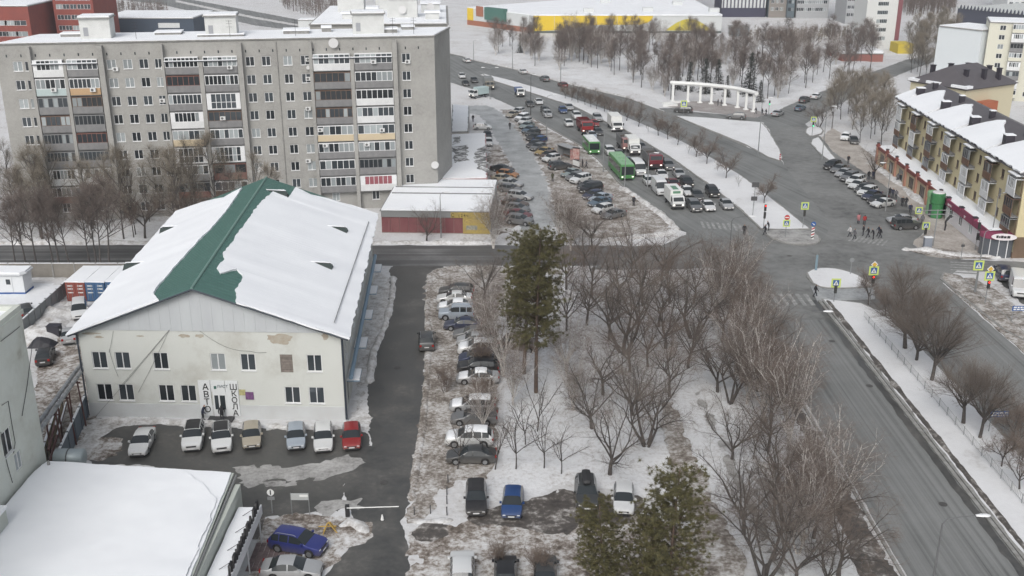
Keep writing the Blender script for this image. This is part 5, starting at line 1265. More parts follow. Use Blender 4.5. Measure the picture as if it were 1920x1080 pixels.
def make_car(kind, label, cat, loc, rz, col, group=None, snow=False, lod=0, rails=False, lights=False, roof=None, box=False, name=None):
    me, T = CARM[kind]; L, W = T['L'], T['W']
    names = {'sedan':'sedan_car','hatch':'hatchback_car','suv':'suv_car','wagon':'estate_car','offroad':'offroad_car','minivan':'minivan','van':'delivery_van','minibus':'minibus'}
    t = thing(name or names[kind], label, cat, loc, rz, group)
    b = link('body', me['body'], t); setmat(b, MATS['paint_'+col])
    for p in me:
        if p not in ('body', 'snow_cover'): link(p.rstrip('0123456789'), me[p], t)
    ty, ri = wheel_mesh(T['r'])
    for a in T['axles']:
        for s in (-1, 1):
            w = link('wheel', ty, t, (a, s*(W/2-.115), T['r'])); link('rim', ri, w)
    zf = interp(T['top'], L/2-.12); zr = interp(T['top'], -L/2+.1)
    for s in (-1, 1):
        key = ('hl', kind, s)
        if key not in WIN:
            m = MB(); m.box(L/2-.14, L/2-.035, min(s*W*.27, s*W*.40), max(s*W*.27, s*W*.40), zf-.24, zf-.09); WIN[key] = m.mesh('headlight', HEAD)
            m = MB(); m.box(-L/2-.005, -L/2+.12, min(s*W*.30, s*W*.435), max(s*W*.30, s*W*.435), .72, .95 if kind not in ('van','minibus') else 1.3); WIN[('tl', kind, s)] = m.mesh('tail_light', TAIL)
            m = MB(); x = T['ws'][0]-.25; m.box(x-.08, x+.08, min(s*(W/2-.02), s*(W/2+.16)), max(s*(W/2-.02), s*(W/2+.16)), T['belt']+.02, T['belt']+.17); WIN[('mi', kind, s)] = m.mesh('wing_mirror', MATS['paint_white'])
        h = link('headlight', WIN[key], t)
        if lights: setmat(h, HEAD_ON)
        if lod < 2:
            link('tail_light', WIN[('tl', kind, s)], t)
            o = link('wing_mirror', WIN[('mi', kind, s)], t); setmat(o, MATS['paint_'+col])
    if lod < 2:
        key = ('pl', kind)
        if key not in WIN:
            m = MB(); m.box(L/2-.03, L/2+.012, -.26, .26, .42, .53); WIN[key] = m.mesh('number_plate', PLATE)
            m = MB(); m.box(-L/2-.012, -L/2+.03, -.26, .26, .60, .71); WIN[('pr', kind)] = m.mesh('number_plate', PLATE)
            m = MB(); m.box(L/2-.12, L/2-.005, -W*.24, W*.24, zf-.26, zf-.12); WIN[('gr', kind)] = m.mesh('grille', TRIM)
            m = MB(); m.box(L/2-.16, L/2+.005, -W*.36, W*.36, .25, .40); m.box(-L/2, -L/2+.16, -W*.36, W*.36, .26, .42); WIN[('bu', kind)] = m.mesh('bumper', TRIM)
        link('number_plate', WIN[key], t); link('number_plate', WIN[('pr', kind)], t); link('grille', WIN[('gr', kind)], t); link('bumper', WIN[('bu', kind)], t)
    H = T['H']
    if rails:
        for s in (-1, 1):
            key = ('ra', kind, s)
            if key not in WIN:
                m = MB(); m.tube([(.2, s*W*.35, H-.07), (.0, s*W*.355, H+.02), (-1.3, s*W*.355, H+.0), (-1.55, s*W*.35, H-.1)], .025, 5); WIN[key] = m.mesh('roof_rail', RAIL)
            link('roof_rail', WIN[key], t)
    if roof:
        key = ('rp', kind)
        if key not in WIN:
            m = MB(); q = [(.25, .58),(-1.35,.56)]
            a, b_ = T['ws'][1]-.06, (T['rw'][0]+.1 if T['rw'] else -1.5)
            za, zb = interp(T['top'], a), interp(T['top'], b_)
            N_ = 5; vs = []; 
            for i in range(N_+1):
                x = a + (b_-a)*i/N_; z = interp(T['top'], x)
                for y in (-.62,-.36,0,.36,.62): vs.append((x, y*W/1.8, z + .012 - (.055 if abs(y) > .5 else .0)))
            m.add(vs, [(i*5+j, (i+1)*5+j, (i+1)*5+j+1, i*5+j+1) for i in range(N_) for j in range(4)]); WIN[key] = m.mesh('roof_panel', TRIM)
        link('roof_panel', WIN[key], t)
    if box:
        m = MB(); vs = []
        for (x, w_, h_) in ((.9,.18,.10),(.75,.34,.24),(.2,.40,.33),(-.6,.40,.35),(-1.05,.36,.30),(-1.15,.2,.15)):
            vs.append([(x-.35,-w_,H+.12),(x-.35,-w_*.9,H+.12+h_*.8),(x-.35,0,H+.12+h_),(x-.35,w_*.9,H+.12+h_*.8),(x-.35,w_,H+.12)])
        V = [p for r_ in vs for p in r_]; m.add(V, [(i*5+j,(i+1)*5+j,(i+1)*5+j+1,i*5+j+1) for i in range(5) for j in range(4)] + [(0,1,2,3,4),(29,28,27,26,25)])
        m.build('roof_box', TRIM, t)
    if snow: link('snow_cover', me['snow_cover'], t)
    return t
def at(px, py, dx, dy):
    "ground point and heading: the car's nose points from (px,py) towards pixel direction (dx,dy) on the ground"
    a = G(px, py); b = G(px+dx, py+dy); return a, math.atan2(b.y-a.y, b.x-a.x)
KN = {'sedan':'saloon','hatch':'hatchback','suv':'SUV','wagon':'estate car','offroad':'off-roader','minivan':'minivan','van':'van','minibus':'minibus'}
def row(items, where, group, dirn, lod=1, count_from='left', **kw):
    "a counted row of parked vehicles; every label gives colour, body and place in the row"
    for i, it in enumerate(items):
        px, py, kind, col = it[:4]; opt = it[4] if len(it) > 4 else {}
        d = opt.get('d', dirn); loc, rz = at(px, py, *d)
        k = {q: v for q, v in opt.items() if q != 'd'}; k2 = dict(kw); k2.update(k)
        make_car(kind, f"{'snow covered ' if k2.get('snow') else ''}{col} {KN[kind]}, {ordinal(i)} from the {count_from} {where}", 'van' if kind in ('van','minibus') else 'car', loc, rz, col, group, lod=lod, **k2)
# A: in front of the driving school
row([(268,838,'sedan','white',dict(d=(-14,30))),(364,829,'suv','white',dict(roof=1,rails=1,d=(-6,30))),(417,832,'suv','white',dict(roof=1,rails=1)),(473,826,'hatch','beige'),(556,828,'hatch','light blue'),(607,830,'wagon','white'),(660,828,'hatch','red')],
    'in front of the driving school', 'cars parked in front of the driving school', (0,30), lod=0)
# B: nose-in row between the drive and the trees
row([(856,552,'wagon','dark grey'),(852,566,'sedan','white'),(854,582,'sedan','silver',dict(snow=True)),(856,597,'offroad','light blue',dict(rails=True)),(868,616,'sedan','dark blue'),(886,633,'sedan','grey'),(890,646,'hatch','silver'),(896,662,'suv','white',dict(snow=True)),(900,682,'minivan','dark blue'),(896,698,'suv','black'),(896,716,'sedan','silver',dict(snow=True)),(886,768,'wagon','silver',dict(snow=True)),(889,792,'sedan','grey'),(880,832,'suv','white',dict(snow=True)),(884,864,'sedan','dark grey')],
    'in the row beside the drive', 'cars parked nose-in beside the drive', (-30,0), lod=0, count_from='far end')
make_car('suv', 'brown SUV tucked behind the pale birch, right of the parked row', 'car', *at(975,655,30,4), 'brown', lod=1)
# C: lower car park
row([(893,944,'wagon','black',dict(roof=1)),(961,953,'hatch','blue',dict(d=(-3,30))),(1099,936,'suv','dark grey',dict(box=True,rails=True,d=(3,30))),(1169,946,'hatch','white')], 'in the lower car park', 'cars in the lower car park', (0,30), lod=0)
row([(867,1082,'suv','white',dict(d=(0,-30))),(948,1085,'hatch','black',dict(d=(0,-30))),(1022,1086,'sedan','dark grey',dict(d=(0,-30)))], 'at the bottom edge', 'cars at the bottom edge', (0,-30), lod=0)
make_car('suv', 'royal blue SUV with silver roof rails parked beside the barrier', 'car', *at(560,1030,30,5.5), 'royal blue', rails=True, lod=0)
make_car('sedan', 'silver saloon below the royal blue SUV at the bottom edge', 'car', *at(548,1078,30,0), 'silver', lod=0)
make_car('suv', 'dark grey SUV driving up the narrow drive', 'car', *at(800,647,-1,-30), 'dark grey', rails=True, lod=0)
# left yard
make_car('hatch', 'black hatchback seen from behind in the yard left of the driving school', 'car', *at(86,676,10,-30), 'black', lod=0)
make_car('sedan', 'silver saloon half hidden by the corner of the driving school', 'car', *at(131,636,2,-30), 'silver', lod=0)
make_car('wagon', 'dark estate car with red lamp behind the grey yard fence', 'car', *at(48,590,-12,-20), 'dark grey', lod=0, rails=True)
make_car('minivan', 'white van parked below the shipping containers', 'van', *at(150,590,0,30), 'white', lod=0)
# E: slanted row on the icy lane, upper part
E_ = [(972,213,'hatch','white'),(962,219,'sedan','beige'),(979,226,'suv','silver',dict(snow=True)),(985,232,'hatch','white'),(988,240,'sedan','pale green'),(993,248,'sedan','steel blue'),(999,254,'hatch','dark grey'),(1002,262,'sedan','black'),(1011,268,'hatch','blue'),(1003,275,'sedan','black'),(1009,281,'hatch','grey'),(1020,289,'sedan','yellow'),(1028,296,'hatch','brown'),(1034,302,'hatch','white',dict(d=(-24,5)))]
row(E_, 'in the row by the bus stop', 'cars parked slantwise along the icy lane', (-24,7), lod=1, count_from='far end')
F_ = [(1050,317,'suv','dark grey',dict(d=(24,-2))),(1071,330,'sedan','pale green'),(1079,337,'hatch','grey'),(1089,342,'suv','white'),(1103,353,'sedan','dark grey'),(1108,360,'minivan','black'),(1112,372,'hatch','dark blue'),(1126,377,'sedan','light blue'),(1124,385,'sedan','steel blue'),(1130,398,'hatch','white'),(1150,408,'sedan','grey')]
row(F_, 'in the row beside the green bus', 'cars parked slantwise beside the bus lane', (-24,6), lod=1, count_from='far end')
D_ = [(942,322,'sedan','black'),(952,332,'hatch','orange'),(944,340,'sedan','beige'),(958,349,'sedan','silver'),(956,360,'hatch','grey'),(975,373,'wagon','silver'),(966,387,'sedan','brown'),(970,397,'hatch','grey'),(972,408,'sedan','dark red'),(974,420,'suv','grey')]
row(D_, 'in the row behind the corner shop', 'cars parked between the shop and the icy lane', (24,3), lod=1, count_from='far end')
row([(905,243,'hatch','white',dict(snow=True,d=(24,0))),(914,258,'sedan','black',dict(d=(3,20))),(916,272,'hatch','white',dict(d=(3,20)))], 'along the annexe wall', 'cars beside the annexe', (20,2), lod=1, count_from='far end')
# H: row on the right in front of the cream block
H_ = [(1560,316,'suv','black'),(1573,322,'sedan','grey'),(1582,330,'sedan','silver'),(1592,338,'suv','grey'),(1604,345,'suv','white'),(1608,352,'sedan','white'),(1620,359,'wagon','dark grey'),(1626,366,'suv','white'),(1634,372,'sedan','dark blue'),(1645,380,'sedan','black'),(1655,387,'sedan','white',dict(d=(-24,4)))]
row(H_, 'in the row by the cream block', 'cars parked in front of the cream block', (-24,8), lod=1, count_from='far end')
make_car('sedan', 'silver saloon beside the dark off-roader at the crossroads corner', 'car', *at(1690,418,-24,0), 'silver', lod=1)
make_car('offroad', 'dark green grey off-roader nearest the crossroads corner', 'car', *at(1697,429,24,-1), 'dark grey', lod=1)
make_car('sedan', 'grey saloon under bushes at the far end of the cream block', 'car', *at(1600,268,6,10), 'dark grey', lod=1)
make_car('hatch', 'white hatchback under bushes at the far end of the cream block', 'car', *at(1585,262,-10,10), 'white', snow=True, lod=1)
make_car('van', 'white high roofed van at the right edge below the crossing signs', 'van', *at(1908,548,10,30), 'white', lod=0)
make_car('minivan', 'dark blue minivan behind the white van at the right edge', 'car', *at(1880,520,-14,-22), 'dark blue', lod=0)
# traffic on the avenue, heading towards the crossroads
RD = (18, 20)
def traffic(px, py, kind, col, label, d=RD, **k): make_car(kind, label, 'van' if kind in ('van','minibus') else 'car', *at(px, py, *d), col, 'traffic waiting on the avenue', lod=1, **k)
traffic(1301,393,'suv','grey','grey pickup like SUV at the stop line beside the white box truck',lights=True)
traffic(1327,392,'sedan','white','white saloon in front at the stop line between two SUV lanes',lights=True)
traffic(1361,389,'sedan','silver','silver saloon at the front of the lane next to the median kerb',lights=True)
traffic(1335,366,'suv','black','black SUV next to the median, second in its lane',lights=True)
traffic(1306,371,'sedan','dark grey','dark grey saloon behind the white saloon at the stop line')
traffic(1288,364,'sedan','white','white and navy saloon right of the white box truck box')
traffic(1287,348,'suv','black','black SUV with lit headlamps in the second lane from the median',lights=True)
traffic(1262,350,'sedan','dark red','brick red saloon between the white van and a black SUV')
traffic(1272,331,'sedan','silver','silver saloon behind the black SUV with lit headlamps')
traffic(1240,333,'sedan','white','white saloon in front of the dark red tipper truck')
traffic(1216,345,'hatch','white','small white hatchback half hidden behind the white high roofed van')
traffic(1252,316,'suv','grey','grey SUV with lit headlamps right of the dark red tipper truck',lights=True)
traffic(1236,361,'van','white','white high roofed van right behind the white box truck')
traffic(1196,325,'minibus','white','white minibus beside the green bus roof',lights=True)
traffic(1143,289,'suv','white','white SUV beside the small green bus front')
traffic(1161,294,'sedan','grey','grey saloon in front of the pair of red cab trucks')
traffic(1201,280,'sedan','grey','grey saloon with one lit headlamp right of the white lorry',lights=True)
traffic(1175,308,'sedan','steel blue','dark teal saloon between green bus and white minibus')
traffic(1109,258,'sedan','light blue','pale blue saloon right behind the small green bus')
traffic(1121,252,'sedan','dark grey','dark grey saloon right of the first red tipper truck')
traffic(1114,236,'sedan','red','red saloon passing the first red tipper truck')
traffic(1120,226,'suv','silver','silver SUV near the median behind the red saloon')
traffic(1081,222,'suv','white','white SUV just behind the first red tipper truck')
traffic(1066,236,'hatch','white','white hatchback hidden left of the first red tipper truck')
traffic(1055,211,'hatch','blue','bright blue hatchback in the middle lane')
traffic(1067,205,'sedan','silver','silver saloon next to the blue hatchback')
traffic(1026,219,'suv','silver','silver pickup behind the parked rows')
traffic(1022,212,'suv','dark grey','dark pickup beside the silver pickup')
traffic(1010,195,'sedan','white','white saloon alone in the lane by the far lamp post')
traffic(993,199,'sedan','dark grey','dark saloon behind the pole at the bus lane')
traffic(866,146,'sedan','white','white saloon at the far end of the avenue'); traffic(889,154,'sedan','dark grey','dark grey saloon at the far end, right of a black one'); traffic(873,160,'sedan','black','black saloon at the far end, left of a dark grey one')
UP = (-20, -9)
def away(px, py, kind, col, label, d=UP, **k): make_car(kind, label, 'van' if kind in ('van','minibus') else 'car', *at(px, py, *d), col, 'cars driving away along the avenue', lod=1, **k)
away(875,117,'hatch','white','white car at the far bend of the outbound avenue'); away(980,138,'sedan','white','white saloon driving away along the park'); away(1021,152,'suv','grey','grey SUV driving away along the park'); away(1055,163,'wagon','dark red','dark red estate car driving away beside the first median trees')
away(1281,211,'suv','dark grey','dark SUV on the slip road below the white colonnade',d=(-20,-1)); away(1380,223,'suv','grey','grey SUV on the slip road by the snowy island',d=(-20,-1)); away(1458,217,'sedan','silver','silver saloon turning at the green traffic light',d=(20,-8))
away(1500,207,'sedan','steel blue','small blue saloon on the side street towards the tower',d=(20,-9)); away(1508,192,'suv','dark grey','dark SUV parked by the kerb of the side street',d=(20,-9)); away(1530,185,'sedan','white','snowy white saloon at the kerb of the side street',d=(20,-9),snow=True)

# ---- trucks and buses
def big_wheels(t, xs, w, r=.48):
    ty, ri = wheel_mesh(r, .3)
    for x in xs:
        for s in (-1, 1): o = link('wheel', ty, t, (x, s*(w/2-.16), r)); link('rim', ri, o)
def cab(t, x0, x1, w, z0, z1, m_, slope=.25, split=.55):
    "truck cab: body with raked windscreen, glass parts"
    b = MB(); h = z1-z0; zs = z0+h*split
    prof = [(x1,z0),(x1+.04,z0+h*.25),(x1,zs),(x1-slope,z1-.08),(x1-slope-.15,z1),(x0,z1),(x0,z0)]
    V = [(x,-w/2,z) for x,z in prof]+[(x,w/2,z) for x,z in prof]; n = len(prof)
    b.add(V, [tuple(range(n)), tuple(range(2*n-1,n-1,-1))]+[(i,n+i,n+(i+1)%n,(i+1)%n) for i in range(n)])
    o = b.build('cab', m_, t)
    g = MB(); a, c = (x1,zs), (x1-slope,z1-.08); d = .02
    g.add([(a[0]-.02+d,-w/2+.12,a[1]+.06),(a[0]-.02+d,w/2-.12,a[1]+.06),(c[0]+.03+d,w/2-.15,c[1]-.06),(c[0]+.03+d,-w/2+.15,c[1]-.06)], [(0,1,2,3)]); g.build('windscreen', CGLASS, t)
    for s in (-1,1):
        g = MB(); y = s*(w/2+.012); g.add([(x1-.12,y,zs+.02),(x1-slope-.12,y,z1-.15),(x0+.3,y,z1-.15),(x0+.3,y,zs)], [(0,1,2,3)]); g.build('side_window', CGLASS, t)
        m = MB(); m.box(x1-.02, x1+.06, min(s*w*.30,s*w*.44), max(s*w*.30,s*w*.44), z0+.12, z0+.32); m.build('headlight', HEAD_ON, t)
        m = MB(); m.box(x1-.25, x1-.1, min(s*(w/2+.05),s*(w/2+.28)), max(s*(w/2+.05),s*(w/2+.28)), zs+.05, zs+.6); m.build('wing_mirror', TRIM, t)
    m = MB(); m.box(x1-.05, x1+.08, -w*.48, w*.48, z0-.25, z0+.02); m.build('bumper', TRIM, t)
    m = MB(); m.box(x1+.0, x1+.05, -w*.27, w*.27, z0+.1, z0+.4); m.build('grille', TRIM, t)
    return o
def tipper(px, py, label, cabcol, boxcol, d=RD):
    loc, rz = at(px, py, *d); t = thing('tipper_truck', label, 'truck', loc, rz, 'trucks waiting on the avenue')
    w = 2.5; cab(t, 1.9, 3.7, w, .9, 2.95, MATS['paint_'+cabcol])
    m = MB(); m.box(-3.6,1.8,-.45,.45,.6,1.0); m.build('chassis', TRIM, t)
    x0,x1,z0,z1 = -3.7,1.75,1.05,2.75; bm_ = MB()
    bm_.box(x0,x1,-w/2,-w/2+.08,z0,z1); bm_.box(x0,x1,w/2-.08,w/2,z0,z1); bm_.box(x1-.08,x1,-w/2+.08,w/2-.08,z0,z1+.25); bm_.box(x0,x0+.08,-w/2+.08,w/2-.08,z0,z1); bm_.box(x0+.08,x1-.08,-w/2+.08,w/2-.08,z0,z0+.1)
    bm_.build('tipper_body', MATS['paint_'+boxcol], t)
    for k in range(6):
        for s in (-1,1): r_ = MB(); x = x0+.4+k*.95; y = s*(w/2+.03); r_.box(x-.05,x+.05,y-.03,y+.03,z0,z1); r_.build('rib', MATS['paint_'+boxcol], t)
    m = MB(); vs = []
    for i in range(9):
        for j in range(5):
            x = x0+.1+(x1-x0-.2)*i/8; y = -w/2+.1+(w-.2)*j/4; vs.append((x,y,2.15+.35*noise.noise(Vector((x*.9,y*.9,px*.1)))))
    m.add(vs, [(i*5+j,(i+1)*5+j,(i+1)*5+j+1,i*5+j+1) for i in range(8) for j in range(4)]); m.build('load', mat('dark_soil_load', (.05,.042,.038), .95, (.10,.085,.075), 2), t)
    big_wheels(t, (2.9,-1.4,-2.7), w)
tipper(1096,248,'first red tipper truck with red body, near the bus stop', 'red', 'dark red')
tipper(1172,280,'second tipper truck with pale red cab and grey body', 'pink', 'grey')
tipper(1222,312,'third tipper truck with dark red cab carrying dark soil', 'maroon', 'grey')
def box_truck(px, py, label, cabm, boxm, L=5.2, h=3.1, w=2.1, d=RD, mark=None, group='trucks waiting on the avenue', cl=1.5):
    loc, rz = at(px, py, *d); t = thing('box_truck', label, 'truck', loc, rz, group)
    cab(t, L/2-cl, L/2, w*.94, .65, 2.25, cabm, slope=.45, split=.5)
    m = MB(); m.box(-L/2-.4, L/2-cl-.1, -w/2, w/2, .95, h); b = m.build('cargo_box', boxm, t)
    if mark: m = MB(); m.box(L/2-cl-.1, L/2-cl-.07, -w*.3, w*.3, h-.55, h-.15); m.build('emblem', mark, t)
    if mark: m = MB(); m.box(-L*.3, L*.12, -w*.22, w*.22, h+.003, h+.02); m.build('emblem', mark, t)
    m = MB(); m.box(-L/2-.3, L/2-.3, -.4, .4, .45, .9); m.build('chassis', TRIM, t)
    big_wheels(t, (L/2-.8, -L/2+.6), w, .38)
WBOX = mat('white_box_panel', (.72,.73,.71), .5, (.66,.67,.65), .6)
box_truck(1264,386,'white box truck with green emblem at the stop line', MATS['paint_white'], WBOX, 5.6, 3.0, 2.1, mark=mat('green_emblem', (.10,.22,.14), .6))
box_truck(1186,287,'white lorry with tall white box behind the grey bodied tippers', MATS['paint_white'], WBOX, 5.6, 3.2, 2.2)
box_truck(1153,243,'white roofed lorry half hidden behind the pale red cab', MATS['paint_white'], WBOX, 6.4, 3.3, 2.4)
box_truck(897,183,'small pale teal box van turning off near the snow heap', MATS['paint_white'], mat('teal_box', (.42,.52,.52), .6), 4.8, 2.7, 2.0, d=(-20,3), group='trucks far along the avenue')
box_truck(916,166,'grey army style truck far along the avenue', mat('khaki_cab', (.24,.22,.18), .7), mat('grey_tarp', (.20,.21,.21), .9), 6, 3.0, 2.4, group='trucks far along the avenue')
box_truck(974,180,'small truck with white cab and blue body far along the avenue', MATS['paint_white'], mat('blue_body', (.10,.14,.26), .7), 5, 2.0, 2.0, group='trucks far along the avenue')
def bus(px, py, label, L, w, h, col, roofm, d=RD, front_big=True):
    loc, rz = at(px, py, *d); t = thing('bus', label, 'bus', loc, rz, 'green buses on the avenue')
    m = MB(); z0 = .35
    prof = [(L/2,z0),(L/2+.05,1.2),(L/2-.12,h-.2),(L/2-.3,h-.06),(-L/2+.1,h-.06),(-L/2,h-.3),(-L/2,z0)]; n = len(prof)
    V = [(x,-w/2,z) for x,z in prof]+[(x,w/2,z) for x,z in prof]; m.add(V, [tuple(range(n)), tuple(range(2*n-1,n-1,-1))]+[(i,n+i,n+(i+1)%n,(i+1)%n) for i in range(n)])
    m.build('body', col, t)
    m = MB(); m.box(-L/2+.1, L/2-.35, -w/2+.06, w/2-.06, h-.055, h+.03); m.build('roof', roofm, t)
    m = MB(); za, zb = (1.15, h-.35)
    m.add([(L/2+.06,-w/2+.1,za),(L/2+.06,w/2-.1,za),(L/2-.09,w/2-.12,zb),(L/2-.09,-w/2+.12,zb)], [(0,1,2,3)]); m.build('windscreen', CGLASS, t)
    nw = int(L/1.5)
    for s in (-1,1):
        for k in range(nw):
            x0 = -L/2+.3+k*(L-.8)/nw; m = MB(); y = s*(w/2+.012); m.add([(x0,y,1.35),(x0+(L-.8)/nw-.12,y,1.35),(x0+(L-.8)/nw-.12,y,h-.55),(x0,y,h-.55)], [(0,1,2,3)]); m.build('side_window', CGLASS, t)
        m = MB(); m.box(L/2, L/2+.07, min(s*w*.32,s*w*.44), max(s*w*.32,s*w*.44), .7, .9); m.build('headlight', HEAD_ON, t)
    for k in (-.25, .0, .22):
        m = MB(); m.box(L*k-.4, L*k+.4, -.4,.4, h+.03, h+.13); m.build('roof_hatch', roofm, t)
    m = MB(); m.box(L/2-.05, L/2+.06, -w*.35, w*.35, .38,.52); m.build('bumper', TRIM, t)
    big_wheels(t, (L*.3, -L*.28), w, .46)
BG = mat('bus_green', (.065,.225,.065), .45, (.085,.25,.085), .8); BGR = mat('bus_roof_green', (.20,.37,.21), .5, (.24,.41,.24), .5)
bus(1164,326,'long green city bus at the stop', 11.0, 2.5, 3.0, BG, BGR)
bus(1108,284,'short green bus with white roof behind the long green bus', 7.0, 2.2, 2.75, BG, mat('bus_roof_white', (.68,.70,.70), .5))
# ---------------------------------------------------------------- trees
def twig(mb, p, q, r, mi=0):
    "one twig: a three-sided spike"
    d = q - p
    u = d.cross(Vector((.31,.77,.55))).normalized() * r; w = d.cross(u).normalized() * r
    o = len(mb.v); mb.v += [tuple(p+u), tuple(p-u*.5+w*.87), tuple(p-u*.5-w*.87), tuple(q)]
    mb.f += [(o,o+1,o+3),(o+1,o+2,o+3),(o+2,o,o+3)]; mb.m += [mi]*3
def rdir(rr, d, ang):
    "direction at angle ang from d, random azimuth"
    u = d.cross(Vector((rr.uniform(-1,1), rr.uniform(-1,1), rr.uniform(-1,1))))
    if u.length < 1e-3: u = Vector((1,0,0))
    u.normalize(); return (d*math.cos(ang) + u*math.sin(ang)).normalized()
def limb(mb, rr, p, d, L, r0, r1, seg, wob, up, n):
    pts = [p.copy()]; dd = d.copy(); 
    for i in range(seg):
        dd = (dd + Vector((rr.gauss(0,wob), rr.gauss(0,wob), rr.gauss(0,wob)*.6 + up))).normalized(); pts.append(pts[-1] + dd*(L/seg))
    mb.tube(pts, [r0 + (r1-r0)*i/seg for i in range(seg+1)], n, cap=False); return pts, dd
def along(pts, t):
    k = t*(len(pts)-1); i = min(int(k), len(pts)-2); return pts[i].lerp(pts[i+1], k-i), (pts[i+1]-pts[i]).normalized()
def make_tree(seed, H=9, trunk_h=.18, r0=.17, stems=1, stem_spread=.25, limbs=6, limb_len=.55, limb_ang=(.5,1.0), sub=7, sub_len=.42, sub_ang=(.4,.9), tw=8, tw_len=.16, tw_ang=(.4,1.2), tw2=4, wob=.12, up=.05, lo=.25, tw_up=.03, tr=.0062, leader=False):
    rr = random.Random(seed); T = MB(); C = MB()
    def twigs(pts, L, n, lo_=.2):
        for _ in range(n):
            p, d = along(pts, rr.uniform(lo_, 1)); e = rdir(rr, d, rr.uniform(*tw_ang)); e = (e + Vector((0,0,tw_up))).normalized(); l = L*rr.uniform(.6,1.3)
            q = p + e*l; twig(C, p, q, tr)
            for _ in range(tw2):
                t = rr.uniform(.25,1); a = p.lerp(q, t); f = rdir(rr, e, rr.uniform(.3,.8)); f = (f + Vector((0,0,tw_up))).normalized(); twig(C, a, a + f*l*rr.uniform(.35,.7), tr*.75)
    for s in range(stems):
        d = Vector((0,0,1)) if stems == 1 else (Vector((0,0,1)) + Vector((math.cos(2*PI*s/stems+rr.random()), math.sin(2*PI*s/stems+rr.random()), 0))*stem_spread*rr.uniform(.6,1.3)).normalized()
        th = H*(trunk_h if not leader else .92)*rr.uniform(.85,1.1); base = Vector((0,0,-.15)) + (Vector((d.x,d.y,0))*.25 if stems > 1 else Vector())
        tp, td = limb(T, rr, base, d, th+.15, r0*rr.uniform(.8,1.1), r0*(.62 if not leader else .12), 6 if leader else 3, wob*(.5 if not leader else .28), .1, 7)
        nl = limbs if stems == 1 else max(2, int(limbs/stems*1.4))
        for k in range(nl):
            if leader:
                t = lo + (1-lo)*(k+rr.random())/nl; p, pd = along(tp, min(t,.98)); L = H*limb_len*(1.15-t)*rr.uniform(.7,1.2)+.3; rb = r0*(1-t)*.5+.02
            else:
                t = 1 if k < 3 else rr.uniform(.7,1); p, pd = along(tp, min(t,.999)); L = H*limb_len*rr.uniform(.7,1.2); rb = r0*.52*rr.uniform(.7,1.1)
            e = rdir(rr, pd, rr.uniform(*limb_ang))
            if not leader:
                az = 2*PI*(k/nl) + rr.uniform(-.5,.5); an = rr.uniform(*limb_ang); e = (Vector((math.cos(az)*math.sin(an), math.sin(az)*math.sin(an), math.cos(an))) + pd*.25).normalized()
            lp, ld = limb(T, rr, p, e, L, rb, .022, 5, wob, up, 5)
            for j in range(sub):
                t2 = .22 + .78*(j+rr.random())/sub; q, qd = along(lp, min(t2,.999)); L2 = L*sub_len*(1.2-.7*t2)*rr.uniform(.7,1.3)
                e2 = rdir(rr, qd, rr.uniform(*sub_ang)); e2 = (e2 + Vector((0,0,up*1.5))).normalized()
                sp, _ = limb(T, rr, q, e2, L2, max(.018, rb*(1-t2)*.55), .010, 3, wob*1.1, up, 3)
                twigs(sp, H*tw_len, tw)
            twigs(lp, H*tw_len, tw, .35)
        if leader: twigs(tp, H*tw_len*.8, tw*2, lo)
    return T, C
BARK = mat('dark_bark', (.052,.046,.043), .95, (.09,.08,.074), 4); TWG = mat('brown_twigs', (.155,.130,.112), .95)
BARK_B = mat('birch_bark', (.56,.53,.50), .85, (.13,.115,.105), 2.2, stretch=(1,1,2.5), lo=.5, hi=.62); TWG_B = mat('reddish_twigs', (.165,.132,.114), .95)
BARK_F = mat('forest_bark', (.085,.077,.074), .95); TWG_F = mat('forest_twigs', (.165,.135,.120), .95); TWG_R = mat('red_bush_twigs', (.165,.130,.108), .95); TWG_O = mat('olive_twigs', (.225,.195,.155), .95)
BARK_P = mat('pine_bark', (.13,.085,.06), .95, (.075,.06,.055), 3); NEED = mat('pine_needles', (.125,.112,.044), .8, (.062,.060,.028), 1.6); NEED_S = mat('spruce_needles', (.020,.028,.020), .85)
def pine(seed, H=15, spruce=False):
    rr = random.Random(seed); T = MB(); C = MB()
    tp, _ = limb(T, rr, Vector((0,0,-.2)), Vector((0,0,1)), H*.97, .19, .03, 8, .03, .1, 7)
    whorls = 30 if not spruce else 34
    for k in range(whorls):
        t = (.33 if not spruce else .08) + (.66 if not spruce else .9)*k/whorls
        p, _ = along(tp, min(t,.995))
        for j in range(6):
            az = rr.uniform(0,2*PI)
            if spruce: L = H*.24*(1.02-t)+.15; e = Vector((math.cos(az), math.sin(az), -.22))
            else: L = H*(.165*(1-abs(t-.6)*1.05)+.03)*rr.uniform(.6,1.25); e = Vector((math.cos(az), math.sin(az), rr.uniform(-.05,.5)))
            bp, bd = limb(T, rr, p, e.normalized(), L, .04*(1.1-t), .012, 3, .12, .06 if not spruce else .0, 3)
            nc = max(2, int(L/(.27 if not spruce else .42)))
            for c in range(nc):
                q, qd = along(bp, min(.999, .3+.7*(c+rr.random()*.7)/nc)); q = q + Vector((rr.gauss(0,.20), rr.gauss(0,.20), rr.gauss(0,.14)))
                for n_ in range(36 if not spruce else 12):
                    f = Vector((rr.gauss(0,1), rr.gauss(0,1), rr.gauss(.35,.8))).normalized(); l = rr.uniform(.13,.36)
                    twig(C, q - f*.03, q + f*l, .0165 if not spruce else .024)
    return T, C
PROTO = {}
def proto(key, TC, bark, tw, H): PROTO.setdefault(key, []).append((TC[0].mesh('trunk', bark, True), TC[1].mesh('crown', tw), H))
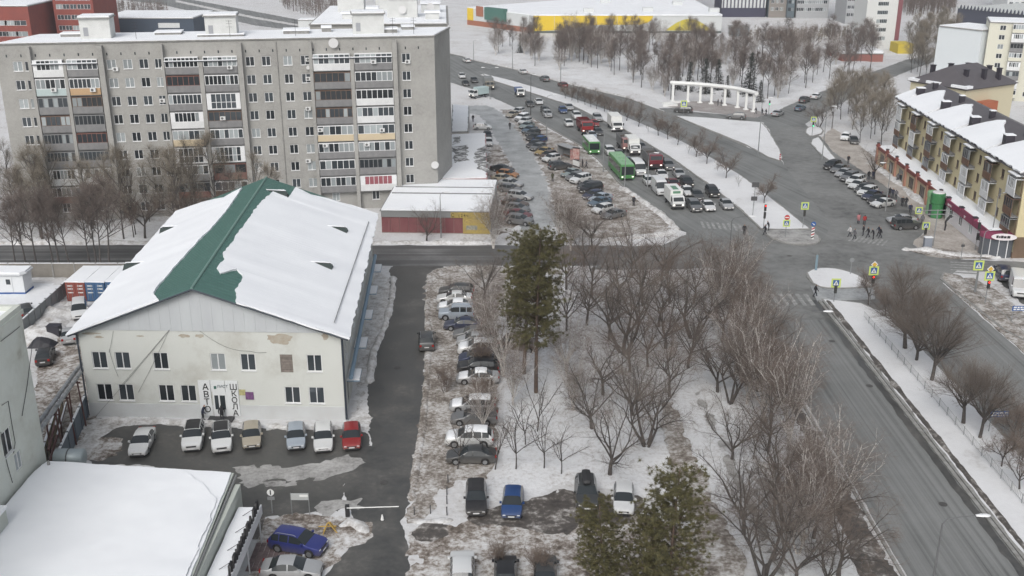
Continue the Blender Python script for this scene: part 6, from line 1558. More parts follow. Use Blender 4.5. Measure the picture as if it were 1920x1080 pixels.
for s in (11, 12, 13): proto('maple', make_tree(s, 9, .17, .20, 1, limbs=7, limb_len=.64, limb_ang=(.45,1.2), sub=9, sub_len=.48, sub_ang=(.45,1.1), tw=12, tw_len=.09, tw2=5, wob=.20, up=.035), BARK, TWG, 9)
for s in (21, 22): proto('maple_multi', make_tree(s, 9, .32, .16, 4, .55, limbs=13, limb_len=.55, limb_ang=(.4,1.1), sub=9, sub_len=.48, sub_ang=(.45,1.1), tw=12, tw_len=.09, tw2=5, wob=.17, up=.035), BARK, TWG, 9)
for s in (25, 26, 27): proto('dense', make_tree(s, 9, .27, .19, 1, limbs=8, limb_len=.62, limb_ang=(.4,1.2), sub=10, sub_len=.5, sub_ang=(.45,1.15), tw=13, tw_len=.09, tw2=5, wob=.17, up=.03), BARK, TWG_R, 9)
for s in (31, 32): proto('sapling', make_tree(s, 7, .30, .085, 1, limbs=5, limb_len=.55, limb_ang=(.3,.85), sub=6, sub_len=.42, sub_ang=(.4,1.0), tw=6, tw_len=.09, tw2=3, wob=.15, up=.05), BARK, TWG, 7)
for s in (41, 42, 43): proto('birch', make_tree(s, 13, .15, .12, 3, .24, limbs=14, limb_len=.60, limb_ang=(.2,.75), sub=10, sub_len=.34, sub_ang=(.35,.9), tw=11, tw_len=.075, tw2=4, wob=.07, up=.035, tw_up=-.18), BARK_B, TWG_B, 13)
for s in (51, 52, 53): proto('pollard', make_tree(s, 9, .24, .22, 1, limbs=9, limb_len=.38, limb_ang=(.35,1.3), sub=10, sub_len=.9, sub_ang=(.35,1.0), tw=15, tw_len=.15, tw2=4, wob=.14, up=.05, tw_ang=(.15,.6), tw_up=.12), BARK, TWG, 9)
for s in (61, 62): proto('street', make_tree(s, 5.5, .26, .10, 1, limbs=7, limb_len=.54, limb_ang=(.45,1.15), sub=9, sub_len=.5, sub_ang=(.45,1.1), tw=11, tw_len=.12, tw2=4, wob=.16, up=.04, tr=.008), BARK, TWG_R, 5.5)
for s in (71, 72, 73, 74): proto('forest', make_tree(s, 12, .9, .14, 1, limbs=18, limb_len=.40, limb_ang=(.5,1.0), sub=6, sub_len=.45, sub_ang=(.4,1.0), tw=8, tw_len=.08, tw2=3, wob=.11, up=.05, lo=.36, leader=True, tr=.010), BARK_F, TWG_F, 12)
for s in (81, 82): proto('olive', make_tree(s, 12, .9, .12, 1, limbs=20, limb_len=.46, limb_ang=(.5,1.05), sub=6, sub_len=.45, sub_ang=(.4,1.0), tw=9, tw_len=.085, tw2=3, wob=.09, up=.06, lo=.22, leader=True, tr=.011), BARK_F, TWG_O, 12)
for s in (91, 92): proto('bush', make_tree(s, 4, .12, .04, 6, .6, limbs=16, limb_len=.6, limb_ang=(.25,.85), sub=6, sub_len=.48, sub_ang=(.4,1.0), tw=7, tw_len=.13, tw2=3, wob=.12, up=.04, tr=.007), TWG_R, TWG_R, 4)
for s in (85, 86, 87): proto('slim', make_tree(s, 12, .9, .10, 1, limbs=15, limb_len=.34, limb_ang=(.35,.75), sub=5, sub_len=.42, sub_ang=(.35,.8), tw=7, tw_len=.08, tw2=3, wob=.07, up=.07, lo=.30, leader=True, tr=.008), BARK_F, TWG_O, 12)
for s in (101, 102, 103): proto('pine', pine(s, 15), BARK_P, NEED, 15)
proto('spruce', pine(111, 9, True), BARK_F, NEED_S, 9)
NAMES = {'maple':'maple_tree','maple_multi':'maple_tree','dense':'bare_tree','sapling':'sapling_tree','birch':'birch_tree','pollard':'pollard_tree','street':'street_tree','forest':'bare_tree','olive':'bare_tree','slim':'bare_tree','bush':'shrub','pine':'pine_tree','spruce':'spruce_tree'}
TR = random.Random(99)
def tree(sp, p, H, label, group=None, lean=0, cat=None, rz=None, v=None):
    tm, cm, h0 = PROTO[sp][TR.randrange(len(PROTO[sp])) if v is None else v]; k = H/h0
    t = thing(NAMES[sp], label, cat or ('shrub' if sp == 'bush' else 'tree'), (p[0], p[1], 0), TR.uniform(0, 2*PI) if rz is None else rz, group, (k*TR.uniform(.92,1.08), k*TR.uniform(.92,1.08), k))
    if lean: t.rotation_euler = (TR.gauss(0,lean), TR.gauss(0,lean), t.rotation_euler[2])
    link('trunk', tm, t); link('crown', cm, t); return t
def tpx(sp, px, py, H, label, **k): return tree(sp, G(px, py), H, label, **k)
# individual trees of the near park
for a in [('maple',1143,893,10,'big dark maple with a low fork behind the white hatchback'),('maple_multi',1212,838,9.5,'many stemmed maple right of the low forked one'),
  ('maple',1110,806,8.5,'dark maple left of the many stemmed one'),('maple',1186,782,8.5,'maple directly behind the many stemmed one'),
  ('sapling',858,880,6,'thin tree at the left end of the parked row front'),('sapling',928,880,6.5,'forked thin tree right of the dark grey saloon'),('sapling',967,882,7,'thin bent tree above the blue hatchback'),('sapling',1020,880,7,'slim two stemmed tree left of the SUV with roof box'),('sapling',1052,890,5.5,'single slim tree just left of the SUV with roof box'),
  ('maple_multi',1168,664,12,'large spreading tree in the middle of the park'),('maple',1248,656,10,'forked dark tree right of the large spreading one'),('maple_multi',1298,636,9,'dark several stemmed tree near the crossing path'),
  ('sapling',1318,660,6,'thin leaning tree beside the walker in the snow'),('maple',1345,737,9,'dark tree with a short thick trunk by the path bend'),('maple_multi',1368,758,8.5,'many stemmed tree right of the short thick trunk'),
  ('sapling',1007,812,7,'slim tree below the tall pine'),('sapling',985,835,6,'thin tree leaning between slim trees below the tall pine'),('sapling',1250,700,6,'thin tree on the snow below the forked dark tree'),
  ('maple',1395,1004,10,'tall dark trunk right of the big lower pine'),('maple_multi',1432,1090,9.5,'dark many stemmed tree at the bottom edge right of the pines'),('maple',1490,1095,8.5,'dark forked tree at the bottom edge nearest the pavement'),
  ('maple',1372,865,8,'dark tree beside the snowy path, left of the birches'),('sapling',1412,862,7,'slim tree between two dark trees by the snowy path'),('maple',1458,910,7.5,'crooked dark tree left of the fan shaped birch'),('maple_multi',1478,1000,7,'low many stemmed tree in front of the fan shaped birch'),
  ('birch',1556,990,11.5,'fan shaped birch with pale stems beside the avenue'),('birch',1478,832,12.5,'tall birch with white branches beside the avenue lamp'),('birch',1432,790,12,'birch left of the tall white branched one'),('maple',1545,1105,6.5,'crooked branch tree at the bottom edge by the avenue'),
  ('maple',907,562,8,'dark wide crowned tree at the top of the parked row'),('birch',943,706,12.5,'pale birch in front of the parked row'),('birch',925,466,11,'white stemmed birch beside the yellow shop corner'),('birch',1052,462,11,'left birch of the pair at the icy lane end'),('birch',1070,470,10,'right birch of the pair at the icy lane end'),
  ('maple',800,452,6.5,'bare tree growing in front of the maroon shop wall'),('dense',1110,470,8,'dark crooked tree at the street corner left of the crossroads'),('maple',1095,500,8,'dark forked tree just below the street corner'),
  ('pine',1252,1195,13.8,'big pine at the bottom edge, right of two'),('pine',1130,1185,10.8,'lower bushy pine at the bottom edge, left of two'),('pine',1205,1165,9.0,'pine between the two at the bottom edge'),('pine',1005,737,18.5,'tall pine with bare lower trunk in the middle of the park'),('pine',982,702,16.5,'second tall pine just left of the bare trunked one'),
  ('bush',835,735,3.5,'reddish bush at the verge of the drive'),('bush',1010,1078,3.2,'reddish bush over the dark cars at the bottom edge'),('bush',935,1062,2.6,'small reddish bush left of the bottom edge bush'),('bush',905,690,4,'bush among the parked cars'),('bush',905,752,3.6,'bush between snow covered parked cars')]:
    tpx(*a[:4], a[4])
for a in [('birch',915,640,9,'slim pale birch over the middle of the parked row'),('birch',962,762,9,'slim pale birch left of the saplings in the park'),('birch',1062,702,9.5,'slim pale birch right of the tall pine trunk'),('birch',1075,770,8,'low pale birch between the tall pine and the maples'),('birch',905,812,7,'low pale birch at the near end of the parked row')]:
    tpx(*a[:4], a[4])
# the brown thicket in the middle and along the pavement
for i, (x, y, h) in enumerate(sorted([(1062,545,8),(1110,560,8.5),(1160,570,9),(1205,575,9),(1255,570,8.5),(1300,570,8),(1335,575,8),(1100,612,9),(1235,615,9),(1185,520,8),(1240,525,8.5),(1180,700,8.5),(1255,745,8),(1142,640,8.5),(1130,742,8),(1290,692,8.5),(1215,690,8),(1062,622,8)])):
    tpx('dense', x, y, h, f'brown twiggy tree, {nth(i)} trunk from the left in the thicket mid park', group='thicket trees in the park')
bnd = [(1362,545),(1385,560),(1372,590),(1400,600),(1390,640),(1415,650),(1402,690),(1432,700),(1420,735),(1452,745),(1445,790),(1400,760),(1345,600),(1355,640),(1380,700),(1440,850),(1510,930),(1525,1010),(1452,965),(1497,1042),(1572,1082)]
bnd.sort(key=lambda q: q[1])
for i, (x, y) in enumerate(bnd):
    tpx('birch' if i % 3 == 1 else 'dense', x, y, 10.5 if i % 3 == 1 else 8.0, f'pale stemmed birch, {nth(i)} trunk from the far end of the avenue tree belt' if i % 3 == 1 else f'reddish bare tree, {nth(i)} trunk from the far end of the avenue tree belt', group='tree belt along the avenue pavement')
# row along the yard fence and the strip below the apartment block
for i, x in enumerate((30,50,70,101,112,131,170,182,190,206)):
    tree('forest', G(x, 503 + (i % 3)), 11 + (i*37 % 5)*.5, f'leaning dark tree, {ordinal(i)} from the left behind the yard fence', 'trees behind the yard fence', lean=.05)
rr = random.Random(5)
for i, (x, y) in enumerate(sorted((rr.uniform(-30, 350) if k < 36 else rr.uniform(350, 520), rr.uniform(386, 452)) for k in range(44))):
    tree(('dense','slim','slim','olive')[i % 4] if i % 8 else 'forest', G(x, y), rr.uniform(11, 15) if i % 4 else 9.5, f'bare tree, {nth(i)} trunk from the left on the snow strip below the apartment block', 'trees below the apartment block')
for x, y, h in ((320,400,7.5),(345,408,6.5),(292,405,6),(365,398,6),(250,420,5),(600,382,5),(570,386,5)):
    tpx('bush', x, y, h, 'reddish bush at the foot of the apartment block', group='bushes below the apartment block')
# median of the upper avenue
for i, (x, y, h) in enumerate([(1060,186,4.5),(1072,190,5),(1084,194,5),(1097,198,5),(1108,202,5),(1118,206,5.5),(1133,211,5.5),(1143,216,5.5),(1161,223,5.8),(1175,228,5.5),(1197,239,6),(1234,256,6),(1252,263,6),(1270,274,5),(1305,296,6),(1325,309,6),(1361,336,6),(1432,383,5.5)]):
    tpx('street', x, y, h, f'small round bare tree, {ordinal(i)} from the far end of the upper avenue median', group='small trees on the upper median')
for x, y in ((1385,352),(1345,322),(1290,290),(1215,250)): tpx('sapling', x, y, 2.6, 'thin staked sapling on the upper avenue median', group='saplings on the upper median')
# lower median
for a in [('pollard',1697,656,10,'pollarded tree with dense upright twigs, farthest big one on the lower median'),('pollard',1718,678,8.5,'twisted pollard just right of the farthest big one'),('pollard',1746,716,10,'leaning pollard, third big one on the lower median'),('pollard',1806,797,8.5,'spreading pollard above the blue road sign'),('pollard',1836,824,8.5,'pollard with a thick trunk beside the blue road sign'),
  ('street',1628,572,5.5,'small dark tree at the path across the median'),('street',1660,596,4.5,'low bushy tree between the crossing path and the pollards'),('street',1877,878,4.8,'thin young tree by the low railing, lower right'),('street',1911,921,5.2,'last young tree by the low railing at the right edge'),('street',1898,850,5.5,'bushy young tree at the right edge above the railing'),('pollard',1690,580,7,'upright dense shrub tree at the start of the lower median'),('pollard',1735,612,6.5,'upright dense shrub tree behind the first pollards'),('bush',1915,815,4.5,'brown bush at the right edge below the blue sign')]:
    tpx(*a[:4], a[4])
# wooded park strip beyond the avenue
rr = random.Random(17)
poly = [(905,96),(1000,108),(1100,128),(1190,160),(1262,190),(1270,160),(1420,180),(1452,195),(1500,185),(1560,160),(1640,130),(1640,95),(1500,92),(1400,98),(1300,82),(1150,76),(1000,82),(930,84)]
def inside(p, poly):
    x, y = p; c = False
    for i in range(len(poly)):
        (x0,y0),(x1,y1) = poly[i-1], poly[i]
        if (y0 > y) != (y1 > y) and x < (x1-x0)*(y-y0)/(y1-y0)+x0: c = not c
    return c
pts = []; tries = 0
while len(pts) < 190 and tries < 20000:
    tries += 1; q = (rr.uniform(900,1650), rr.uniform(78,196))
    if not inside(q, poly): continue
    if any(abs(q[0]-a[0]) < 7 and abs(q[1]-a[1]) < 4 for a in pts): continue
    pts.append(q)
for q in pts:
    sp = 'forest' if rr.random() < .8 else 'birch'
    zone = 'below the mall front' if q[0] < 1010 else 'below the yellow wall' if q[0] < 1200 else 'behind the colonnade' if q[0] < 1430 else 'towards the tower'
    dep = 'near the road' if q[1] > 118 + (q[0]-900)*.05 else 'in the back rows'
    tree(sp, G(*q), rr.uniform(8.5,12.5), f"{'dark bare tree' if sp == 'forest' else 'pale birch'} {dep} of the park strip, {zone}", f"{'bare trees' if sp == 'forest' else 'birches'} {dep} of the park strip, {zone}")
p2_ = [(898,92),(1000,86),(1110,88),(1130,140),(1040,134),(960,114)]; got = []
while len(got) < 30:
    q = (rr.uniform(895,1130), rr.uniform(86,140))
    if inside(q, p2_): got.append(q)
for i, q in enumerate(sorted(got)):
    tree('birch' if i % 3 == 0 else 'forest', G(*q), rr.uniform(8,11.5), f"{'pale birch' if i % 3 == 0 else 'bare tree'}, {nth(i)} trunk from the left at the mall end of the park strip", 'trees at the mall end of the park strip')
for i, (x, y, h) in enumerate(((1322,176,10),(1403,180,12),(1346,170,9),(1292,172,8.5),(1270,168,8),(1362,182,6),(1425,192,6))):
    tpx('spruce', x, y, h, f'dark spruce, {ordinal(i)} planted behind the white colonnade' if i else 'dark broad spruce directly behind the white colonnade', group='spruces behind the colonnade')
tpx('spruce', 975, 100, 7, 'lone dark conifer in the far left part of the park strip')
for i, q in enumerate(sorted([(1560,240),(1576,224),(1598,243),(1618,238),(1640,252),(1652,272),(1612,268),(1632,260),(1646,228),(1662,246),(1590,214),(1605,222),(1570,205),(1630,215),(1655,205),(1620,196)])):
    tree('olive', G(*q), rr.uniform(9,12.5), f'greenish brown bare tree, {nth(i)} from the left at the far end of the cream block', 'trees at the far end of the cream block')
tpx('maple', 1640, 336, 7.5, 'bare tree with two trunks on the pavement by the peach shops'); tpx('maple_multi', 1535, 240, 6, 'dark forked tree on the snowy island by the slip road')
for i, q in enumerate(sorted((rr.uniform(1700,1790), rr.uniform(62,150)) for _ in range(30))):
    tree('olive', G(*q), rr.uniform(9,13), f'bare tree, {nth(i)} trunk from the left in the grove before the blank white gable', 'grove beside the blank gable')
for _ in range(16):
    tree('forest' if rr.random() < .5 else 'olive', Vector((rr.uniform(88,112), rr.uniform(165,215), 0)), rr.uniform(6,9), 'bare tree showing above the roof in the courtyard behind the cream block', 'courtyard trees behind the cream block')
# far woods that read as one mass
def far_wood(name, label, poly, n, h, m_, seed):
    r2 = random.Random(seed); mb = MB(); xs = [p[0] for p in poly]; ys = [p[1] for p in poly]
    k = 0
    while k < n:
        q = (r2.uniform(min(xs), max(xs)), r2.uniform(min(ys), max(ys)))
        if not inside(q, poly): continue
        k += 1; p = G(*q); hh = h*r2.uniform(.6,1.2)
        twig(mb, p, p+Vector((r2.gauss(0,.2), 0, hh)), .10)
        for j in range(14):
            a = p + Vector((0,0,hh*r2.uniform(.25,.95))); e = Vector((r2.gauss(0,1), r2.gauss(0,1), r2.uniform(.3,1.2))).normalized(); twig(mb, a, a+e*hh*.25, .07)
    tag(mb.build(name, m_), label, 'wood', kind='stuff')
far_wood('far_wood', 'distant grey brown wood at the top right', [(1690,18),(1700,2),(1790,4),(1792,26),(1700,30)], 420, 10, TWG_F, 1)
far_wood('far_wood', 'distant bare scrub along the highway at the top', [(520,2),(650,2),(655,30),(600,34),(540,22)], 260, 7, TWG_F, 2)
far_wood('far_wood', 'distant scrub left of the highway at the top', [(190,12),(300,14),(320,30),(270,34),(200,26)], 160, 5, TWG_F, 3)
far_wood('far_wood', 'distant scrub beyond the mall', [(1360,66),(1440,70),(1600,62),(1612,72),(1500,82),(1380,76)], 220, 4, TWG_O, 4)
# ---------------------------------------------------------------- street furniture, signs, yard things, people
POLE = mat('galvanised_pole', (.26,.27,.275), .6, metal=.3); POLE_D = mat('dark_pole', (.07,.07,.072), .6); POLE_M = mat('weathered_pole', (.12,.123,.126), .6); HEADM = mat('lamp_head', (.70,.71,.72), .4)
YG = mat('fluorescent_border', (.52,.62,.16), .5); BLUE = mat('sign_blue', (.03,.10,.30), .5); WSG = mat('sign_white', (.72,.73,.72), .5); REDS = mat('sign_red', (.42,.03,.03), .5); YLS = mat('sign_amber', (.60,.38,.06), .5)
LRED = mat('lit_red', (1,.03,.02), .4, emit=1.6); LGRN = mat('lit_green', (.1,1,.45), .4, emit=1.8)
def lamp(base, h, label, arm=(2.2,.0), ah=.6, name='street_lamp', r=.09, group='street lamps', m_=None, double=False):
    t = thing(name, label, 'lamp post', (base[0], base[1], 0), 0, group); m_ = m_ or POLE
    m = MB(); m.tube([(0,0,-.1),(0,0,1.2),(0,0,h)], [r*1.35,r*1.2,r*.6], 8); m.build('pole', m_, t)
    for s in ((1,-1) if double else (1,)):
        ex, ey = arm[0]*s, arm[1]*s
        m = MB(); m.tube([(0,0,h-.05),(ex*.12,ey*.12,h+ah*.55),(ex*.5,ey*.5,h+ah*.85),(ex,ey,h+ah)], [.05,.045,.04,.035], 6); m.build('arm', m_, t)
        a = math.atan2(ey, ex); ca, sa = math.cos(a), math.sin(a); m = MB(); vs = []
        for x, w, z0, z1 in ((-.1,.10,-.03,.05),(.25,.16,-.06,.09),(.65,.17,-.06,.08),(.85,.08,-.02,.04)):
            for y, z in ((-w,z0*.2),(-w*.6,z1),(w*.6,z1),(w,z0*.2),(w*.5,z0),(-w*.5,z0)): vs.append((ex+x*ca-y*sa, ey+x*sa+y*ca, h+ah+z))
        m.add(vs, [(i*6+k,(i+1)*6+k,(i+1)*6+(k+1)%6,i*6+(k+1)%6) for i in range(3) for k in range(6)]+[tuple(range(5,-1,-1)), tuple(range(18,24))]); m.build('lamp_head', HEADM, t)
    return t
lamp((28.3,59.3), 9.0, 'tall curved street lamp over the avenue at the bottom right', m_=POLE_M)
lamp((28.3,95.2), 9.3, 'tall curved street lamp half hidden by the birches', m_=POLE_M); lamp((28.3,129.5), 9.0, 'tall curved street lamp at the corner of the crossroads', m_=POLE_M)
def lpx(px, py, h, label, **k): return lamp(G(px, py), h, label, **k)
lpx(1131,322,7.5,'pale lamp post beside the long green bus',arm=(1.2,-.4)); lpx(1171,352,6.8,'lamp post in front of the long green bus',arm=(1.2,-.4)); lpx(1214,352,5.8,'grey post with white cap near the white minibus',arm=(.9,-.3))
lpx(1025,262,9,'lamp post behind the parked row left of the bus stop',arm=(1.3,0)); lpx(995,216,9,'dark pole beside the far end of the parked row',arm=(.4,0),m_=POLE_D); lpx(919,186,7.5,'double armed lamp post far along the avenue',arm=(1.4,0),double=True)
lpx(961,131,7,'lamp post at the kerb below the wooded strip',arm=(-1.2,0)); lpx(1051,156,7,'lamp post at the kerb beside the grey SUV',arm=(1.2,0)); lpx(888,114,6,'lamp post at the far bend',arm=(1,0)); lpx(1421,292,11,'tall pole on the snowy triangular island',arm=(1.2,0)); lpx(1541,300,10,'tall pole at the kerb by the parked row of the cream block',arm=(1,0))
lpx(1660,396,7.5,'lamp post at the end of the row by the cream block',arm=(-1.0,0)); lpx(827,446,6.5,'grey pole standing before the maroon shop wall',arm=(.6,0)); lpx(1828,550,8,'tall grey pole carrying a crossing sign at the right',arm=(1,.2)); lpx(1855,470,8,'grey pole before the glass shop corner',arm=(.8,.2))
def plate(par, kind, z, w=.75, face=-PI/2, y=-.09, x=0):
    "road sign plate facing -y (children of the post)"
    def bx(name, x0,x1,z0,z1,d,m_): m = MB(); m.box(x+x0,x+x1,y-d,y-d+.012,z+z0,z+z1); return m.build(name, m_, par)
    def poly(name, pts, d, m_): m = MB(); k = len(pts); m.add([(x+a, y-d, z+b) for a,b in pts]+[(x+a, y-d+.01, z+b) for a,b in pts], [tuple(range(k)), tuple(range(2*k-1,k-1,-1))]+[(i,(i+1)%k,k+(i+1)%k,k+i) for i in range(k)]); return m.build(name, m_, par)
    circ = lambda r, n=18: [(r*math.cos(2*PI*i/n), r*math.sin(2*PI*i/n)) for i in range(n)]
    if kind == 'crossing':
        h = w/2*1.25; bx('sign_border',-h,h,-h,h,0,YG); g = w/2*.82; bx('sign_face',-g,g,-g,g,.014,BLUE); poly('sign_triangle', [(-g*.86,-g*.72),(g*.86,-g*.72),(0,g*.86)], .028, WSG)
        poly('sign_figure', [(-g*.28,-g*.55),(-g*.12,-g*.55),(0,-g*.15),(g*.2,-g*.55),(g*.34,-g*.5),(g*.08,g*.02),(g*.1,g*.35),(-g*.1,g*.35),(-g*.14,0)], .042, BLK)
    elif kind == 'no_entry': poly('sign_face', circ(w/2), 0, REDS); bx('sign_bar', -w*.36,w*.36,-w*.09,w*.09,.014,WSG)
    elif kind == 'blue_round': poly('sign_face', circ(w/2), 0, BLUE); poly('sign_arrow', [(-w*.2,w*.2),(w*.12,-w*.05),(w*.2,.02),(w*.22,-w*.24),(-w*.04,-w*.22),(.02,-w*.14),(-w*.28,w*.12)], .014, WSG)
    elif kind == 'priority': poly('sign_border', [(0,-w*.55),(w*.55,0),(0,w*.55),(-w*.55,0)], 0, WSG); poly('sign_face', [(0,-w*.4),(w*.4,0),(0,w*.4),(-w*.4,0)], .014, YLS)
    elif kind == 'back_round': poly('sign_back', circ(w/2), 0, POLE)
    elif kind == 'limit': poly('sign_border', circ(w/2), 0, WSG); poly('sign_bar', [(-w*.08,-w*.35),(w*.08,-w*.35),(w*.08,w*.35),(-w*.08,w*.35)], .014, BLK)
    elif kind == 'back_square': bx('sign_back', -w/2,w/2,-w*.35,w*.35,0,POLE_D)
def signal(par, z, state='red', side=0, black=True):
    m = MB(); m.box(side-.16, side+.16, -.30, -.08, z-.5, z+.5); h = m.build('signal_housing', TRIM, par)
    for k, (c, on) in enumerate((('red', state == 'red'), ('amber', False), ('green', state == 'green'))):
        zz = z + .32 - k*.32; m = MB(); m.tube([(side,-.30,zz),(side,-.335,zz)], .12, 12); m.build('signal_lamp', (LRED if c == 'red' else LGRN) if on else mat('unlit_lamp', (.05,.05,.045), .3), h)
def post(px, py, h, label, cat, items, name='sign_post', r=.055, m_=None):
    p = G(px, py); t = thing(name, label, cat, p); m = MB(); m.tube([(0,0,-.1),(0,0,h)], r, 8); m.build('pole', m_ or POLE, t)
    for it in items:
        if it[0] == 'signal': signal(t, it[1], it[2] if len(it) > 2 else 'off', it[3] if len(it) > 3 else 0)
        else: plate(t, it[0], it[1], it[2] if len(it) > 2 else .75)
    return t
post(1505,429,4.2,'crossing sign over a dark signal on the upper median tip','traffic light',[('crossing',3.7,.95),('signal',2.6)],'traffic_light')
post(1472,447,3.6,'no entry sign above a crossing sign on the median tip','road sign',[('no_entry',3.3,.8),('crossing',2.4,.85)])
t = post(1522,451,2.9,'blue round sign over a red and white striped board at the median tip','road sign',[('blue_round',2.6,.75)])
m = MB(); m.box(-.22,.22,-.14,-.09,.25,2.1); st = m.build('striped_board', WSG, t)
for k in range(4):
    m = MB(); z = .35+k*.45; m.add([(-.22,-.145,z),(.22,-.145,z+.2),(.22,-.145,z+.42),(-.22,-.145,z+.22)], [(0,1,2,3)]); m.build('stripe', REDS if k % 2 else BLK, st)
post(1431,431,4.0,'dark traffic light pole with red back board at the crossing','traffic light',[('signal',3.6,'red'),('signal',2.4)],'traffic_light')
post(1411,407,3.4,'plain sign seen from behind on the snowy median','road sign',[('back_square',3.1,1.0)]); post(1413,388,4.0,'upper sign seen from behind on the snowy median','road sign',[('back_square',3.8,1.2)])
post(1630,572,5.6,'priority and crossing signs over a red signal at the path across the median','traffic light',[('priority',5.4,.8),('crossing',4.6,.95),('signal',3.5,'red')],'traffic_light')
post(1563,568,3.1,'crossing sign over a dark signal at the striped crossing','traffic light',[('crossing',2.7,.95),('signal',1.9)],'traffic_light')
t = post(1529,509,2.6,'narrow blue board standing on the snowy island','road sign',[]); m = MB(); m.box(-.16,.16,-.10,-.06,.2,2.4); m.build('board', mat('faded_blue_board', (.16,.23,.27), .6), t)
post(1594,516,2.4,'round sign seen from behind on the snowy island','road sign',[('back_round',2.2,.65)])
post(1826,551,4.4,'large crossing sign on the tall pole at the right','road sign',[('crossing',3.9,1.05)])
post(1846,572,5.0,'amber diamond, crossing sign and red signal stacked at the right','traffic light',[('priority',4.8,.85),('crossing',3.9,1.0),('signal',2.8,'red')],'traffic_light')
post(1732,452,2.7,'small crossing sign with dark signal before the shops','traffic light',[('crossing',2.4,.9),('signal',1.6)],'traffic_light'); post(1720,415,2.0,'crossing sign near the off-roader','road sign',[('crossing',1.8,.9)])
post(1828,470,4.6,'slim traffic light before the white shop wall','traffic light',[('signal',3.8),('signal',2.2)],'traffic_light'); post(1801,488,2.6,'slim sign post with narrow plate at the zebra crossing','road sign',[('back_square',2.2,.5)])
post(1281,218,3.4,'yellow green crossing sign on the slip road','road sign',[('crossing',3.0,1.2)]); post(1441,214,3.2,'traffic light showing green at the slip road','traffic light',[('signal',2.8,'green')],'traffic_light'); post(1521,268,5.2,'traffic light showing green with a yellow green plate by the small island','traffic light',[('crossing',5.0,.9),('signal',4.0,'green')],'traffic_light')
t = post(1462,301,1.5,'small red and white striped post at the triangular island','road sign',[])
for k in range(3): m = MB(); m.box(-.14,.14,-.1,-.06,.3+k*.4,.5+k*.4); m.build('stripe', REDS, t)
t = thing('advertising_column', 'grey cabinet standing on the slushy pavement corner', 'cabinet', G(1738,466)); m = MB(); m.box(-.55,.55,-.3,.3,0,1.7); m.build('cabinet_body', mat('cabinet_grey', (.22,.24,.28), .6), t); m = MB(); m.box(-.6,.6,-.35,.35,1.7,1.8); m.build('cabinet_top', SNOW, t)
t = thing('sign_gantry', 'grey gantry arm over the pavement before the kiosk', 'gantry', G(1749,462)); m = MB(); m.tube([(0,0,0),(0,0,5.6)], .09, 8); m.build('pole', POLE, t); m = MB(); m.tube([(-1.6,0,4.9),(2.6,0,4.9)], .07, 6); m.build('arm', POLE, t); m = MB(); m.tube([(-2.4,0,5.5),(2.0,0,5.5)], .06, 6); m.build('arm', POLE, t)
def board(px0, px1, py, zb, h, label, m_=BLUE, text=True):
    a, b = G(px0, py), G(px1, py); w = b.x-a.x; t = thing('direction_sign', label, 'road sign', a)
    for x in (0, w): m = MB(); m.tube([(x,0,-.1),(x,0,zb+h)], .05, 6); m.build('post', POLE, t)
    m = MB(); m.box(-.2,w+.2,-.1,-.06,zb,zb+h); bd = m.build('board', m_, t)
    if text:
        rr = random.Random(px0)
        for r_ in range(2):
            x = -.05
            while x < w+.05:
                l = rr.uniform(.18,.45); m = MB(); m.box(x, min(x+l, w+.12), -.112,-.1, zb+h*(.58-.42*r_), zb+h*(.84-.42*r_)); m.build('text_line', WSG, bd); x += l+.1
board(1853,1880,812,1.75,.62,'blue direction sign on two posts among the pollards'); board(1896,1925,604,1.5,.62,'blue direction sign at the right edge by the white van'); board(1690,1709,618,1.9,.75,'direction sign seen from behind inside the pollard crowns', POLE_D, False)
# low railing on the lower median
t = thing('railing', 'low thin grey railing along the lower median', 'railing', (42.6, 0, .17))
pn = MB()
for z in (.25,.85): pn.tube([(0,0,z),(0,1.9,z)], .018, 4)
for k in range(7): pn.tube([(0,.12+k*.28,.25),(0,.12+k*.28,.85)], .011, 4)
pn.tube([(0,0,0),(0,0,.95)], .03, 5); pn = pn.mesh('railing_panel', POLE)
for k in range(30): link('railing_panel', pn, t, (0, 58 + k*2.0, 0))
# bus stop
p = G(1068, 296); t = thing('bus_shelter', 'grey bus shelter with a red advert beside the parked row', 'bus shelter', p, math.radians(-58))
SHG = mat('shelter_grey', (.24,.25,.26), .6)
m = MB(); m.box(-2.2,2.2,-.05,.05,.15,2.4); m.build('back_wall', SHG, t); m = MB(); m.box(-2.25,-2.15,-1.4,.0,.15,2.4); m.build('side_wall', SHG, t); m = MB(); m.box(2.15,2.25,-1.4,.0,.15,2.4); m.build('side_wall', mat('advert_red', (.34,.10,.10), .5, (.5,.4,.36), 2.5), t)
m = MB(); m.box(-2.4,2.4,-1.6,.2,2.4,2.55); m.build('roof', mat('shelter_roof', (.30,.31,.32), .6), t); m = MB(); m.box(-1.8,1.8,-.5,-.1,.42,.5); m.build('bench', BROWN, t)
t = thing('advert_stand', 'red poster stand in front of the bus shelter', 'poster stand', G(1080,303), math.radians(-30)); m = MB(); m.box(-.7,.7,-.1,.1,.5,2.6); m.build('panel', MATS['advert_red'], t); m = MB(); m.box(-.75,.75,-.13,.13,2.6,2.8); m.build('frame', TRIM, t); m = MB(); m.box(-.5,-.4,-.08,.08,0,.5); m.build('leg', TRIM, t); m = MB(); m.box(.4,.5,-.08,.08,0,.5); m.build('leg', TRIM, t)
t = thing('advert_stand', 'low white advert board behind the dark SUV', 'poster stand', G(1080,313), math.radians(-58)); m = MB(); m.box(-1.0,1.0,-.06,.06,.25,1.2); m.build('panel', WSG, t); m = MB(); m.box(-1.1,1.1,-.09,.09,.0,.25); m.build('base', TRIM, t)
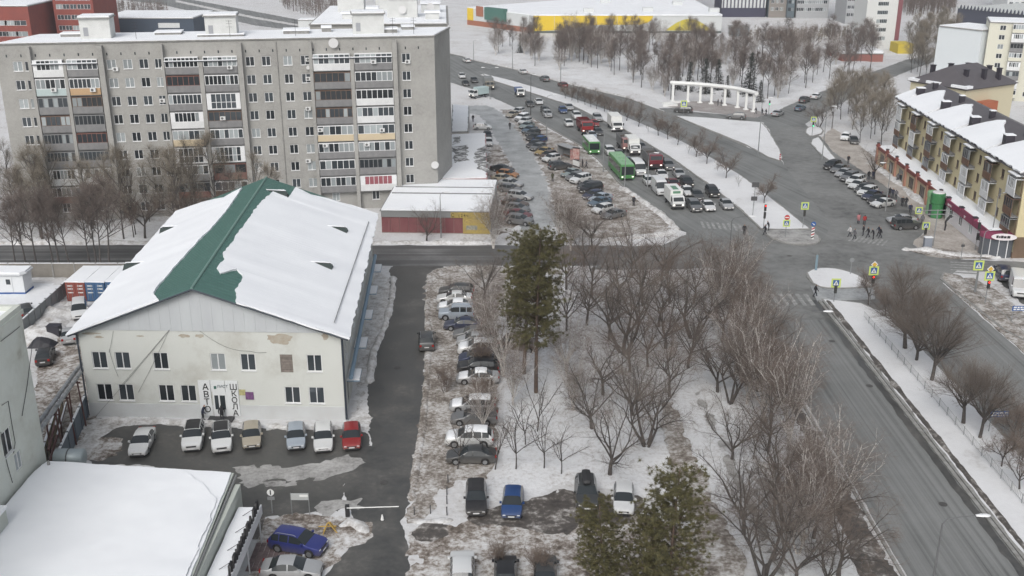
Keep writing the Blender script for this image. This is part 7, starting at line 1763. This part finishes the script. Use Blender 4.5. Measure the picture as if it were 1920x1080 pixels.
tag((lambda o: o)(None) or thing('litter_bin', 'orange litter bin by the parked cars', 'bin', G(1058,331))); t = COL.objects[-1] if False else bpy.data.objects['litter_bin']; m = MB(); m.lathe((0,0), [(.26,0),(.32,.9),(.3,.95)], 12); m.build('drum', mat('bin_orange', (.40,.22,.06), .6), t); m = MB(); m.lathe((0,0), [(.34,.9),(.34,.97),(.1,1.0)], 12); m.build('rim', TRIM, t)
# white colonnade on the plaza
sheet('plaza', [(1248,199),(1290,190),(1345,190),(1400,202),(1440,214),(1415,221),(1330,211),(1270,204)], .045, PAVE_BROWN, amp=.2, seed=51)
t = thing('colonnade', 'white curved colonnade on the plaza before the wooded park strip', 'monument'); CWH = mat('colonnade_white', (.74,.75,.74), .6)
cb_ = [(1261,190),(1289,191),(1312,193),(1333,195),(1358,198),(1382,202),(1398,206),(1412,210)]; hh = 4.3
for q in cb_:
    p = G(*q); m = MB(); m.box(p.x-.28,p.x+.28,p.y-.28,p.y+.28,.3,hh); m.build('column', CWH, t); m = MB(); m.box(p.x-.6,p.x+.6,p.y-.5,p.y+.5,0,.3); m.build('plinth', CWH, t)
m = MB(); cp = smooth_loop([G(*q).xy for q in [(1257,189)]+cb_+[(1416,212)]], 2, False); m.tube([(p.x,p.y,hh+.35) for p in cp], .5, 8); m.build('beam', CWH, t)
for a, b in (((1243,196),(1278,192)),((1243,200),(1270,199))):
    A, B = G(*a), G(*b); m = MB(); c = (A+B)/2; m.obox((c.x,c.y), (B-A).xy, (B-A).length/2, .2, 0, .5, 0); o = m.build('parapet', CWH, t)
# ---- yard behind the driving school
def container(x, y, label, m_, rz=0):
    t = thing('shipping_container', label, 'container', (x,y,0), rz, 'shipping containers in the yard'); w, L, h = 2.44, 6.1, 2.6
    m = MB(); m.box(-w/2,w/2,0,L,.1,h); m.build('body', m_, t)
    for s in (-1,1):
        m = MB(); m.box(min(.03*s,s*(w/2-.06)), max(.03*s,s*(w/2-.06)), -.05,-.0,.2,h-.1); d = m.build('door', m_, t)
        for k in (.35,.8): m2 = MB(); m2.tube([(s*w/2*k,-.08,.25),(s*w/2*k,-.08,h-.15)], .025, 5); m2.build('lock_bar', POLE, d)
        for z in (1.2,1.7,2.1): m2 = MB(); m2.box(min(s*.3,s*.95), max(s*.3,s*.95), -.062,-.05,z,z+.12); m2.build('marking', WSG, d)
    for k in range(12):
        for s in (-1,1): m = MB(); x0 = s*w/2; m.box(min(x0,x0+s*.03),max(x0,x0+s*.03),.3+k*.48,.5+k*.48,.2,h-.1); m.build('corrugation', m_, t)
    m = MB(); m.prism(jitter_poly([(-w/2,.0),(w/2,.0),(w/2,L),(-w/2,L)],.6,.04), h, h+.16); m.build('roof_snow', SNOW_ROOF, t)
p = G(145,566); CR = mat('container_red', (.26,.07,.05), .7, (.20,.055,.045), 2); CB = mat('container_blue', (.05,.12,.24), .7, (.04,.09,.18), 2)
container(p.x, p.y, 'brick red shipping container with snow on top', CR); container(p.x+2.5, p.y, 'blue shipping container beside the red one', CB); container(p.x+5.0, p.y+.1, 'shipping container mostly hidden by the school roof, right of the blue one', CB)
t = thing('cabin', 'blue and white cabin with snowy roof at the left edge', 'cabin', (-64.9,126.4,0)); CW = mat('cabin_white', (.62,.64,.66), .6); CBL = mat('cabin_blue', (.03,.09,.27), .6)
m = MB(); m.box(-2.2,2.2,0,2.4,.3,2.7); m.build('wall', CW, t); m = MB(); m.box(-2.25,2.25,-.05,2.45,0,.3); m.build('base', CBL, t)
for x in (-2.0, ): m = MB(); m.box(x-.25,x+.5,-.06,.0,.3,2.6); m.build('corner_panel', CBL, t)
m = MB(); m.box(-.2,.75,-.06,0,.35,2.4); d = m.build('door', CW, t); m = MB(); m.box(.0,.55,-.08,-.06,1.4,2.1); m.build('pane', GLASS, d)
m = MB(); m.prism([(-2.4,-.3),(2.0,-.3),(2.6,.4),(2.5,2.6),(-2.4,2.6)], 2.7, 2.9); m.build('roof', CW, t); m = MB(); m.prism(jitter_poly([(-2.3,-.2),(2.0,-.2),(2.5,.4),(2.4,2.5),(-2.3,2.5)],.4,.06), 2.9, 3.1); m.build('roof_snow', SNOW_ROOF, t)
def fence(label, A, B, h, n, m_, post_m, name='fence', pw=.05, pr=.1, cat='fence'):
    A, B = Vector((A[0],A[1],0)), Vector((B[0],B[1],0)); L = (B-A).length; t = thing(name, label, cat, A, math.atan2((B-A).y,(B-A).x))
    m = MB(); m.box(.06,L/n-.06,-pw/2,pw/2,.05,h); me = m.mesh('panel', m_); q = MB(); q.box(-pr,pr,-pr,pr,0,h+.12); qm = q.mesh('post', post_m); c = MB(); c.box(.02,L/n-.02,-.1,.1,h,h+.08); cm = c.mesh('snow_cap', SNOW)
    for k in range(n): link('panel', me, t, (k*L/n,0,0)); link('post', qm, t, (k*L/n,0,0)); link('snow_cap', cm, t, (k*L/n,0,0))
    link('post', qm, t, (L,0,0))
CPN = mat('concrete_panel', (.24,.225,.20), .9, (.20,.185,.165), 1.5)
fence('concrete panel fence along the street behind the yard', (-100,133.0), (-47,133.0), 2.0, 18, CPN, CONC)
a, b = G(128,552), G(46,628); fence('grey sheet metal fence running through the yard', (a.x,a.y), (b.x,b.y), 1.9, 8, mat('grey_sheet_metal', (.25,.27,.28), .6, metal=.2), POLE)
fence('dark blue grey fence at the front corner of the driving school', (-41.6,92.0), (-39.4,79.5), 2.3, 5, mat('slate_fence', (.10,.125,.155), .7), mat('slate_fence_post', (.08,.10,.12), .7))
fence('old beige wall panels behind the heating pipes', (-44.6,93.5), (-41.0,80.0), 1.9, 4, mat('beige_wall', (.36,.29,.18), .9, (.30,.24,.16), 1), CPN)
t = thing('heating_pipes', 'pair of lagged heating pipes on red brown stands left of the school', 'pipes')
RUST = mat('rust_steel', (.10,.045,.04), .8)
for dx, dz in ((0,0),(.55,.0)):
    m = MB(); m.tube([(-42.6+dx,96,4.6+dz),(-42.2+dx,92,4.8+dz),(-40.4+dx,79.5,5.6+dz),(-39.4+dx*.4,76.7,5.8+dz)], .2, 8); m.build('pipe', mat('pipe_lagging', (.16,.165,.17), .5, (.36,.37,.38), 1.2), t)
for f in (.15,.45,.75):
    x, y = -42.2+1.8*f, 92-12.5*f; m = MB(); m.tube([(x-.3,y,0),(x-.2,y,4.7+f*.7)], .08, 5); m.tube([(x+.9,y,0),(x+.7,y,4.7+f*.7)], .08, 5); m.tube([(x-.4,y,4.55+f*.7),(x+1.0,y,4.55+f*.7)], .08, 5); m.build('stand', RUST, t)
for k in range(2):
    m = MB(); m.tube([(-43.2+k*.2,91,3.0-k),(-40.0,80,3.0-k)], .12, 5); m.build('beam', RUST, t); m = MB(); m.tube([(-43.2+k*.2,91,3.13-k),(-41.2,84.5,3.13-k)], .07, 5); m.build('beam_snow', SNOW, t)
t = thing('storage_tank', 'grey horizontal tank lying behind the low snowy roof', 'tank', (-38.2,77.3,2.9)); m = MB(); m.tube([(0,0,.9),(.1,0,.9),(2.4,0,.9),(2.5,0,.9)], [.5,.75,.75,.5], 14); m.build('shell', mat('tank_grey', (.30,.345,.36), .45, metal=.3), t, True); m = MB(); m.tube([(1.15,0,.9),(1.25,0,.9)], .78, 14); m.build('band', POLE_D, t); m = MB(); m.box(.4,2.1,-.4,.4,-2.9,.3); m.build('support', CONC, t)
ragged('yard', [(62,790),(66,700),(110,628),(160,622),(185,700),(190,780),(150,850),(95,850)], .02, MUD_SNOW, amp=.5, seed=61)
t = thing('waste_container', 'dark waste container on the snow heap by the school corner', 'container', G(104,630)); m = MB(); m.box(-.7,.7,-.5,.5,.1,1.3); m.build('body', mat('dark_plastic', (.03,.03,.04), .6), t); m = MB(); m.box(-.75,.75,-.55,.55,1.3,1.4); m.build('lid', MATS['dark_plastic'], t)
t = thing('scrap_heap', 'black tarpaulin covered heap behind the black hatchback', 'heap', G(80,648)); m = MB(); vs = []
for i in range(7):
    for j in range(5): x = -1.5+3*i/6; y = -.9+1.8*j/4; vs.append((x,y,max(.0,1.0*(1-(x/1.5)**2)*(1-(y/.9)**2)*(1.1+.6*noise.noise(Vector((x*1.5,y*1.5,2))))))) 
m.add(vs, [(i*5+j,(i+1)*5+j,(i+1)*5+j+1,i*5+j+1) for i in range(6) for j in range(4)]); m.build('tarpaulin', mat('black_tarp', (.02,.02,.026), .6), t)
# ---- barrier, boards and bollards by the drive
t = thing('barrier', 'black barrier cabinet with a long white boom across the drive', 'barrier', G(652,968)); m = MB(); m.box(-.16,.16,-.16,.16,0,1.05); m.build('cabinet', TRIM, t); b_ = G(749,966); m = MB(); m.tube([(0,-.2,.9),(b_.x-t.location.x,b_.y-t.location.y-.2,.95)], .045, 6); m.build('boom', WSG, t)
t = thing('information_board', 'grey information board on two legs by the yard entrance', 'board', G(548,966)); w_ = G(581,966).x - G(548,966).x
for x in (0,w_): m = MB(); m.tube([(x,0,0),(x,0,2.1)], .04, 6); m.build('leg', POLE, t)
m = MB(); m.box(0,w_,-.03,.03,1.45,2.05); m.build('panel', mat('board_grey', (.42,.44,.44), .5), t); m = MB(); m.box(w_*.5,w_*.97,-.045,-.03,1.75,1.95); m.build('notice', WSG, t)
t = post(511,962,2.3,'round weight limit sign with small plate by the yard entrance','road sign',[('limit',2.0,.6)]); m = MB(); m.box(-.3,.3,-.1,-.07,1.3,1.6); m.build('sub_plate', POLE, t)
t = thing('trestle', 'yellow wooden trestle lying beside the barrier', 'trestle', G(620,1000), .3); YW = mat('trestle_yellow', (.48,.32,.08), .8)
for a, b in (((-.6,0,0),(-.2,0,1.0)),((.5,-.1,0),(-.1,0,1.0)),((.5,.5,0),(0,.1,1.0)),((-.5,.5,0),(-.1,.1,1.0))): m = MB(); m.tube([a,b], .05, 4); m.build('leg', YW, t)
m = MB(); m.tube([(-.9,.1,.75),(.5,.2,.45)], .05, 4); m.build('rail', YW, t)
for i, (x, y) in enumerate([(777,966),(807,963),(838,966),(838,945),(838,928),(840,905)]):
    t = thing('bollard', f'thin dark bollard, {ordinal(i)} counted from the barrier end', 'bollard', G(x,y), 0, 'bollards round the snowy corner'); m = MB(); m.tube([(0,0,0),(0,0,.75)], .05, 6); m.build('shaft', POLE_D, t); m = MB(); m.tube([(0,0,.75),(0,0,.82)], [.07,.03], 6); m.build('cap', POLE_D, t)
t = thing('traffic_cone', 'small pale marker standing on the drive behind the boom', 'cone', G(717,975)); m = MB(); m.lathe((0,0), [(.16,0),(.05,.5)], 10); m.build('cone', WSG, t); m = MB(); m.box(-.2,.2,-.2,.2,0,.03); m.build('base', TRIM, t)
t = thing('sculpture', 'thin black bent figure sculpture on the pavement before the shops', 'sculpture', G(1771,433)); m = MB(); m.tube([(0,0,0),(.05,0,.9),(-.05,0,1.5),(.35,0,2.1),(.75,0,2.7),(.7,0,3.2)], [.12,.14,.16,.2,.14,.1], 8); m.build('figure', TRIM, t); m = MB(); m.tube([(.35,0,2.1),(1.0,0,2.3)], .06, 6); m.build('arm', TRIM, t)
# ---- people
def person_mesh(stride=.0, arm=.2, coat=False, lean=0.0, bag=False):
    J = {'pel':(0,0,.94,.15),'bel':(lean*.2,0,1.12,.155),'che':(lean*.5,0,1.34,.17),'nek':(lean*.75,0,1.50,.07),'hd0':(lean*.9,0,1.60,.10),'hd1':(lean,0,1.72,.095)}
    E = [('pel','bel'),('bel','che'),('che','nek'),('nek','hd0'),('hd0','hd1')]
    for s, n in ((1,'l'),(-1,'r')):
        k = stride*s
        J['hip'+n] = (0,.10*s,.88,.10); J['kne'+n] = (k*.5+.03,.10*s,.50,.07); J['ank'+n] = (k*1.0-(.06 if k < 0 else 0),.10*s,.10+(.06 if k < -.1 else 0),.055); J['toe'+n] = (k*1.0+.16,.11*s,.05+(.02 if k < -.1 else 0),.045)
        E += [('pel','hip'+n),('hip'+n,'kne'+n),('kne'+n,'ank'+n),('ank'+n,'toe'+n)]
        a = -arm*s
        J['sho'+n] = (lean*.6,.20*s,1.42,.085); J['elb'+n] = (lean*.5+a*.5,.27*s,1.14,.065); J['wri'+n] = (lean*.45+a*1.0+.06,.25*s,.92,.05); J['han'+n] = (lean*.45+a*1.1+.10,.24*s,.84,.045)
        E += [('che','sho'+n),('sho'+n,'elb'+n),('elb'+n,'wri'+n),('wri'+n,'han'+n)]
    if coat: J['skf'] = (.03,0,.62,.19); E.append(('pel','skf'))
    names = list(J); me = bpy.data.meshes.new('person_base'); me.from_pydata([J[n][:3] for n in names], [(names.index(a), names.index(b)) for a, b in E], [])
    ob = bpy.data.objects.new('person_base', me); COL.objects.link(ob); md = ob.modifiers.new('s', 'SKIN'); md.use_smooth_shade = True
    for i, n in enumerate(names): v = me.skin_vertices[0].data[i]; v.radius = (J[n][3],)*2; v.use_root = (n == 'pel')
    ob.modifiers.new('d', 'SUBSURF').levels = 1
    out = bpy.data.meshes.new_from_object(ob.evaluated_get(bpy.context.evaluated_depsgraph_get())); bpy.data.objects.remove(ob); bpy.data.meshes.remove(me)
    out.name = 'person'; out.materials.clear()
    for m_ in (mat('trousers_dark', (.025,.026,.032), .9), mat('jacket_dark', (.018,.018,.022), .85), mat('skin', (.42,.26,.19), .6), mat('hat_dark', (.03,.028,.03), .9), mat('boots', (.012,.012,.012), .7)): out.materials.append(m_)
    jz = .55 if coat else .86
    for p in out.polygons:
        c = p.center; hx = lean; y = abs(c.y)
        if c.z < .13: i = 4
        elif c.z < jz and not (y > .19 and c.z > .75): i = 0
        elif c.z > 1.685: i = 3
        elif c.z > 1.53: i = 2 if c.x > lean*.85-.02 else 3
        elif y > .19 and c.z < .88: i = 2
        else: i = 1
        p.material_index = i
    return out
PM = {'stand': person_mesh(.03,.05), 'walk': person_mesh(.26,.22,lean=.05), 'coat': person_mesh(.10,.10,True), 'lean': person_mesh(.05,.15,lean=.28)}
JK = {'black': None, 'white': (.6,.6,.6), 'pink': (.38,.16,.17), 'red': (.32,.03,.03), 'grey': (.12,.12,.13), 'navy': (.02,.025,.05), 'olive': (.06,.06,.035)}
def person(px, py, pose, jacket, face, label, group=None, s=1.0, z=0):
    p = G(px, py); p.z = z; a = G(px+face[0], py+face[1]); o = link('person', PM[pose], None, p, math.atan2(a.y-p.y, a.x-p.x)); o.scale = (s,)*3
    if JK[jacket]: setmat(o, mat('jacket_'+jacket, JK[jacket], .85), 1)
    return tag(o, label, 'person', group)
Lf, Rt, Up, Dn = (-10,0), (10,0), (0,-6), (0,6)
for a in [(381,789,'lean','navy',Rt,'person in a navy jacket bending before the lettered panel'),(417,790,'coat','black',Up,'person in a black coat facing the school door'),(1326,684,'walk','grey',Up,'walker in grey on the snow of the near park'),(1528,557,'walk','black',Rt,'person in black stepping off the striped crossing'),(1395,441,'coat','black',Dn,'person in a long dark coat alone on the crossing'),(1434,441,'walk','black',Lf,'person in black striding at the median kerb'),(1441,434,'lean','black',Lf,'person in black with a bag behind the striding one'),(1188,386,'coat','black',Dn,'person in dark coat on the snow left of the box truck'),(1036,341,'coat','olive',Up,'person in olive coat walking up the icy lane'),(887,229,'walk','black',Up,'person in black walking by the far annexe'),(956,243,'coat','black',Dn,'person beside the slanted row of parked cars'),(1092,314,'coat','black',Rt,'left person of the pair at the bus stop'),(1099,316,'walk','grey',Rt,'right person of the pair at the bus stop')]: person(*a)
grp = [(1593,444,'walk','white','white jacket, leading the group'),(1602,449,'walk','grey','grey jacket with a white cap'),(1618,442,'stand','black','black coat, third of the group'),(1627,446,'walk','black','black jacket in the middle of the group'),(1637,449,'lean','black','black jacket bending forward in the group'),(1647,443,'walk','navy','navy jacket at the rear of the group'),(1650,447,'walk','black','black jacket, last of the group')]
for x, y, po, j, d in grp: person(x, y, po, j, Lf, f'pedestrian in {d} crossing the avenue', 'pedestrians crossing the avenue')
person(1609,420,'coat','pink',Up,'pedestrian in a pink coat behind the crossing group','pedestrians crossing the avenue'); person(1620,423,'walk','red',Up,'pedestrian in a red jacket behind the crossing group','pedestrians crossing the avenue')
pv = [(1590,308),(1628,338),(1636,337),(1682,343),(1688,344),(1667,370),(1673,372),(1679,375),(1691,388),(1698,389),(1706,402),(1728,423),(1744,396)]
for i, (x, y) in enumerate(pv): person(x, y, ('stand','walk','coat')[i % 3], ('black','black','navy','grey')[i % 4], Up if i % 2 else Dn, f'dark dressed pedestrian, {ordinal(i)} from the far end of the shop pavement', 'pedestrians on the shop pavement', z=.08)
for i, (x, y) in enumerate([(1346,198),(1352,199),(1417,214),(1429,216),(1436,217)]): person(x, y, 'stand' if i < 2 else 'walk', 'black', Lf, f'distant dark pedestrian, {ordinal(i)} from the left near the white colonnade', 'distant pedestrians by the colonnade')
# ---------------------------------------------------------------- winter haze
hz = MB(); hz.box(-420, 420, -60, 700, -1.2, 56)
hm = bpy.data.materials.new('haze_air'); hm.use_nodes = True; N = hm.node_tree.nodes; N.clear()
vo = N.new('ShaderNodeVolumePrincipled'); vo.inputs['Color'].default_value = (.92,.95,1,1); vo.inputs['Density'].default_value = .00024; vo.inputs['Anisotropy'].default_value = .2
ou = N.new('ShaderNodeOutputMaterial'); hm.node_tree.links.new(vo.outputs[0], ou.inputs['Volume'])
o = hz.build('haze', hm); tag(o, 'thin pale winter haze filling the air over the district', 'haze', kind='stuff')
